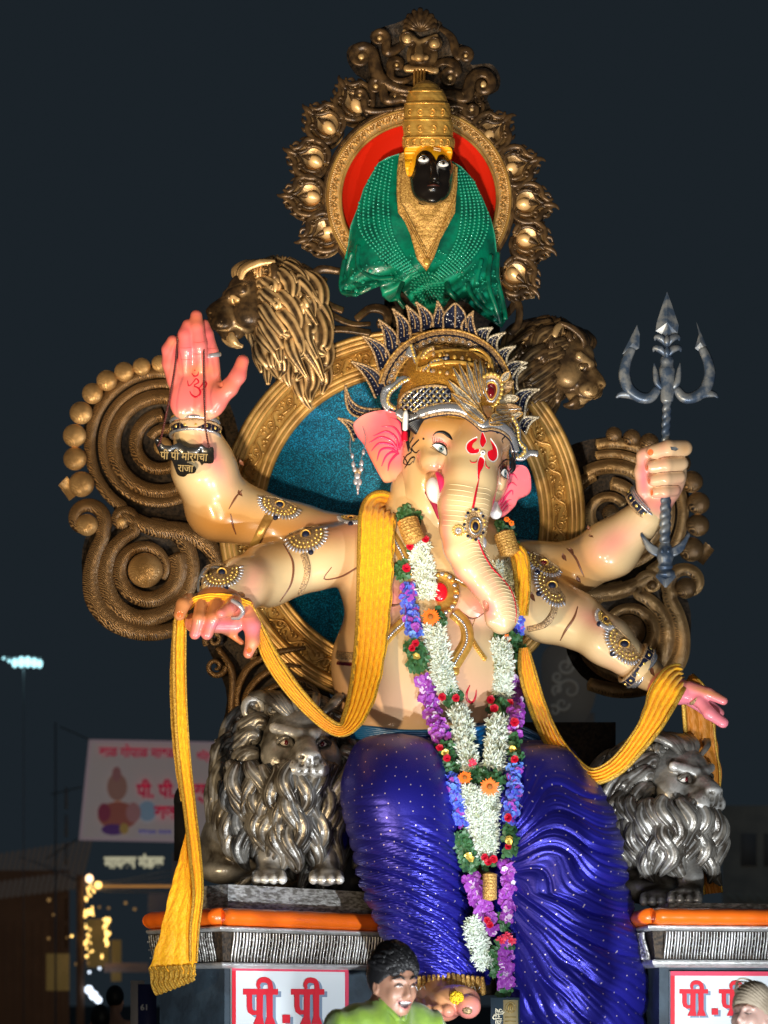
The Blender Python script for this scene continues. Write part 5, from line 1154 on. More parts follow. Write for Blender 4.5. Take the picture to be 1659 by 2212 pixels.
def leg(rows, foldfun, nv=460, nt_=260, name='robe_leg'):
    """rows: v, centre u, radius u, centre w, radius w"""
    q = np.array(rows, float); q = crom(q[:, [0, 1, 2, 3, 4]], nv)
    th = np.linspace(0, 2 * PI, nt_, endpoint=False); c, s_ = np.cos(th), np.sin(th)
    U = q[:, 1:2] + q[:, 2:3] * c[None]; Wd = q[:, 3:4] + q[:, 4:5] * s_[None]; Vv = q[:, 0:1] + 0 * c[None]
    D = foldfun(U, Vv, th[None], q); amp = np.clip(q[:, 2:3] / 60, 0, 1)
    U = U + c[None] * D * amp; Wd = Wd + s_[None] * D * amp
    V = np.stack([U, Vv, Wd], -1).reshape(-1, 3)
    i = np.arange(nv - 1)[:, None]; j = np.arange(nt_)[None]; j2 = (j + 1) % nt_
    F = np.stack([i * nt_ + j, i * nt_ + j2, (i + 1) * nt_ + j2, (i + 1) * nt_ + j], -1).reshape(-1, 4)
    uv = np.stack([(th[None] - PI / 2) * 130 / 27 + 0 * Vv, Vv / 27 + 1.2 * np.cos(th)[None] + .02 * D], -1).reshape(-1, 2)
    return V, F, uv
def folds_left(U, V, th, q):
    x = (U - 880) / 120
    g = V + 30 * (1 - x * x) - 50 * x + 9 * sn(x * 1.2, V / 90) + 3 * sn(x * 4, V / 30, 3)
    a = np.clip((V - 1760) / 130, 0, 1) * (.65 + .35 * sn(x * 1.2, V / 70, 2)) + .35 * np.clip((V - 1660) / 90, 0, 1) * np.clip(np.abs(x) * 1.5 - .4, 0, 1)
    big = puff(g / 33 * 2 * PI + 1.5 * sn(x, V / 120, 5)); mid = puff(g / 14.5 * 2 * PI + 3 * sn(x * 1.5, V / 50, 7), .8); fine = puff((g + .5 * U) / 7 * 2 * PI + 2 * sn(x * 3, V / 30, 8), 1)
    return a * (11 * big + 5 * mid * (.5 + .5 * sn(x * 2, V / 60, 1)) + 1.3 * fine) + 3 * sn(x * 1.3, V / 90, 1)
def folds_right(U, V, th, q):
    fx, fy = 1020, 1855; ang = np.arctan2(V - fy, np.maximum(U - fx, 25)); r = np.hypot(V - fy, U - fx)
    hump = .34 * np.exp(-((U - 1180) / 75.) ** 2) * np.clip((1930 - V) / 80, 0, 1)
    g = ang + hump + .05 * sn(r / 120, ang * 2) + .012 * sn(r / 30, ang * 9, 8)
    a = np.clip((V - 1650) / 70, 0, 1) * (.7 + .3 * sn(r / 90, ang * 2.5, 1)) * np.clip(r / 120, .3, 1.2)
    big = puff(g / .19 * 2 * PI + 1.2 * sn(r / 150, ang * 1.2, 9)); mid = puff(g / .083 * 2 * PI + 2.4 * sn(r / 80, ang * 2.5, 3), .8); fine = puff(g / .036 * 2 * PI + 2 * sn(r / 40, ang * 6, 4), 1)
    return a * (12 * big + 6 * mid * (.55 + .45 * sn(r / 60, ang * 4, 6)) + 1.8 * fine) + 4 * sn(U / 60, V / 80, 2)
LL = leg([(1585, 850, 20, 170, 20), (1597, 850, 70, 185, 70), (1630, 858, 104, 205, 110), (1700, 862, 126, 225, 140), (1780, 872, 124, 230, 140), (1860, 884, 112, 225, 126), (1940, 902, 104, 215, 115), (2010, 925, 98, 205, 100), (2060, 945, 96, 200, 92), (2100, 962, 92, 196, 86), (2122, 968, 88, 192, 82), (2130, 970, 70, 190, 64)], folds_left)
RR = leg([(1605, 1150, 20, 150, 20), (1618, 1150, 80, 160, 75), (1660, 1160, 104, 180, 110), (1730, 1178, 124, 200, 130), (1800, 1196, 132, 210, 140), (1900, 1205, 138, 210, 140), (2000, 1212, 148, 205, 140), (2080, 1226, 154, 200, 140), (2150, 1240, 152, 200, 140), (2212, 1246, 145, 195, 138), (2320, 1246, 145, 190, 135), (2480, 1250, 150, 190, 135)], folds_right)
for V, F, uv in (LL, RR): obj('robe_leg', V, F, satinm, idol, uv=uv)
s = SDF((700, 1560, -150), (1330, 1760, 260), 8); s.ell((930, 1640, 40), (190, 62, 160), 30); s.cap((1000, 1650, 60), (1190, 1670, 120), 60, 70, 40); V, F = s.mesh()
obj('robe_lap', V, F, satinm, idol, uv=V[:, :2] / 27)
# trailing cloth edge at the left
V, F = tube([(735, 1780, 120, 20), (722, 1815, 130, 26), (712, 1845, 130, 18)], seg=20, n=30, ridges=5, ramp=.2); obj('robe_tail', V, F, satinm, idol, uv=V[:, :2] / 27)
# waist sash
for i in range(7):
    V, F = stroke(bb, [(738, 1566 + i * 4), (800, 1572 + i * 4), (880, 1580 + i * 4), (960, 1577 + i * 4), (1040, 1566 + i * 4), (1120, 1570 + i * 5), (1180, 1600 + i * 4)], 4.5, 2 + i * .6, n=70, flat=.8, default=60); obj('waist_sash', V, F, bluecloth, idol)
for i in range(7):
    V, F = tube([(985 + i * 3, 1600, 140, 5), (1005 + i * 5, 1582 + i * 7, 190, 6), (1030 + i * 3, 1575 + i * 10, 200, 6), (1060, 1566 + i * 9, 180, 4)], seg=8, n=24, ridges=2); obj('sash_knot_fold', V, F, bluecloth, idol)
# foot under the hem
s = SDF((860, 2100, 120), (1070, 2230, 400), 3)
s.cap((930, 2120, 200), (960, 2165, 290), 48, 42, 14, flat=.9); s.ell((985, 2160, 320), (52, 34, 34), 12)
for (x, y, w, r) in [(1012, 2172, 345, 27), (968, 2182, 350, 15), (944, 2180, 348, 13), (924, 2178, 342, 12), (904, 2176, 335, 10)]: s.cap((x - 2, y - 14, w - 40), (x, y + 2, w), r * .9, r, 4)
footV, footF = s.mesh(); ft = obj('foot', footV, footF, skin, idol, cols=paint(footV, (0.80, 0.36, 0.15), [(1012, 2185, 40, 24, PINK, .9), (950, 2195, 50, 12, PINK, .6), (1030, 2150, 20, 26, HOT, .4)]))
V, F = ball((1010, 2182, 366), (12, 10, 8), 12, 8); obj('toe_ornament', V, F, rosegold, ft)
for i in range(14):
    x0 = 905 + i * 10.5; y0 = 2128 + 10 * abs(i - 6.5) / 6.5 + (3 if i % 2 else 0)
    V, F = tube([(x0, 2102 + 1.2 * abs(i - 6), 285, 4), (x0 + 2, y0, 300 - abs(i - 7) * 6, 6.5), (x0 + 3, y0 + 7, 296 - abs(i - 7) * 6, 5)], seg=8, n=12, ridges=3); obj('hem_fold', V, F, goldpaint, ft)
for i in range(16): V, F = tube([(898 + i * 9, 2134 + (i % 2) * 8 - 4, 312 - abs(i - 8) * 4, 1), (902.5 + i * 9, 2140 - (i % 2) * 8 + 0, 312 - abs(i - 8) * 4, 1)], seg=5, n=4); obj('hem_lace', V, F, whitepaint, ft)
mg = thing('marigold', 'small yellow marigold resting on the toes of the idol', 'flower', (986, 2165, 372))
rm = random.Random(2); yel = M('yellow_petals', (0.80, 0.52, 0.01), .6)
for i in range(60):
    a = rm.uniform(0, 6.28); z = rm.uniform(-.2, 1); r = math.sqrt(max(0, 1 - z * z)); p = np.array([986 + 13 * r * math.cos(a), 2155 + 12 * r * math.sin(a), 368 + 10 * z]); V, F = ball(p, (3.6, 3.2, 2.6), 6, 4); obj('petal', V, F, yel, mg)

# ================================================================== yellow sashes
def clothband(name, pts, mat, par, pleats=5, depth_=5, thick=3, n=160, ref=(0, 0, 1), seed=1, border=True):
    p = np.array([tuple(x) for x in pts], float); q = crom(p, n); c = q[:, :3]; rad = q[:, 3]; T = np.gradient(c, axis=0); T /= np.linalg.norm(T, axis=1, keepdims=True)
    rf = np.asarray(ref, float); N = np.cross(T, rf); N /= np.linalg.norm(N, axis=1, keepdims=True) + 1e-9; B = np.cross(N, T)
    m = 56; s_ = np.linspace(-1, 1, m); t = np.linspace(0, 1, n)[:, None]; L = np.linalg.norm(np.diff(c, axis=0), axis=1).sum()
    h = 1.5 * depth_ * (np.abs(np.sin((s_[None] * pleats + .35 * np.sin(t * 9 + seed) + .2 * np.sin(t * 23)) * PI / 2)) - .5) * np.clip(1.2 - np.abs(s_[None]) ** 6, .2, 1)
    h = h + .9 * np.sin(t * L / 4.2 + 6 * s_[None] + np.sin(s_[None] * 19)) * np.sin(s_[None] * 17 + t * 5) + depth_ * .6 * (1 - s_[None] ** 2)
    edge = rad[:, None] * (1 + .03 * np.sin(t * L / 9 + seed)) * s_[None]
    top = c[:, None] + N[:, None] * edge[..., None] + B[:, None] * h[..., None] * np.minimum(1, rad / 14)[:, None, None]
    bot = top - B[:, None] * thick
    V = np.concatenate([top, bot[:, ::-1]], 1); mm = 2 * m; V = V.reshape(-1, 3)
    i = np.arange(n - 1)[:, None]; j = np.arange(mm)[None]; j2 = (j + 1) % mm
    F = np.stack([i * mm + j, i * mm + j2, (i + 1) * mm + j2, (i + 1) * mm + j], -1).reshape(-1, 4)
    o = obj(name, V, F, mat, par)
    if border:
        for k, sgn in ((0, -1), (0, 1)):
            bw = 5 if sgn < 0 else 2.5; e = c + N * (rad * .9 * sgn)[:, None] + B * 2.5
            V, F = tube(np.column_stack([e, np.minimum(bw, rad * .3)])[::3], seg=6, n=n // 2, flat=.35, ref=ref); obj('gold_border', V, F, yellowcloth2, par)
    return o
sl = thing('yellow_scarf', 'yellow chiffon scarf from the shoulder looped over the lowered hand at the lion with bared throat', 'scarf', (745, 1590, 150))
sl['label'] = 'yellow chiffon scarf hanging from the shoulder and looped over the downturned hand'
clothband('scarf_fall', [(850, 1118, -30, 30), (826, 1096, 30, 36), (816, 1112, 95, 40), (812, 1180, 125, 40), (808, 1300, 150, 38), (800, 1400, 190, 35), (785, 1490, 220, 31), (764, 1550, 245, 24), (738, 1577, 260, 15), (700, 1560, 270, 14), (640, 1500, 270, 16), (590, 1430, 270, 17), (562, 1370, 270, 13), (545, 1325, 280, 9), (538, 1308, 285, 7)], yellowcloth, sl, 6, 5, seed=3, n=240)
clothband('scarf_over_hand', [(540, 1310, 285, 9), (505, 1295, 300, 9), (465, 1290, 305, 9), (425, 1296, 302, 8), (405, 1312, 290, 8)], yellowcloth, sl, 3, 3, border=False)
clothband('scarf_tail', [(398, 1318, 270, 9), (390, 1345, 262, 13), (388, 1450, 250, 14), (392, 1560, 245, 14), (400, 1660, 245, 14), (412, 1760, 275, 13), (422, 1850, 315, 13), (428, 1930, 345, 11), (420, 2010, 355, 10), (418, 2080, 355, 8)], yellowcloth, sl, 3, 3, seed=5, n=200)
clothband('scarf_end', [(408, 1790, 270, 5), (404, 1850, 300, 16), (394, 1930, 335, 28), (384, 2010, 350, 36), (376, 2070, 350, 45), (372, 2100, 350, 52)], yellowcloth, sl, 3, 3, seed=8, border=False)
clothband('scarf_fringe', [(372, 2086, 353, 50), (374, 2118, 349, 50), (380, 2134, 345, 44)], yellowcloth2, sl, 9, 7, seed=2, n=60, border=False)
clothband('scarf_underside', [(382, 1340, 235, 8), (376, 1450, 232, 9), (378, 1560, 230, 9), (386, 1650, 228, 9), (398, 1730, 226, 8)], yellowcloth2, sl, 2, 2, seed=2, border=False)
sr = thing('yellow_scarf', 'yellow chiffon scarf dipping in a deep loop up to the open right-hand side hand', 'scarf', (1290, 1690, 100))
clothband('scarf_shoulder', [(1108, 1180, 100, 12), (1124, 1205, 118, 18), (1130, 1260, 128, 16), (1128, 1330, 130, 12)], yellowcloth, sr, 3, 4)
clothband('scarf_loop', [(1132, 1400, 90, 10), (1140, 1450, 100, 18), (1160, 1520, 110, 19), (1190, 1590, 150, 19), (1230, 1645, 190, 19), (1278, 1676, 215, 17), (1330, 1655, 225, 19), (1380, 1600, 225, 22), (1410, 1555, 220, 27), (1430, 1510, 205, 34), (1448, 1478, 195, 34), (1462, 1462, 170, 30), (1470, 1460, 140, 24)], yellowcloth, sr, 5, 6, seed=4, n=240)
clothband('scarf_tail', [(1478, 1470, 100, 24), (1500, 1500, 60, 30), (1510, 1560, 40, 34), (1515, 1620, 30, 36), (1525, 1680, 25, 34), (1528, 1760, 20, 26), (1532, 1850, 18, 22), (1540, 1930, 16, 22)], M('amber_chiffon', (0.42, 0.15, 0.01), .6, bump=(130, .8)), sr, 3, 4, seed=7, n=160)

# ================================================================== trident held in the fist
tri = thing('trident', 'grey painted trident with twisted shaft held upright in the fist', 'trident', (1437, 1266, 55))
TW = 58
def tt(name, pts, **k): V, F = tube(pts, **k); return obj(name, V, F, steel, tri)
V, F = tube([(1441, 866, TW, 9), (1440, 900, TW, 9.5), (1438, 945, TW, 9), (1437, 1080, TW, 12), (1437, 1120, TW, 12), (1436, 1172, TW, 11)], seg=24, n=200, disp=lambda s, t, c: 2.6 * np.abs(np.sin(t * 1.0 + c[:, 1:2] * .19)) - 1.6); obj('twisted_shaft', V, F, steel, tri)
def blade(pts, w=TW, th=9, name='blade', par=None):
    p = np.array(pts, float); c = p.mean(0); V2, F = sheet(pts); n = len(V2)
    V = np.vstack([np.column_stack([V2, np.full(n, w, float)]), [(c[0], c[1], w + th)], [(c[0], c[1], w - th)]]); m = len(p)
    F = [(i, (i + 1) % m, n) for i in range(m)] + [((i + 1) % m, i, n + 1) for i in range(m)]
    return obj(name, V, F, steel, par or tri, smooth=False)
blade([(1441, 630), (1452, 660), (1466, 702), (1464, 720), (1453, 722), (1441, 742), (1430, 722), (1416, 715), (1419, 695), (1431, 658)], th=12)
for y, wd in ((728, 23), (752, 26)):
    for q in (-1, 1):
        V, F = tube([(1441, y + 20, TW, 4), (1441 + q * wd * .45, y + 4, TW + 4, 8), (1441 + q * wd, y, TW + 3, 6), (1441 + q * wd * 1.15, y + 8, TW, 1.5)], seg=10, n=20, ridges=3); obj('collar_leaf', V, F, steel, tri)
    V, F = tube([(1441, y + 22, TW + 6, 3), (1441, y + 8, TW + 12, 7), (1441, y - 4, TW + 10, 2)], seg=8, n=12); obj('collar_leaf', V, F, steel, tri)
tt('head_socket', [(1441, 770, TW, 12), (1441, 778, TW, 15), (1441, 786, TW, 14), (1441, 792, TW, 15), (1441, 800, TW, 17), (1442, 830, TW, 15), (1441, 864, TW, 14), (1441, 868, TW, 10)], seg=18, n=60)
for q, tipx, tipy in ((-1, 1376, 702), (1, 1504, 695)):
    X = lambda d: 1441 + q * d
    tt('side_prong', [(X(20), 840, TW, 9), (X(36), 858, TW, 11), (X(58), 858, TW, 11.5), (X(82), 840, TW, 12), (X(92), 810, TW, 12), (X(88), 780, TW, 10.5), (X(76), 752, TW, 9)], seg=12, n=50, ridges=4, ramp=.08, flat=.8)
    blade([(tipx, tipy), (tipx + 6, 722), (X(60) if q > 0 else 1381, 752), (X(70) if q > 0 else 1366, 760), (X(88) if q > 0 else 1344, 765), (X(84) if q > 0 else 1354, 745)], th=7, name='prong_tip')
    tt('hook', [(X(12), 838, TW, 6), (X(22), 825, TW + 4, 7), (X(26), 800, TW + 2, 5), (X(28), 784, TW, 1)], seg=10, n=22)
    V, F = tube([(X(54), 866, TW - 2, 5), (X(80), 852, TW - 3, 9), (X(100), 852, TW - 2, 7), (X(110), 859, TW, 2)], seg=10, n=24, ridges=3); obj('flange', V, F, steel, tri)
    for k in range(5):
        V, F = tube([(1437 + q * 6, 1200 - k * 2, TW, 4), (1437 + q * (22 + k * 3), 1196 - k * 5, TW + 3, 5), (1437 + q * (38 + k * 3), 1184 - k * 7, TW + 2, 4), (1437 + q * (44 + k * 1.5), 1170 - k * 5, TW, 1)], seg=8, n=20); obj('wing_feather', V, F, steel, tri)
tt('pommel', [(1437, 1170, TW, 9), (1437, 1186, TW, 16), (1437, 1200, TW, 19), (1437, 1216, TW, 15), (1437, 1224, TW, 17), (1437, 1230, TW, 14), (1438, 1238, TW, 20), (1438, 1243, TW, 19)], seg=20, n=50)
for q in (-1, 1): V, F = ball((1437 + q * 7, 1190, TW + 16), (4, 5, 3), 10, 6); obj('pommel_eye', V, F, steel, tri)
blade([(1418, 1240), (1458, 1240), (1460, 1246), (1440, 1269), (1436, 1269), (1416, 1246)], th=14, name='butt_spike')

# ================================================================== pendant hanging from the raised hand
pen = thing('name_pendant', 'carved wooden name pendant with gilt script hanging on two bead chains', 'pendant', (402, 1030, 150))
maroon = M('maroon_wooden_beads', (0.07, 0.012, 0.012), .35, coat=.3)
def chain_(pts, r=2.6):
    q = crom(np.array(pts, float), 120)[:, :3]; L = np.concatenate([[0], np.cumsum(np.linalg.norm(np.diff(q, axis=0), axis=1))]); n = int(L[-1] / (r * 1.55))
    for i in range(n + 1):
        p = [np.interp(i / n * L[-1], L, q[:, k]) for k in range(3)]; V, F = ball(p, (r, r * .95, r), 8, 5); obj('chain_bead', V, F, maroon, pen)
chain_([(384, 722, 96), (380, 775, 118), (370, 840, 126), (358, 900, 130), (347, 950, 135), (342, 962, 138)]); chain_([(440, 728, 100), (440, 790, 118), (441, 860, 128), (444, 920, 132), (450, 960, 136), (452, 966, 138)])
V, F = slab([(334, 952), (345, 948), (352, 960), (372, 962), (388, 956), (404, 966), (430, 966), (436, 960), (446, 967), (460, 966), (462, 980), (460, 1000), (440, 1001), (436, 1006), (428, 996), (404, 998), (416, 1004), (424, 1012), (420, 1022), (406, 1024), (398, 1030), (384, 1026), (376, 1008), (370, 994), (354, 990), (345, 980)], 136, 6, smoothn=90)
plaque = obj('plaque', V, F, M('black_lacquer', (0.012, 0.012, 0.012), .3, coat=.5), pen)
pg = M('pale_gilt_letters', (0.62, 0.45, 0.20), .35, .5)
def letters(txt, x, y, size, w, mat, par, name='lettering', bold=.0, rot=0, sx=1.0, ex=.06, label=None):
    V, F = text_vf(txt, size, bold * size, extrude=ex * size); V = V * np.array([sx, 1, 1]); V = xf(V, (x, y, w + ex * size), 1, rot); return obj(name, V, F, mat, par, smooth=False, label=label)
letters('पी पी मार्गचा', 346, 991, 24, 137, pg, plaque, bold=.012, rot=.05, sx=.86)
letters('राजा', 384, 1018, 22, 137, pg, plaque, bold=.012, rot=.05, sx=.9)

# ================================================================== flower garland
gar = thing('flower_garland', 'long double garland of white tuberoses, orchids, roses and leaves on the idol', 'garland', (1070, 2140, 300))
ab = bvh_of((bodyV, bodyF), (LL[0], LL[1]), (RR[0], RR[1]))
wmat = M('tuberose_petals', (0.68, 0.76, 0.68), .55, sss=.0); wmat2 = M('tuberose_buds', (0.45, 0.52, 0.34), .55)
pmat = M('purple_orchid_petals', (0.30, 0.045, 0.42), .5, c2=(0.62, 0.35, 0.70), nscale=60, mixlo=.55, mixhi=.75); bmat = M('blue_orchid_petals', (0.045, 0.035, 0.55), .45, c2=(0.10, 0.20, 0.75), nscale=40)
gmat = M('garland_leaves', (0.030, 0.10, 0.025), .45, c2=(0.05, 0.16, 0.07), nscale=50); rmat = M('rose_petals', (0.52, 0.006, 0.03), .45); pkmat = M('pink_flower_petals', (0.80, 0.05, 0.12), .5); omat = M('orange_gerbera_petals', (0.85, 0.16, 0.01), .5)
def petals(n, L, wd, droop, up=.3, seed=0, jit=.2, cup=0):
    r_ = random.Random(seed); m = MB()
    for i in range(n):
        a = 2 * PI * i / n + r_.uniform(-jit, jit); l = L * r_.uniform(.8, 1.1); el = up + r_.uniform(-jit, jit); d = np.array([math.cos(a) * math.cos(el), math.sin(a) * math.cos(el), math.sin(el)]); sd = np.array([-math.sin(a), math.cos(a), 0])
        V = []
        for t, w_ in ((0, .25), (.35, .9), (.7, 1), (1, .12)):
            c = d * l * t + np.array([0, 0, -droop * l * t * t]); V += [c - sd * wd * w_ + np.array([0, 0, cup]), c + sd * wd * w_ + np.array([0, 0, cup])]
        m.add((np.array(V), np.array([(0, 1, 3, 2), (2, 3, 5, 4), (4, 5, 7, 6)])))
    return m.VF()
tub = [proto('tuberose', petals(10, 16, 1.35, .3, .55, k, .55), wmat) for k in range(4)] + [proto('tuberose', petals(8, 13, 1.2, .2, .7, 9, .5), wmat2)]
orc = [proto('orchid', petals(5, 10, 4.6, .35, .35, k, .35), pmat) for k in range(3)]; orb = [proto('orchid', petals(5, 9.5, 4.6, .35, .35, k, .35), bmat) for k in range(3)]
orw = [proto('orchid', petals(5, 8, 3.6, .3, .5, k, .35), M('pale_lilac_petals', (.72, .55, .80), .5) if k == 0 else MATS['pale_lilac_petals']) for k in range(2)]; orl = [proto('orchid', petals(5, 8, 3.6, .3, .5, k, .35), M('light_blue_petals', (.10, .25, .80), .5) if k == 0 else MATS['light_blue_petals']) for k in range(2)]
lv = [proto('leaf', petals(3, 11, 5.2, .3, .3, k, .6), gmat) for k in range(3)]
def rose(mat):
    m = MB()
    for rr_, n, up in ((9, 6, .2), (7, 5, .6), (5, 4, .9), (3, 3, 1.2)): m.add(petals(n, rr_ + 2, 4.5 * rr_ / 9 + 1, -.1, up, int(rr_), .2))
    return proto('rose', m.VF(), mat)
rosep = rose(rmat); pinkp = proto('carnation', petals(26, 14, 2.6, .3, .5, 3, .7), pkmat)
gerb = proto('gerbera', petals(20, 21, 2.6, .15, .15, 4, .06), omat); gc1 = proto('gerbera_centre', ball((0, 0, 2), (6, 6, 3), 14, 6), M('gerbera_centre_brown', (0.30, 0.10, 0.01), .7))
rg = random.Random(11)
def eul(): return (rg.uniform(-.7, .7), rg.uniform(0, 6.28), rg.uniform(-.7, .7))
LOT = {}
def strand(path, kind, lift=6):
    q = crom(np.array([(a, b, 0, r) for a, b, r in path], float), 60); L = np.concatenate([[0], np.cumsum(np.linalg.norm(np.diff(q[:, :2], axis=0), axis=1))]); tot = L[-1]
    dens = {'w': .032, 'p': .0155, 'b': .0165, 'g': .0165}[kind]; area = tot * 2 * q[:, 3].mean(); n = int(area * dens)
    c = on(ab, q[::4, :2], 0, 120); d0 = np.maximum(c[:, 2], np.interp(q[::4, 1], [1440, 1540, 1700, 2150], [-99, 170, 292, 300]))
    V, F = tube([(a, b, d + r * .25 + lift * .3, r * .72) for (a, b, _, r), d in zip(q[::4], d0)], seg=12, n=40, flat=.5); obj('garland_core', V, F, {'w': wmat2, 'p': pmat, 'b': bmat, 'g': gmat}[kind], gar)
    for i in range(n):
        s_ = (i + rg.random()) / n * tot; x = np.interp(s_, L, q[:, 0]); y = np.interp(s_, L, q[:, 1]); r = np.interp(s_, L, q[:, 3]); j = min(58, int(s_ / tot * 59)); d = q[j + 1, :2] - q[j, :2]; d /= np.linalg.norm(d) + 1e-9
        e = rg.uniform(-1, 1); off = r * .86 * e; bw = np.interp(s_, L[::4], d0); h = bw + r * .5 * math.sqrt(max(0, 1 - e * e)) + lift + rg.uniform(-2, 3)
        px, py = x - d[1] * off, y + d[0] * off
        me = {'w': lambda: rg.choice(tub), 'p': lambda: rg.choice(orc + orw[:1]) if rg.random() < .6 else rg.choice(orc), 'b': lambda: rg.choice(orb + orl[:1] + orc[:1]), 'g': lambda: rg.choice(lv)}[kind]()
        nm = {'w': 'tuberose', 'p': 'purple_orchid', 'b': 'blue_orchid', 'g': 'leaf'}[kind]
        ex, ey, ez = eul(); LOT.setdefault(nm, []).append((me, (px, py, h), (ex * .9, ey, ez * .9 - e * .6), rg.uniform(.8, 1.1)))
W_ = 22
strand([(905, 1172, 22), (915, 1230, W_), (925, 1290, W_)], 'w'); strand([(935, 1352, W_), (948, 1400, W_), (958, 1460, W_), (964, 1492, 22)], 'w'); strand([(985, 1530, 22), (1000, 1580, W_), (1010, 1640, W_), (1014, 1668, 22)], 'w')
strand([(1018, 1700, W_), (1030, 1760, 24), (1045, 1820, 23), (1050, 1850, 22)], 'w'); strand([(1056, 1700, 22), (1055, 1750, 24), (1052, 1830, 22)], 'w')
strand([(1085, 1215, 20), (1098, 1260, 20), (1096, 1300, 18)], 'w'); strand([(1078, 1385, 23), (1085, 1440, W_), (1082, 1510, W_)], 'w'); strand([(1075, 1550, W_), (1072, 1610, W_), (1066, 1660, 24)], 'w')
strand([(1018, 1985, 16), (1030, 2030, 20), (1050, 2085, 20)], 'w')
strand([(862, 1106, 18), (882, 1118, 22), (905, 1128, 16)], 'g'); strand([(882, 1168, 20), (915, 1176, 20)], 'g'); strand([(862, 1218, 16), (876, 1245, 20)], 'g'); strand([(878, 1260, 17), (884, 1300, 19), (890, 1345, 19), (902, 1380, 18)], 'b')
strand([(935, 1325, 18), (962, 1345, 16)], 'g'); strand([(892, 1385, 22), (902, 1420, 24), (910, 1450, 22)], 'g'); strand([(912, 1462, 19), (930, 1520, 21), (945, 1575, 21), (955, 1600, 18)], 'p'); strand([(965, 1490, 22), (985, 1520, 22)], 'g'); strand([(955, 1608, 22), (968, 1645, 24), (972, 1668, 20)], 'g')
strand([(972, 1672, 19), (985, 1730, 20), (1000, 1785, 19)], 'b'); strand([(990, 1800, 22), (1008, 1840, 24), (1020, 1880, 22)], 'g'); strand([(1018, 1892, 20), (1030, 1940, 21), (1055, 1985, 21), (1075, 2010, 18)], 'p')
strand([(1075, 1128, 16), (1100, 1165, 20), (1098, 1200, 22)], 'g'); strand([(1118, 1200, 14), (1124, 1240, 15), (1125, 1280, 14)], 'b'); strand([(1122, 1330, 13), (1124, 1370, 14)], 'b'); strand([(1070, 1368, 16), (1110, 1385, 20), (1118, 1420, 20), (1122, 1452, 20)], 'g')
strand([(1112, 1462, 16), (1114, 1530, 17), (1112, 1590, 15)], 'p'); strand([(1060, 1520, 20), (1095, 1530, 18)], 'g'); strand([(1108, 1590, 16), (1116, 1640, 17)], 'g'); strand([(1112, 1650, 16), (1112, 1700, 17), (1108, 1750, 17), (1100, 1775, 15)], 'b')
strand([(1010, 1680, 20), (1060, 1680, 20), (1085, 1695, 18)], 'g'); strand([(1098, 1782, 18), (1106, 1820, 20), (1098, 1850, 18)], 'g'); strand([(1092, 1858, 17), (1098, 1910, 18), (1096, 1960, 17), (1100, 1990, 15)], 'p'); strand([(1040, 1860, 18), (1066, 1858, 16)], 'g')
strand([(1100, 2030, 16), (1092, 2062, 18), (1094, 2110, 19), (1090, 2135, 17)], 'p'); strand([(1062, 2050, 12), (1066, 2080, 14), (1075, 2105, 12)], 'g'); strand([(1075, 1975, 14), (1100, 2000, 14)], 'g'); strand([(1075, 2040, 12), (1108, 2044, 12)], 'g'); strand([(1075, 2142, 12), (1105, 2142, 12)], 'g')
def finish_flowers():
    from mathutils import Euler
    for nm, L in LOT.items():
        L.sort(key=lambda t: -t[1][2] - 60 * t[3])
        for me, p, e, s_ in L[:295]: put(nm, me, p, gar, euler=e, scale=s_)
        rest = L[295:]
        if not rest: continue
        by = {}
        for me, p, e, s_ in rest: by.setdefault(me.materials[0].name, []).append((me, p, e, s_))
        Vs, Fs, mi, n = [], [], [], 0; mats = []
        for mn, it in by.items():
            mats.append(MATS[mn])
            for me, p, e, s_ in it:
                c = np.zeros(len(me.vertices) * 3, np.float32); me.vertices.foreach_get('co', c); f = np.zeros(len(me.polygons) * 4, np.int32); me.loops.foreach_get('vertex_index', f)
                w_ = P(p); k = (CY + w_[1]) / CY; Vs.append(c.reshape(-1, 3) @ (np.array(Euler(e).to_matrix()).T * s_ * k) + w_); Fs.append(f.reshape(-1, 4) + n); n += len(me.vertices); mi.append(np.full(len(me.polygons), len(mats) - 1))
        o = obj(nm + '_mass', np.concatenate(Vs), np.concatenate(Fs), None, gar, mapped=True); o['kind'] = 'stuff'
        for m_ in mats: o.data.materials.append(m_)
        o.data.polygons.foreach_set('material_index', np.concatenate(mi).astype(np.int32))
def flower(name, me, x, y, lift=34, sc=1.0, extra=None):
    d = max(depth(ab, x, y, 120), float(np.interp(y, [1440, 1540, 1700, 2150], [-99, 170, 292, 300]))); put(name, me, (x, y, d + lift), gar, euler=(rg.uniform(-.3, .3), rg.uniform(0, 6), rg.uniform(-.3, .3)), scale=sc)
    if extra: put('gerbera_centre', extra, (x, y, d + lift + 2), gar, scale=sc)
for x, y in [(885, 1180), (920, 1165), (905, 1158), (985, 1508), (955, 1505), (878, 1228), (966, 1638), (1068, 1530), (1060, 1512), (1100, 1520), (1102, 1196), (1056, 1862), (1047, 1852), (1066, 1855), (1098, 1828), (1112, 1640), (950, 1615), (890, 1400), (1052, 1988), (1058, 1998), (1098, 1766), (898, 1390), (1112, 1560)]: flower('rose', rosep, x, y, 30, rg.uniform(.85, 1.15))
flower('gerbera', gerb, 930, 1333, 40, 1.0, gc1); flower('gerbera', gerb, 1058, 1700, 36, 1.05, gc1); flower('gerbera', gerb, 1004, 1680, 30, .8, gc1); flower('gerbera', gerb, 1092, 1380, 26, .6, gc1)
for x, y in [(1096, 2022), (1082, 2030), (1104, 2030), (1020, 1650)]: flower('carnation', pinkp, x, y, 26, .9)
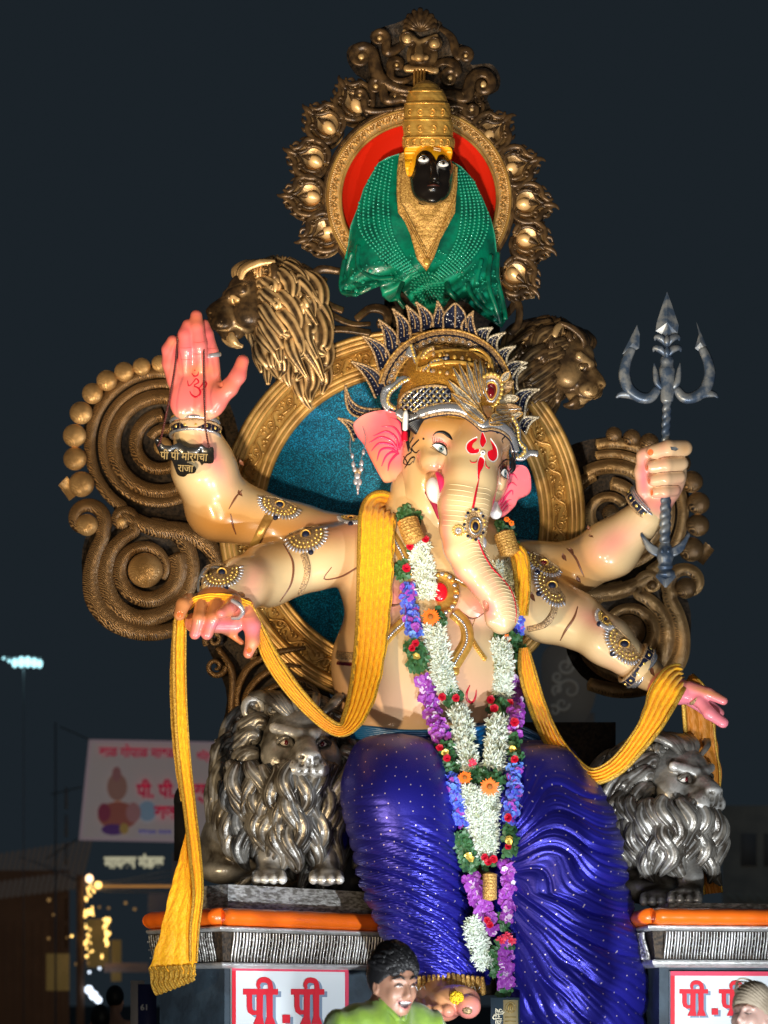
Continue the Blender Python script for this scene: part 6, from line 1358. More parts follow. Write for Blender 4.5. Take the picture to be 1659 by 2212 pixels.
foil = proto('gold_foil_flower', petals(6, 9, 4, .2, .4, 2, .2), M('gold_foil', (0.75, 0.55, 0.12), .3, .6))
for x, y in [(962, 1625), (1012, 1848), (1100, 1818), (1108, 1618), (1100, 1812), (900, 1418), (1016, 1854)]: flower('gold_foil_flower', foil, x, y, 30, 1.0)
def netcyl(name, pts, r):
    V, F = tube([p + (r,) for p in pts], seg=40, n=60, disp=lambda s, t, c: 1.0 * np.sign(np.sin(t * 13)) * np.sin(s * 50)); obj(name, V, F, goldpaint, gar)
finish_flowers()
netcyl('gold_net_sleeve', [(880, 1124, 130), (888, 1148, 138), (896, 1168, 140)], 23); netcyl('gold_net_sleeve', [(1088, 1152, 120), (1096, 1178, 126), (1102, 1196, 128)], 22); netcyl('gold_net_sleeve', [(1058, 1888, 330), (1058, 1915, 332), (1058, 1942, 330)], 15)
for x, y in [(1105, 1130), (1095, 1122), (866, 1130)]: flower('gerbera', gerb, x, y, 60, .35, gc1)

# ================================================================== pedestals with mouldings and signs
def zv(v, w): k = (CY - w / S) / CY; return 1.6 + (2150 - v) / S * k
sv = M('silvered_plaster', (0.20, 0.19, 0.17), 0.35, 0.6, bump=(60, 1.0), c2=(0.58, 0.58, 0.56), nscale=30, stretch=(1, 1, 2.5), edge=(.7, .7, .7))
darkpl = M('dark_pedestal_paint', (0.022, 0.034, 0.048), 0.6, bump=(40, .5), c2=(0.04, 0.065, 0.09), nscale=6)
orangep = M('orange_plastic_wrap', (0.85, 0.15, 0.01), 0.3, coat=.5, bump=(14, .5))
signw = M('sign_board_white', (0.70, 0.76, 0.80), 0.45); signr = M('sign_red_print', (0.66, 0.012, 0.03), 0.45); signs = M('sign_shadow_print', (0.20, 0.27, 0.38), 0.5); signp = M('sign_pink_border', (0.70, 0.06, 0.12), .45)
class Ped:
    def __init__(s, name, label, A, B, C, zref):
        s.A, s.B, s.C = [P((u, 2150, w))[:2] for u, w in (A, B, C)]; s.D = s.A + s.C - s.B
        s.wB = B[1]; c = (s.A + s.C) / 2
        s.root = bpy.data.objects.new(name, None); col.objects.link(s.root); s.root.location = (c[0], c[1], 0); ORG[s.root.name] = np.array([c[0], c[1], 0]); tag(s.root, label, 'pedestal')
        s.ux = (s.C - s.B) / np.linalg.norm(s.C - s.B); s.nf = np.array([s.ux[1], -s.ux[0]]);
        if s.nf[1] > 0: s.nf = -s.nf
        s.uy = (s.A - s.B) / np.linalg.norm(s.A - s.B); s.ns = np.array([-s.uy[1], s.uy[0]]); 
        if s.ns @ s.ux > 0: s.ns = -s.ns
        s.L = np.linalg.norm(s.C - s.B); s.M = np.linalg.norm(s.A - s.B)
    def z(s, v): return zv(v, s.wB)
    def fp(s, t, z, out=0):                       # point on the front face, t metres from the near corner
        q = s.B + s.ux * t + s.nf * out; return (q[0], q[1], z)
    def sp(s, t, z, out=0):
        q = s.B + s.uy * t + s.ns * out; return (q[0], q[1], z)
    def course(s, name, z0, z1, e0, e1, mat, n=2, bulge=0):
        """moulding round the front and the visible side"""
        prof = []
        for i in range(n + 1):
            t = i / n; prof.append((z0 + (z1 - z0) * t, e0 + (e1 - e0) * t + bulge * math.sin(t * PI)))
        V = []; 
        for z, e in prof:
            cor = s.B + (s.nf + s.ns * 1.0) * e
            for q in (s.A + s.ns * e, cor, s.C + s.nf * e, s.D): V.append((q[0], q[1], z))
        F = [(i * 4 + j, i * 4 + (j + 1) % 4, (i + 1) * 4 + (j + 1) % 4, (i + 1) * 4 + j) for i in range(n) for j in range(4)] + [tuple(range(4)), tuple(n * 4 + j for j in range(4))[::-1]]
        return obj(name, np.array(V), F, mat, s.root, mapped=True, smooth=False)
    def build(s, vs, nfl, nfl_s):
        r0, r1, f0, f1, b1 = [s.z(v) for v in vs]     # roll top, roll bottom, flute top, flute bottom, ledge bottom
        s.course('panel', 0.0, b1 - .001, 0, 0, darkpl)
        s.course('lower_ledge', b1, f1 - .004, .03, .05, sv, 4, .012)
        s.course('frieze_ground', f1 - .003, f0, .03, .055, bronze_flat)
        s.course('upper_ledge', f0 + .001, r1 - .001, .07, .085, sv, 4, .01)
        R_ = (r0 - r1) / 2; zc_ = (r0 + r1) / 2
        for (a, b, nn) in ((s.sp(s.M, zc_, .05), s.sp(-.06, zc_, .05), 20), (s.fp(-.06, zc_, .05), s.fp(s.L, zc_, .05), 30)):
            a = np.array(a); b = np.array(b); d = (b - a) / np.linalg.norm(b - a); nrm = np.cross(d, (0, 0, 1)); V = []; m = 16
            for i in range(nn + 1):
                c = a + (b - a) * i / nn; rr_ = R_ * (1 + .03 * math.sin(i * 1.7) + (-.12 if i in (0, nn) else 0))
                for j in range(m): t = 2 * PI * j / m; V.append(c + nrm * rr_ * 1.5 * math.cos(t) + np.array([0, 0, 1]) * rr_ * math.sin(t))
            F = [(i * m + j, i * m + (j + 1) % m, (i + 1) * m + (j + 1) % m, (i + 1) * m + j) for i in range(nn) for j in range(m)] + [tuple(range(m)), tuple(nn * m + j for j in range(m))]
            obj('orange_roll', np.array(V), F, orangep, s.root, mapped=True)
        # fluted tongues
        def tongue(fn, t, wd, kind):
            V = []; m = 8; n = 9
            for i in range(n + 1):
                z = f0 - (f0 - f1) * (i / n) * .98 - .003; q = i / n; out = .055 + .03 * math.cos(q * PI * .5) ** 1.5 - .01; w_ = wd * (1 if i < n - 1 else .6 if i == n - 1 else .2) * (.8 + .2 * math.sin(q * 3 + kind))
                for j in range(m): a = 2 * PI * j / m; V.append(fn(t + w_ * math.cos(a), z, out + wd * .9 * math.sin(a)))
            F = [(i * m + j, i * m + (j + 1) % m, (i + 1) * m + (j + 1) % m, (i + 1) * m + j) for i in range(n) for j in range(m)]
            return np.array(V), F
        for fn, Ln, nn in ((s.fp, s.L, nfl), (s.sp, s.M, nfl_s)):
            st = Ln / nn
            for k in range(nn):
                t = (k + .5) * st
                for o, w_ in ((-.32, .085), (0, .12), (.32, .085)):
                    V, F = tongue(fn, t + o * st, st * w_, k + o); obj('frieze_tongue', V, F, sv, s.root, mapped=True)
                for q in range(3):
                    c = fn(t + .5 * st, f0 - (f0 - f1) * (.25 + .28 * q), .075 - .008 * q); V, F = ball((0, 0, 0), (st * .09, .016, st * .14), 6, 4); V = V[:, [0, 1, 2]]; obj('frieze_bead', np.array(c) + np.column_stack([V[:, 0], V[:, 1], V[:, 2]]), F, sv, s.root, mapped=True)
def ribbon2(path, wd, n=24):
    q = crom(np.array([(a, b, 0) for a, b in path], float), n)[:, :2]; T = np.gradient(q, axis=0); T /= np.linalg.norm(T, axis=1, keepdims=True); N = np.column_stack([-T[:, 1], T[:, 0]]); w_ = np.interp(np.linspace(0, 1, n), np.linspace(0, 1, len(wd)), wd)[:, None]
    return [tuple(x) for x in np.vstack([q + N * w_, (q - N * w_)[::-1]])]
PI_GLYPH = [[(730, 760), (975, 760), (975, 795), (730, 795)], [(755, 790), (792, 790), (792, 868), (800, 888), (828, 890), (828, 914), (790, 916), (764, 900), (754, 866)], [(824, 790), (868, 790), (866, 925), (876, 975), (797, 975), (822, 925)], [(890, 790), (936, 790), (936, 925), (958, 975), (878, 975), (894, 925)], ribbon2([(918, 800), (920, 748), (908, 716), (878, 706), (846, 712), (832, 738), (842, 758)], [17, 18, 18, 17, 16, 14, 10]), [(1005, 915), (1060, 915), (1060, 966), (1005, 966)]]
def sign(ped, label, t0, z0, wdt, hgt, glyph_scale, gx, gz, reps):
    """board on the pedestal front; t0 = distance from the near corner, z0 = top"""
    c = ped.fp(t0 + wdt / 2, z0 - hgt, .02); sg = bpy.data.objects.new('sign_board', None); col.objects.link(sg); sg.location = c; ORG[sg.name] = np.array(c); tag(sg, label, 'sign')
    def rect(name, a, b, cc, d, o0, o1, mat):
        V = [ped.fp(t0 + x, z0 - y, o) for o in (o0, o1) for x, y in ((a, b), (cc, b), (cc, d), (a, d))]; return obj(name, np.array(V), [(0, 1, 2, 3), (4, 7, 6, 5), (0, 4, 5, 1), (1, 5, 6, 2), (2, 6, 7, 3), (3, 7, 4, 0)], mat, sg, mapped=True, smooth=False)
    rect('board', 0, 0, wdt, hgt, .006, .018, signw); b_ = .022
    rect('border', 0, 0, wdt, b_, .0185, .021, signp); rect('border', 0, b_ + .0001, b_, hgt, .0185, .021, signr); rect('border', wdt - b_, b_ + .0001, wdt, hgt, .0185, .021, signp)
    for r_ in range(reps):
        for gi, poly in enumerate(PI_GLYPH):
            for lay, (dx, dy, o, mt, nm) in enumerate([(24, 14, .0195, signs, 'letter_shadow'), (0, 0, .0225, signr, 'letter')]):
                V2, F = sheet(poly); n = len(V2); o = o + gi * .0004
                X = (V2[:, 0] + dx - 730 + r_ * 338) * glyph_scale + gx; Z = (V2[:, 1] + dy - 690) * glyph_scale + gz
                V = np.array([ped.fp(t0 + x, z0 - y, oo) for oo in (o, o - .0006) for x, y in zip(X, Z)]); obj(nm, V, [f for f in F] + [tuple(i + n for i in f[::-1]) for f in F], mt, sg, mapped=True, smooth=False)
    return sg
pl_ = Ped('pedestal', 'left pedestal with orange wrapped ledge and silver fluted frieze under the seated lion', (345, 165), (485, 300), (820, 70), 0)
pl_.build((1962, 2003, 2014, 2078, 2092), 17, 9)
pr_ = Ped('pedestal', 'right pedestal with flat orange ledge and fluted frieze beside the turbaned person', (1368, 60), (1424, 300), (1800, 230), 0)
pr_.build((1962, 2000, 2012, 2072, 2090), 20, 6)
s1 = .3333 / 400 * .905
sign(pl_, 'white board with two big red Devanagari letters behind the man in green', .03, pl_.z(2087), .70, .46, s1 * 1.10, .062, .052, 2)
sign(pr_, 'pale board with red letters partly hidden by the turban', .05, pr_.z(2098), .62, .40, .1333 / 400 * .9 * 2.02, .045, .045, 2)

# ================================================================== seated lions
def slabstone(ped, v0, v1, inset, thing_, t1=1.0):
    z0, z1 = ped.z(v1), ped.z(v0); V = []
    for z in (z0, z1):
        for q in (ped.B + ped.ux * inset + ped.uy * .04, ped.B + ped.ux * ped.L * t1 + ped.uy * .04, ped.B + ped.ux * ped.L * t1 + ped.uy * (ped.M - .03), ped.B + ped.ux * inset + ped.uy * (ped.M - .03)): V.append((q[0], q[1], z))
    obj('base_slab', np.array(V), [(0, 1, 2, 3), (4, 7, 6, 5), (0, 4, 5, 1), (1, 5, 6, 2), (2, 6, 7, 3), (3, 7, 4, 0)], sv, thing_, mapped=True, smooth=False)
def seated_lion(label, c, sc_, yaw, body, legs, paws, chest, slabargs):
    t = thing('lion_statue', label, 'lion statue', (c[0], slabargs[1] if False else 1960, c[2]))
    s = SDF(*body['box'], 5)
    for e in body['ell']: s.ell(*e)
    for e in legs: s.chain(e, 18)
    for (x, y, w) in paws:
        s.ell((x, y - 4, w), (38, 20, 36), 10)
        for k in range(4): s.cap((x - 28 + k * 18, y - 6, w + 18), (x - 29 + k * 19, y + 4, w + 34), 11, 11, 2)
    V, F = s.mesh(); obj('body', V, F, silverlion, t)
    lion_head(t, lionT(c, sc_, yaw, R(2)), silverlion, M('lion_eye_white', (.6, .55, .5), .25, coat=.5) if 'lion_eye_white' not in MATS else MATS['lion_eye_white'], gem_red, 'head')
    r_ = random.Random(int(c[0]))
    for (x, y, w, L, dx) in chest:
        ph = r_.uniform(0, 6)
        V, F = tube([(x + dx * q + 13 * math.sin(ph + q * 5.5), y + L * q, w + 14 * math.sin(q * 3) - 16 * q * q, 2 + 17 * math.sin(PI * min(1, .12 + q * .86)) ** .8) for q in np.linspace(0, 1, 8)], seg=30, n=32, ridges=6, ramp=.15, flat=.9); obj('mane_lock', V, F, silverlion, t)
    slabstone(*slabargs, thing_=t) if False else slabstone(slabargs[0], slabargs[1], slabargs[2], slabargs[3], t)
    return t
rl = random.Random(4)
ch = [(x + rl.uniform(-8, 8), y + rl.uniform(-6, 6), 215 - abs(x - 630) * .55 - (y - 1690) * .25, rl.uniform(95, 125), rl.uniform(-14, 14) + (640 - x) * .12) for y in (1650, 1690, 1728, 1762) for x in range(496, 745, 19)]
seated_lion('silvered lion statue facing the viewer on the left pedestal under the scarf loop', (640, 1618, 80), 116, R(10),
    dict(box=((410, 1560, -230), (800, 1935, 300)), ell=[((630, 1740, 90), (100, 90, 85), 30), ((560, 1790, 0), (110, 95, 130), 40), ((500, 1830, -40), (70, 75, 120), 30), ((480, 1880, 20), (50, 30, 70), 20)]),
    [[(590, 1780, 120, 40), (582, 1850, 150, 27), (580, 1886, 160, 25)], [(690, 1780, 120, 42), (700, 1850, 140, 27), (704, 1886, 150, 25)]], [(582, 1896, 165), (706, 1896, 155)], ch, (pl_, 1908, 1963, .05))
ch = [(x + rl.uniform(-8, 8), y + rl.uniform(-6, 6), 190 - abs(x - 1440) * .6 - (y - 1740) * .2, rl.uniform(85, 110), rl.uniform(-12, 12) + (1450 - x) * .1) for y in (1725, 1762, 1800) for x in range(1342, 1560, 19)]
seated_lion('silvered lion statue turned to the right on the right pedestal before the amber cloth', (1444, 1694, 50), 104, R(46),
    dict(box=((1290, 1600, -230), (1600, 1975, 300)), ell=[((1450, 1800, 70), (95, 80, 80), 30), ((1420, 1860, 0), (90, 80, 110), 30), ((1400, 1920, 50), (70, 34, 70), 20)]),
    [[(1480, 1840, 110, 36), (1492, 1900, 140, 25), (1494, 1930, 150, 24)]], [(1480, 1940, 160), (1420, 1944, 120)], ch, (pr_, 1948, 1963, .06))
V, F = box((1380, 1950, 40), (1700, 1963, 90))

# ================================================================== people
def person_mesh(h=.032):
    """standing figure, units of one head height, face towards +z"""
    s = SDF((-1.75, -.6, -.75), (1.75, 7.15, .85), h * 1.6); k = .12
    s.cap((0, .3, -.1), (0, .8, -.14), .19, .22, .15)
    s.ell((0, 1.45, -.12), (.72, .85, .42), .2); s.ell((0, 2.6, -.1), (.62, .75, .4), .25)
    for q in (-1, 1):
        s.chain([(q * .55, .98, -.14, .24), (q * .86, 1.1, -.14, .22), (q * 1.02, 1.9, -.12, .17), (q * 1.06, 2.4, -.05, .145), (q * 1.02, 3.2, .1, .09)], .15)
        s.ell((q * 1.02, 3.42, .14), (.07, .2, .13), .06)
        for f in range(4): s.chain([(q * 1.02, 3.52, .04 + f * .065, .04), (q * 1.0, 3.72 + .05 * (f in (1, 2)), .06 + f * .06, .036), (q * .96, 3.84 + .06 * (f in (1, 2)), .1 + f * .06, .03)], .015)
        s.chain([(q * 1.0, 3.3, .2, .05), (q * .95, 3.5, .27, .045), (q * .93, 3.6, .27, .036)], .02)
        s.chain([(q * .3, 3.1, -.1, .36), (q * .33, 4.9, -.06, .23), (q * .34, 6.7, -.1, .13)], .15); s.cap((q * .34, 6.85, -.15), (q * .38, 6.95, .35), .14, .1, .1)
    B = s.mesh()
    s = SDF((-.55, -.65, -.6), (.55, .85, .65), h * .62)
    s.ell((0, -.08, -.07), (.35, .41, .43), .1); s.ell((0, .12, .08), (.295, .37, .31), .12); s.ell((0, .34, .12), (.2, .15, .2), .12); s.cap((0, .28, -.1), (0, .75, -.14), .19, .2, .12)
    s.cap((0, -.03, .38), (0, .13, .455), .035, .055, .06); s.ell((0, .16, .4), (.085, .04, .06), .05)
    for q in (-1, 1):
        s.ell((q * .17, .13, .27), (.1, .1, .09), .08); s.ell((q * .135, -.01, .43), (.085, .045, .07), .06, op='-'); s.cap((q * .05, -.085, .37), (q * .23, -.08, .3), .035, .03, .05)
        s.ell((q * .135, -.005, .335), (.06, .036, .04), .02)
        s.ell((q * .345, .06, -.03), (.04, .11, .075), .04); s.ell((q * .375, .05, .0), (.02, .06, .035), .02, op='-')
    s.ell((0, .27, .37), (.11, .05, .05), .04); s.ell((0, .37, .3), (.09, .06, .07), .06)
    Hd = s.mesh()
    return B, Hd
PB, PH = person_mesh()
def person(label, cx, cy, H, w, yaw, skinm, hairm, shirtm, trm, pitch=0, boff=(0, 0), bs=1.0):
    with at(w):
        t = thing('person', label, 'person', (cx, cy + 7 * H, 0))
        T = lambda V: xf(V, (cx, cy, 0), H, 0, False, yaw)
        TB = lambda V: xf(V, (cx + boff[0], cy + boff[1], 0), H * bs, 0, False, yaw)
        def TH(V):
            V = np.array(V, float) * [.84, 1, .88]
            if pitch: c, s_ = math.cos(pitch), math.sin(pitch); V[:, 1], V[:, 2] = V[:, 1] * c + V[:, 2] * s_, -V[:, 1] * s_ + V[:, 2] * c
            return T(V)
        V1, F1 = PB; V2, F2 = PH; V = np.vstack([TB(V1), TH(V2)]); F = np.vstack([F1, F2 + len(V1)])
        bd = obj('body', V, F, skinm, t)
        # clothes: shells just outside the body
        def shell(sel, off, mat, name, fold_amp=.02):
            me = bd.data; n = len(V1); nr = np.zeros(len(V) * 3, np.float32); me.vertices.foreach_get('normal', nr); nr = nr.reshape(-1, 3)[:n]
            nl = np.stack([nr[:, 0], -nr[:, 2], -nr[:, 1]], -1)
            cen = V1 - np.array([0, 0, -.1]); sgn = np.sign((nl * cen)[:, 0].sum() + 1e-9)
            NV = TB(V1) + nl * sgn * H * (off + fold_amp * np.sin(V1[:, 1:2] * 9 + V1[:, 0:1] * 14 + 3 * np.sin(V1[:, 0:1] * 6)))
            m = sel(V1)[F1].all(1); idx = np.unique(F1[m]); mp = np.full(n, -1); mp[idx] = np.arange(len(idx))
            return obj(name, NV[idx], mp[F1[m]], mat, t)
        shell(lambda v: (v[:, 1] > .66) & (v[:, 1] < 3.1) & ((np.abs(v[:, 0]) < .8) | (v[:, 1] < 2.0)), .045, shirtm, 'shirt')
        shell(lambda v: (v[:, 1] > 2.95) & (v[:, 1] < 6.8) & (np.abs(v[:, 0]) < .82), .04, trm, 'trousers', .01)
        hv = TH(V2); return t, bd, bvh_of((hv, F2)), TH, TB
skinp = M('brown_skin', (0.25, 0.13, 0.085), .45, sss=.05, bump=(120, .15)); skinl = M('light_brown_skin', (0.27, 0.17, 0.14), .45, sss=.05)
blackh = M('black_hair', (0.006, 0.006, 0.007), .5, bump=(200, .5), spec=.35); greensh = M('lime_green_shirt', (0.13, 0.22, 0.008), .65, bump=(60, .4), sheen=.3, c2=(0.08, 0.15, 0.006), nscale=12); darkcl = M('dark_clothes', (0.02, 0.02, 0.025), .8); purp = M('plum_clothes', (0.10, 0.02, 0.09), .8)
pm_t, pm_b, pbv, TH, TB = person('laughing man with black hair in a lime green shirt in front of the white sign', 850, 2124, 150, 940, R(34), skinp, blackh, greensh, darkcl, pitch=R(6), boff=(-8, -48), bs=.86)
with at(940):
    def ps(name, pts, w, mat, off=.5, n=16, par=pm_b, **k):
        q = TH(np.array([(x, y, z) for x, y, z in pts], float)); V, F = stroke(pbv, q[:, :2], w, off, n=n, default=20, **k); return obj(name, V, F, mat, par)
    lipm = M('lip_pink', (0.38, 0.12, 0.11), .4); mouthm = M('mouth_dark', (0.03, 0.006, 0.008), .5)
    for q in (-1, 1):
        ps('eyebrow', [(q * .05, -.09, .4), (q * .13, -.125, .38), (q * .24, -.08, .3)], [1.5, 3.2, 1], blackh, 1)
        ps('eyelid', [(q * .07, .005, .4), (q * .14, -.022, .38), (q * .21, .015, .33)], [1.0, 2.2, 1.0], blackh, .8)
        ps('eye_white', [(q * .10, .014, .4), (q * .14, .008, .38), (q * .18, .018, .34)], [.4, .9, .4], whitepaint, .5)
        ps('pupil', [(q * .13, .002, .4), (q * .15, .008, .38)], [1.3, 1.3], blackpaint, 1.5, n=6)
        ps('smile_crease', [(q * .08, .15, .42), (q * .15, .21, .34), (q * .17, .3, .3)], [.5, 1.1, .4], M('skin_crease_brown', (.16, .07, .05), .6) if 'skin_crease_brown' not in MATS else MATS['skin_crease_brown'], .1)
    def pp(name, pts, mat, off, step=2.5):
        q = TH(np.array(pts, float)); V, F = patch(pbv, [tuple(x[:2]) for x in q], off, step, smoothn=30, default=30); return obj(name, V, F, mat, pm_b)
    pp('lips', [(-.15, .225, .36), (-.07, .215, .4), (0, .222, .41), (.07, .215, .4), (.15, .225, .36), (.10, .31, .38), (0, .355, .38), (-.10, .31, .38)], lipm, .8)
    pp('mouth', [(-.135, .232, .36), (0, .238, .41), (.135, .232, .36), (.09, .30, .38), (0, .335, .38), (-.09, .30, .38)], mouthm, 1.6)
    for i in range(6):
        x = -.1 + i * .036; q = TH(np.array([(x, .235, .39), (x + .032, .235, .39), (x + .031, .268, .39), (x + .002, .268, .39)], float)); V, F = patch(pbv, [tuple(a[:2]) for a in q], 2.4, 6, default=30, thick=1); obj('tooth', V, F, whitepaint, pm_b)
    # beard shadow on the jaw
    # hair: cap plus combed strands
    def hairset(TH, nst, seed, mat, par, fringe=True, back=False):
        s = SDF((-.5, -.65, -.62), (.5, .35, .45), .03); s.ell((0, -.13, -.1), (.395, .43, .45), .05); s.ell((0, .2, .34), (.5, .36, .42), .06, op='-'); s.ell((0, .45, -.2), (.5, .3, .5), .05, op='-'); V, F = s.mesh(); hr = obj('hair', TH(V), F, mat, par)
        r_ = random.Random(seed)
        hbv = BVHTree.FromPolygons([tuple(v) for v in V], [tuple(int(k) for k in f) for f in F])
        for i in range(nst):
            a = r_.uniform(-1.5, 1.5); b = r_.uniform(-.2, 1.35); p = Vector((.45 * math.sin(a) * math.cos(b * .5), -.55 * math.cos(a * .75) * math.cos(b * .7) - .05, -.15 + .5 * math.sin(b))); d = Vector((.35 + .25 * math.sin(a) + r_.uniform(-.15, .15), .10 * abs(a) - .02 + .35 * max(0, b - .8), .75)); pts = []
            L = r_.uniform(.16, .3)
            for k in range(6):
                c, nn, _, _ = hbv.find_nearest(p); c = Vector(c); out = (c - Vector((0, -.1, -.1))).normalized(); lift = .006 + .02 * math.sin(k / 5 * PI) + (.03 * (k / 5) ** 2 if i % 5 == 0 else 0)
                q = c + out * lift; pts.append((q[0], q[1], q[2], (.010, .017, .019, .016, .011, .003)[k])); p = q + d.normalized() * L / 5 + Vector((r_.uniform(-.01, .01), r_.uniform(-.01, .01), 0))
            V_, F_ = tube(pts, seg=5, n=12); obj('hair_strand', TH(V_), F_, mat, hr)
        return hr
    hairset(TH, 260, 3, blackh, pm_t)
    # collar and placket
    for pts in ([(-.22, .62, .05, .05), (-.15, .8, .22, .06), (-.04, .98, .32, .03)], [(.22, .62, .05, .05), (.18, .8, .2, .06), (.06, .98, .32, .03)], [(-.2, .6, -.1, .05), (0, .56, -.3, .05), (.2, .6, -.1, .05)]):
        V, F = tube(pts, seg=8, n=16, flat=.5); obj('collar', TB(V), F, greensh, pm_t)
    V, F = ball((.03, 1.12, .34), (.025, .025, .015), 8, 5); obj('button', TB(V), F, darkcl, pm_t)
pt_t, pt_b, tbv, TH2, TB2 = person('person in a brown cloth turban looking down before the right-hand sign', 1622, 2196, 128, 900, R(-28), skinl, blackh, purp, darkcl, pitch=R(-14))
with at(900):
    tmat = M('olive_brown_turban', (0.14, 0.11, 0.075), .75, bump=(90, .6), c2=(0.22, 0.18, 0.13), nscale=9)
    s = SDF((-.6, -.7, -.65), (.6, .2, .55), .028); s.ell((0, -.2, -.06), (.41, .43, .48), .05); s.ell((0, .22, .3), (.6, .37, .6), .03, op='-'); s.ell((0, .4, -.3), (.6, .42, .5), .03, op='-'); V, F = s.mesh(); tb_ = obj('turban', TH2(V), F, tmat, pt_t)
    tbb = bvh_of((TH2(V), F))
    for i in range(9):
        y = -.56 + i * .055; pts = TH2(np.array([(-.38 + .02 * i, y + .15, .1), (-.15, y - .0, .4), (.15, y + .03, .4), (.38, y + .2, .1)], float)); V, F = stroke(tbb, pts[:, :2], 2.0, -.9, n=24, flat=.8); obj('turban_fold', V, F, tmat, tb_)
    V, F = tube([(.34, -.3, -.1, .03), (.44, -.1, -.12, .04), (.42, .1, -.15, .03)], seg=8, n=12); obj('hair_lock', TH2(V), F, blackh, pt_t)
    def p2(name, pts, w, mat, off=.5): q = TH2(np.array(pts, float)); V, F = stroke(tbv, q[:, :2], w, off, n=14, default=20); obj(name, V, F, mat, pt_b)
    for q in (-1, 1):
        p2('eyebrow', [(q * .05, -.09, .4), (q * .13, -.12, .38), (q * .23, -.08, .3)], [1, 1.8, .6], brownpaint); p2('eyelid', [(q * .07, .02, .4), (q * .14, .035, .38), (q * .2, .02, .33)], [.6, 1.2, .6], blackh, .8)
# person peering out behind the left lion
pq = person('person in dark clothes half hidden between the lion mane and the robe', 726, 1594, 84, -70, R(-30), skinp, blackh, darkcl, darkcl)
with at(-70):
    s = SDF((-.5, -.65, -.62), (.5, .35, .45), .04); s.ell((0, -.13, -.1), (.395, .43, .45), .05); s.ell((0, .2, .34), (.5, .36, .42), .06, op='-'); V, F = s.mesh(); obj('hair', pq[3](V), F, blackh, pq[0])
# onlookers in the dark at the lower left
for (cx, cy, H, w, yw, lab, sm) in [(250, 2160, 58, -1400, R(160), 'onlooker seen from behind in dark clothes at the lower left', darkcl), (215, 2205, 64, -1100, R(190), 'onlooker with black hair low at the left edge of the crowd', purp)]:
    pq = person(lab, cx, cy, H, w, yw, skinp, blackh, sm, darkcl)
    with at(w):
        s = SDF((-.5, -.65, -.62), (.5, .35, .45), .05); s.ell((0, -.13, -.1), (.395, .43, .45), .05); s.ell((0, .3, .4), (.5, .36, .42), .06, op='-'); V, F = s.mesh(); obj('hair', pq[3](V), F, blackh, pq[0])

# award box beside the foot
with at(330):
    aw = thing('award_box', 'upright dark blue award box with vertical gold lettering below the garland', 'box', (1092, 2330, 0))
    V, F = box((1060, 2155, -30), (1122, 2330, 10)); bxo = obj('box_body', V, F, M('slate_blue_card', (0.05, 0.085, 0.12), .5), aw, smooth=False)
    V, F = box((1087, 2160, 10), (1119, 2330, 12)); obj('gold_panel', V, F, M('cream_gold_card', (0.62, 0.52, 0.28), .45, .2), aw, smooth=False)
    letters('सन्मानचिन्ह', 1084, 2262, 22, 10.5, M('cream_print', (.7, .66, .5), .5), aw, bold=.02, rot=-PI / 2, sx=.82)
    gp = M('gold_print', (.35, .24, .07), .4, .3)
    V, F = tube([(1103 + 11 * math.cos(a), 2176 + 11 * math.sin(a), 13, 1) for a in np.linspace(0, 2 * PI, 16, endpoint=False)], seg=5, n=30, closed=True); obj('emblem_ring', V, F, gp, aw)
    for k in range(3): V, F = tube([(1098 + k * 5, 2184, 13, 1.2), (1099 + k * 4, 2174, 13.5, 2), (1101 + k * 2, 2168, 13, 1)], seg=5, n=8); obj('emblem_figure', V, F, gp, aw)
    for k in range(4): V, F = box((1091, 2196 + k * 9, 12), (1115, 2198 + k * 9, 12.6)); obj('printed_line', V, F, gp, aw, smooth=False)

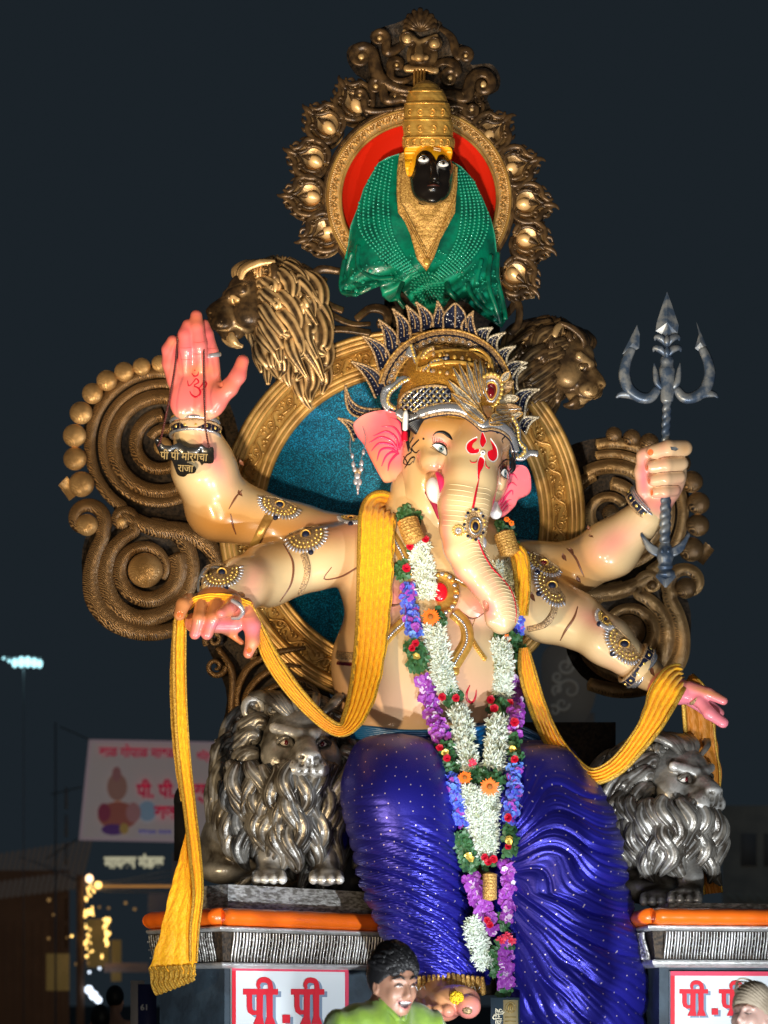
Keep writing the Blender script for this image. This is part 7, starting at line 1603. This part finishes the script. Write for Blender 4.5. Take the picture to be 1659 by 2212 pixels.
# ================================================================== far background
pale = M('far_pale_paint', (.42, .42, .44), .9)
def emis(name, c, st): return M(name, (0, 0, 0), .5, emit=c, estr=st)
with at(-13000):
    bn = thing('banner', 'pale festival banner with red script and a printed figure hanging far behind', 'banner', (330, 1820, 0))
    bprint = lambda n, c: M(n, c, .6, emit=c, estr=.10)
    V, F = slab([(192, 1597), (487, 1603), (482, 1822), (170, 1815)], 0, 4); obj('banner_sheet', V, F, M('banner_vinyl', (.50, .40, .44), .6, emit=(.50, .38, .42), estr=.20), bn)  # faint glow in vinyl and inks stands in for light on the banner
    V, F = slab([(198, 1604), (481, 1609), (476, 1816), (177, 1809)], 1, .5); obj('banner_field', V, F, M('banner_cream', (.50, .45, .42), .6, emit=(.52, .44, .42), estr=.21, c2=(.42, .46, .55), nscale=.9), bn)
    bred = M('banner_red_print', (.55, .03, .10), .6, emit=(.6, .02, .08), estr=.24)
    letters('बाळ गोपाळ मावळा', 214, 1634, 30, 2, bred, bn, bold=.03, rot=.02, sx=.82)
    letters('मित्र मंडळ', 425, 1640, 22, 2, bred, bn, bold=.03, rot=.02, sx=.7)
    letters('पी. पी. मार्ग', 296, 1722, 42, 2, bred, bn, bold=.04, sx=.84)
    letters('राजा', 334, 1768, 40, 2, bred, bn, bold=.04, sx=.85)
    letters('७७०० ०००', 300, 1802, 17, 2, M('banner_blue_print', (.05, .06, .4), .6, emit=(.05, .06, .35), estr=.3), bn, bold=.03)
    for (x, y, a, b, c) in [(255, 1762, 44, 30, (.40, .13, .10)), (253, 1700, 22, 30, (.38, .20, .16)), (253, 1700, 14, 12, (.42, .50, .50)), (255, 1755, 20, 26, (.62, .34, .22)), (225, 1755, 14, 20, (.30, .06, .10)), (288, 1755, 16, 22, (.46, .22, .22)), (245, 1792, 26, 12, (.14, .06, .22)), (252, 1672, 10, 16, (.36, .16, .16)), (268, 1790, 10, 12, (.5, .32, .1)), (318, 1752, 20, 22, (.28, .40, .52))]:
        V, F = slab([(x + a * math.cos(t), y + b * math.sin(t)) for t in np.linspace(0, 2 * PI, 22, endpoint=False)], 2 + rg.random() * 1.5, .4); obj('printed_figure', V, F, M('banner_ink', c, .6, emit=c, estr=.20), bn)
    for p in ([(192, 1597), (130, 1570)], [(176, 1700), (110, 1716)], [(172, 1810), (100, 1855)], [(487, 1603), (560, 1590)], [(482, 1820), (560, 1860)]):
        V, F = tube([q + (-4, 1.2) for q in p], seg=6, n=8); obj('guy_rope', V, F, M('rope', (.2, .17, .12), .8) if 'rope' not in MATS else MATS['rope'], bn)
    for x in (120, 560):
        V, F = box((x - 2, 1560, -20), (x + 2, 2262, -8)); obj('banner_post', V, F, pale, bn, smooth=False)
with at(-15000):
    fl = thing('floodlight', 'cold white floodlight bar glowing alone in the black sky at the left', 'lamp', (52, 2258, 0))
    cw = emis('cold_lamp_glass', (.40, .80, .88), 2.2)
    for (x, y, a, b) in [(32, 1432, 9, 14), (46, 1430, 10, 17), (60, 1430, 10, 17), (74, 1432, 10, 15), (86, 1434, 8, 13), (8, 1422, 4, 4), (20, 1428, 5, 5)]:
        V, F = ball((x, y, 6), (a * .72, b * .72, 4), 12, 8); obj('lamp_cell', V, F, cw, fl)
    V, F = box((0, 1418, -8), (94, 1424, 0)); obj('lamp_frame', V, F, pale, fl, smooth=False)
    V, F = box((50, 1424, -12), (52, 2258, -6)); obj('mast', V, F, pale, fl, smooth=False)
    # building with a tiled awning
    bl = thing('street_building', 'dim brown building with a ribbed awning at the lower left', 'building', (60, 2258, -200))
    wallm = M('brown_wall', (.16, .095, .06), .8, bump=(3, .5), c2=(.09, .055, .04), nscale=1.2, emit=(.30, .15, .08), estr=.035)  # wall and awning glow faintly in place of street light on them
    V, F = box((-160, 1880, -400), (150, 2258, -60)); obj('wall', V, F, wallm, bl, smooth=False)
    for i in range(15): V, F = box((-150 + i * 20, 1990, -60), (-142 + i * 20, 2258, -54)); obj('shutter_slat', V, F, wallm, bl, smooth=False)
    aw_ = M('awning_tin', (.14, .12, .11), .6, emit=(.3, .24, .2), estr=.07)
    for i in range(26):
        x = -130 + i * 12; V, F = tube([(x, 1955 + i * -1.5, -10, 5), (x + 26, 1862 - i * 1.9, -160, 4)], seg=6, n=4); obj('awning_rib', V, F, aw_, bl)
    for i in range(6): V, F = box((140, 1700 + i * 60, -70), (146, 1748 + i * 60, -60)); obj('window', V, F, pale, bl, smooth=False)
with at(-14000):
    gt = thing('lit_gateway', 'street gateway hung with warm festival string lights', 'gateway', (280, 2258, 0))
    warm = emis('warm_bulbs', (1.0, .60, .16), 3.2); warmb = emis('warm_globe', (1.0, .62, .34), 3.5); coolb = emis('cool_bulb', (.75, .85, 1), 2.5); dimg = emis('sign_tube', (.55, .52, .35), .75)
    V, F = box((215, 1912, -4), (372, 1917, 4)); obj('lit_beam', V, F, emis('orange_strip', (.45, .20, .05), .8), gt, smooth=False)
    V, F = box((165, 1890, -20), (182, 2258, 0)); obj('post', V, F, wallm, gt, smooth=False)
    V, F = box((372, 1840, -20), (386, 2258, 0)); obj('post', V, F, pale, gt, smooth=False)
    V, F = ball((193, 1898, 4), (8, 9, 6), 12, 8); obj('globe_lamp', V, F, warmb, gt)
    rb = random.Random(9)
    for i in range(46):
        x, y = (rb.uniform(184, 203), rb.uniform(1905, 2075)) if i < 30 else (rb.uniform(220, 236), rb.uniform(1985, 2070)); r = rb.uniform(1.2, 3.6)
        V, F = ball((x, y, rb.uniform(0, 10)), (r, r * rb.uniform(1, 2.2), r), 8, 5); obj('string_bulb', V, F, warm, gt)
    for (x, y, r) in [(193, 2100, 3), (192, 2138, 9), (202, 2150, 10), (212, 2160, 8), (155, 2022, 3), (215, 2092, 3), (212, 1912, 8)]:
        V, F = ball((x, y, 6), (r, r, r), 10, 6); obj('cool_bulb', V, F, coolb if y > 2090 else warm, gt)
    for i in range(16):
        x, y, r = rb.uniform(100, 360), rb.uniform(1925, 2110), rb.uniform(1.5, 5)
        V, F = ball((x, y, -60 - 40 * rb.random()), (r, r, r), 8, 5); obj('string_bulb', V, F, MATS['faint_bulbs'] if 'faint_bulbs' in MATS else emis('faint_bulbs', (.75, .42, .14), .35), gt)
    for (x0, y0, x1, y1) in [(188, 1985, 236, 2090), (240, 2030, 262, 2120), (100, 2060, 150, 2140)]:
        V, F = box((x0, y0, -90), (x1, y1, -80)); obj('lit_stall_front', V, F, MATS['stall_glow'] if 'stall_glow' in MATS else M('stall_glow', (.3, .2, .1), .8, emit=(.40, .26, .08), estr=.16, c2=(.1, .06, .03), nscale=1.5), gt, smooth=False)
    for k in range(5):
        V, F = tube([(40 + 30 * k, 1850 + 8 * k, -30, .8), (200, 1905 + 4 * k, -20, .8), (372, 1880 + 12 * k, -20, .8)], seg=5, n=16); obj('overhead_wire', V, F, pale, gt)
    letters('मावळा मंडळ', 226, 1874, 34, 2, dimg, gt, bold=.05, sx=.8)
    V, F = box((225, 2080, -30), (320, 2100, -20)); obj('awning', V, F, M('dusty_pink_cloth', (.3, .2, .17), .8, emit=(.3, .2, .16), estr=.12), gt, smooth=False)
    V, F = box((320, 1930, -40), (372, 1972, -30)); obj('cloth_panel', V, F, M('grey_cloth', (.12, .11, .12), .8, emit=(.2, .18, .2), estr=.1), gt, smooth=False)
with at(-600):
    bx = thing('blue_carton', 'white and navy carton standing low at the left below the scarf end', 'carton', (305, 2330, 0))
    V, F = box((282, 2118, -30), (312, 2330, 10)); obj('white_side', V, F, M('white_card', (.5, .46, .44), .6), bx, smooth=False)
    V, F = box((298, 2126, -28), (338, 2330, 14)); nvb = obj('navy_side', V, F, M('navy_card', (.03, .035, .13), .5), bx, smooth=False)
    letters('61', 303, 2182, 18, 14.5, whitepaint, bx, bold=.02)
    pk = thing('dark_pole_box', 'black loudspeaker box on a pole behind the hanging yellow scarf', 'loudspeaker', (392, 2330, -80))
    V, F = box((376, 1735, -140), (412, 1860, -60)); obj('cabinet', V, F, darkcl, pk, smooth=False)
    V, F = ball((392, 1732, -100), (17, 34, 30), 14, 8); obj('horn', V, F, darkcl, pk)
    V, F = box((388, 1860, -110), (398, 2330, -100)); obj('pole', V, F, darkcl, pk, smooth=False)
with at(-6000):
    op = thing('wall_ornament', 'dark carved scroll panel glimpsed in the gloom between garland and right scarf', 'ornament', (1230, 1560, 0))
    greyb = M('grey_plaster_ornament', (.75, .78, .8), .5, bump=(20, .5))
    for c, r, t, a in [((1222, 1438), 18, 1.3, 0), ((1240, 1420), 14, 1, 2), ((1205, 1462), 12, 1.2, 1), ((1232, 1490), 26, 1.2, 3), ((1215, 1520), 16, 1.1, 0), ((1198, 1535), 12, 1, 4), ((1255, 1440), 12, 1, 0), ((1205, 1490), 12, 1.2, 2)]:
        V, F = tube(spiral(c, r, 3, a, t, 0, ra=4, rb=2), seg=8); obj('scroll', V, F, greyb, op)
    V, F = slab([(1180, 1400), (1270, 1400), (1290, 1480), (1260, 1560), (1185, 1560), (1170, 1480)], -6, 10, smoothn=30); obj('panel', V, F, M('dark_panel', (.35, .36, .38), .8), op)
    V, F = box((1176, 1540, -30), (1284, 2400, -16)); obj('pier', V, F, pale, op, smooth=False)
with at(-12000):
    rb2 = thing('far_shopfront', 'unlit shopfront barely visible behind the right pedestal', 'building', (1650, 2268, 0))
    V, F = box((1560, 1740, -100), (1800, 2268, 0)); obj('wall', V, F, M('dim_wall', (.7, .68, .62), .9, c2=(.9, .85, .75), nscale=1.5), rb2, smooth=False)
    for x in (1600, 1650): V, F = box((x, 1800, 0), (x + 34, 1870, 3)); obj('window', V, F, pale, rb2, smooth=False)
    for i in range(14): V, F = ball((1575 + i * 7, 1935 + (i % 3) * 5, 6), (5, 4, 4), 8, 5); obj('planter_clump', V, F, M('dim_plants', (.9, .9, .8), .9) if 'dim_plants' not in MATS else MATS['dim_plants'], rb2)

# ------------------------------------------------------------------ groups of like things
GROUPS = {'lion statue': 'seated lion statues on the pedestals', 'pedestal': 'pedestals at both sides of the idol', 'sign': 'sign boards on the pedestals', 'scarf': 'yellow scarves draped over the idol'}
for o in list(bpy.data.objects):
    if o.parent is None and o.get('category') in GROUPS: o['group'] = GROUPS[o['category']]
    if o.parent is None and str(o.get('label', '')).startswith('onlooker'): o['group'] = 'onlookers in the dark street'
pl_.root['label'] = 'pedestal with rounded orange roll under the lion beside the laughing man'
pr_.root['label'] = 'pedestal with orange roll under the lion beside the turbaned person'
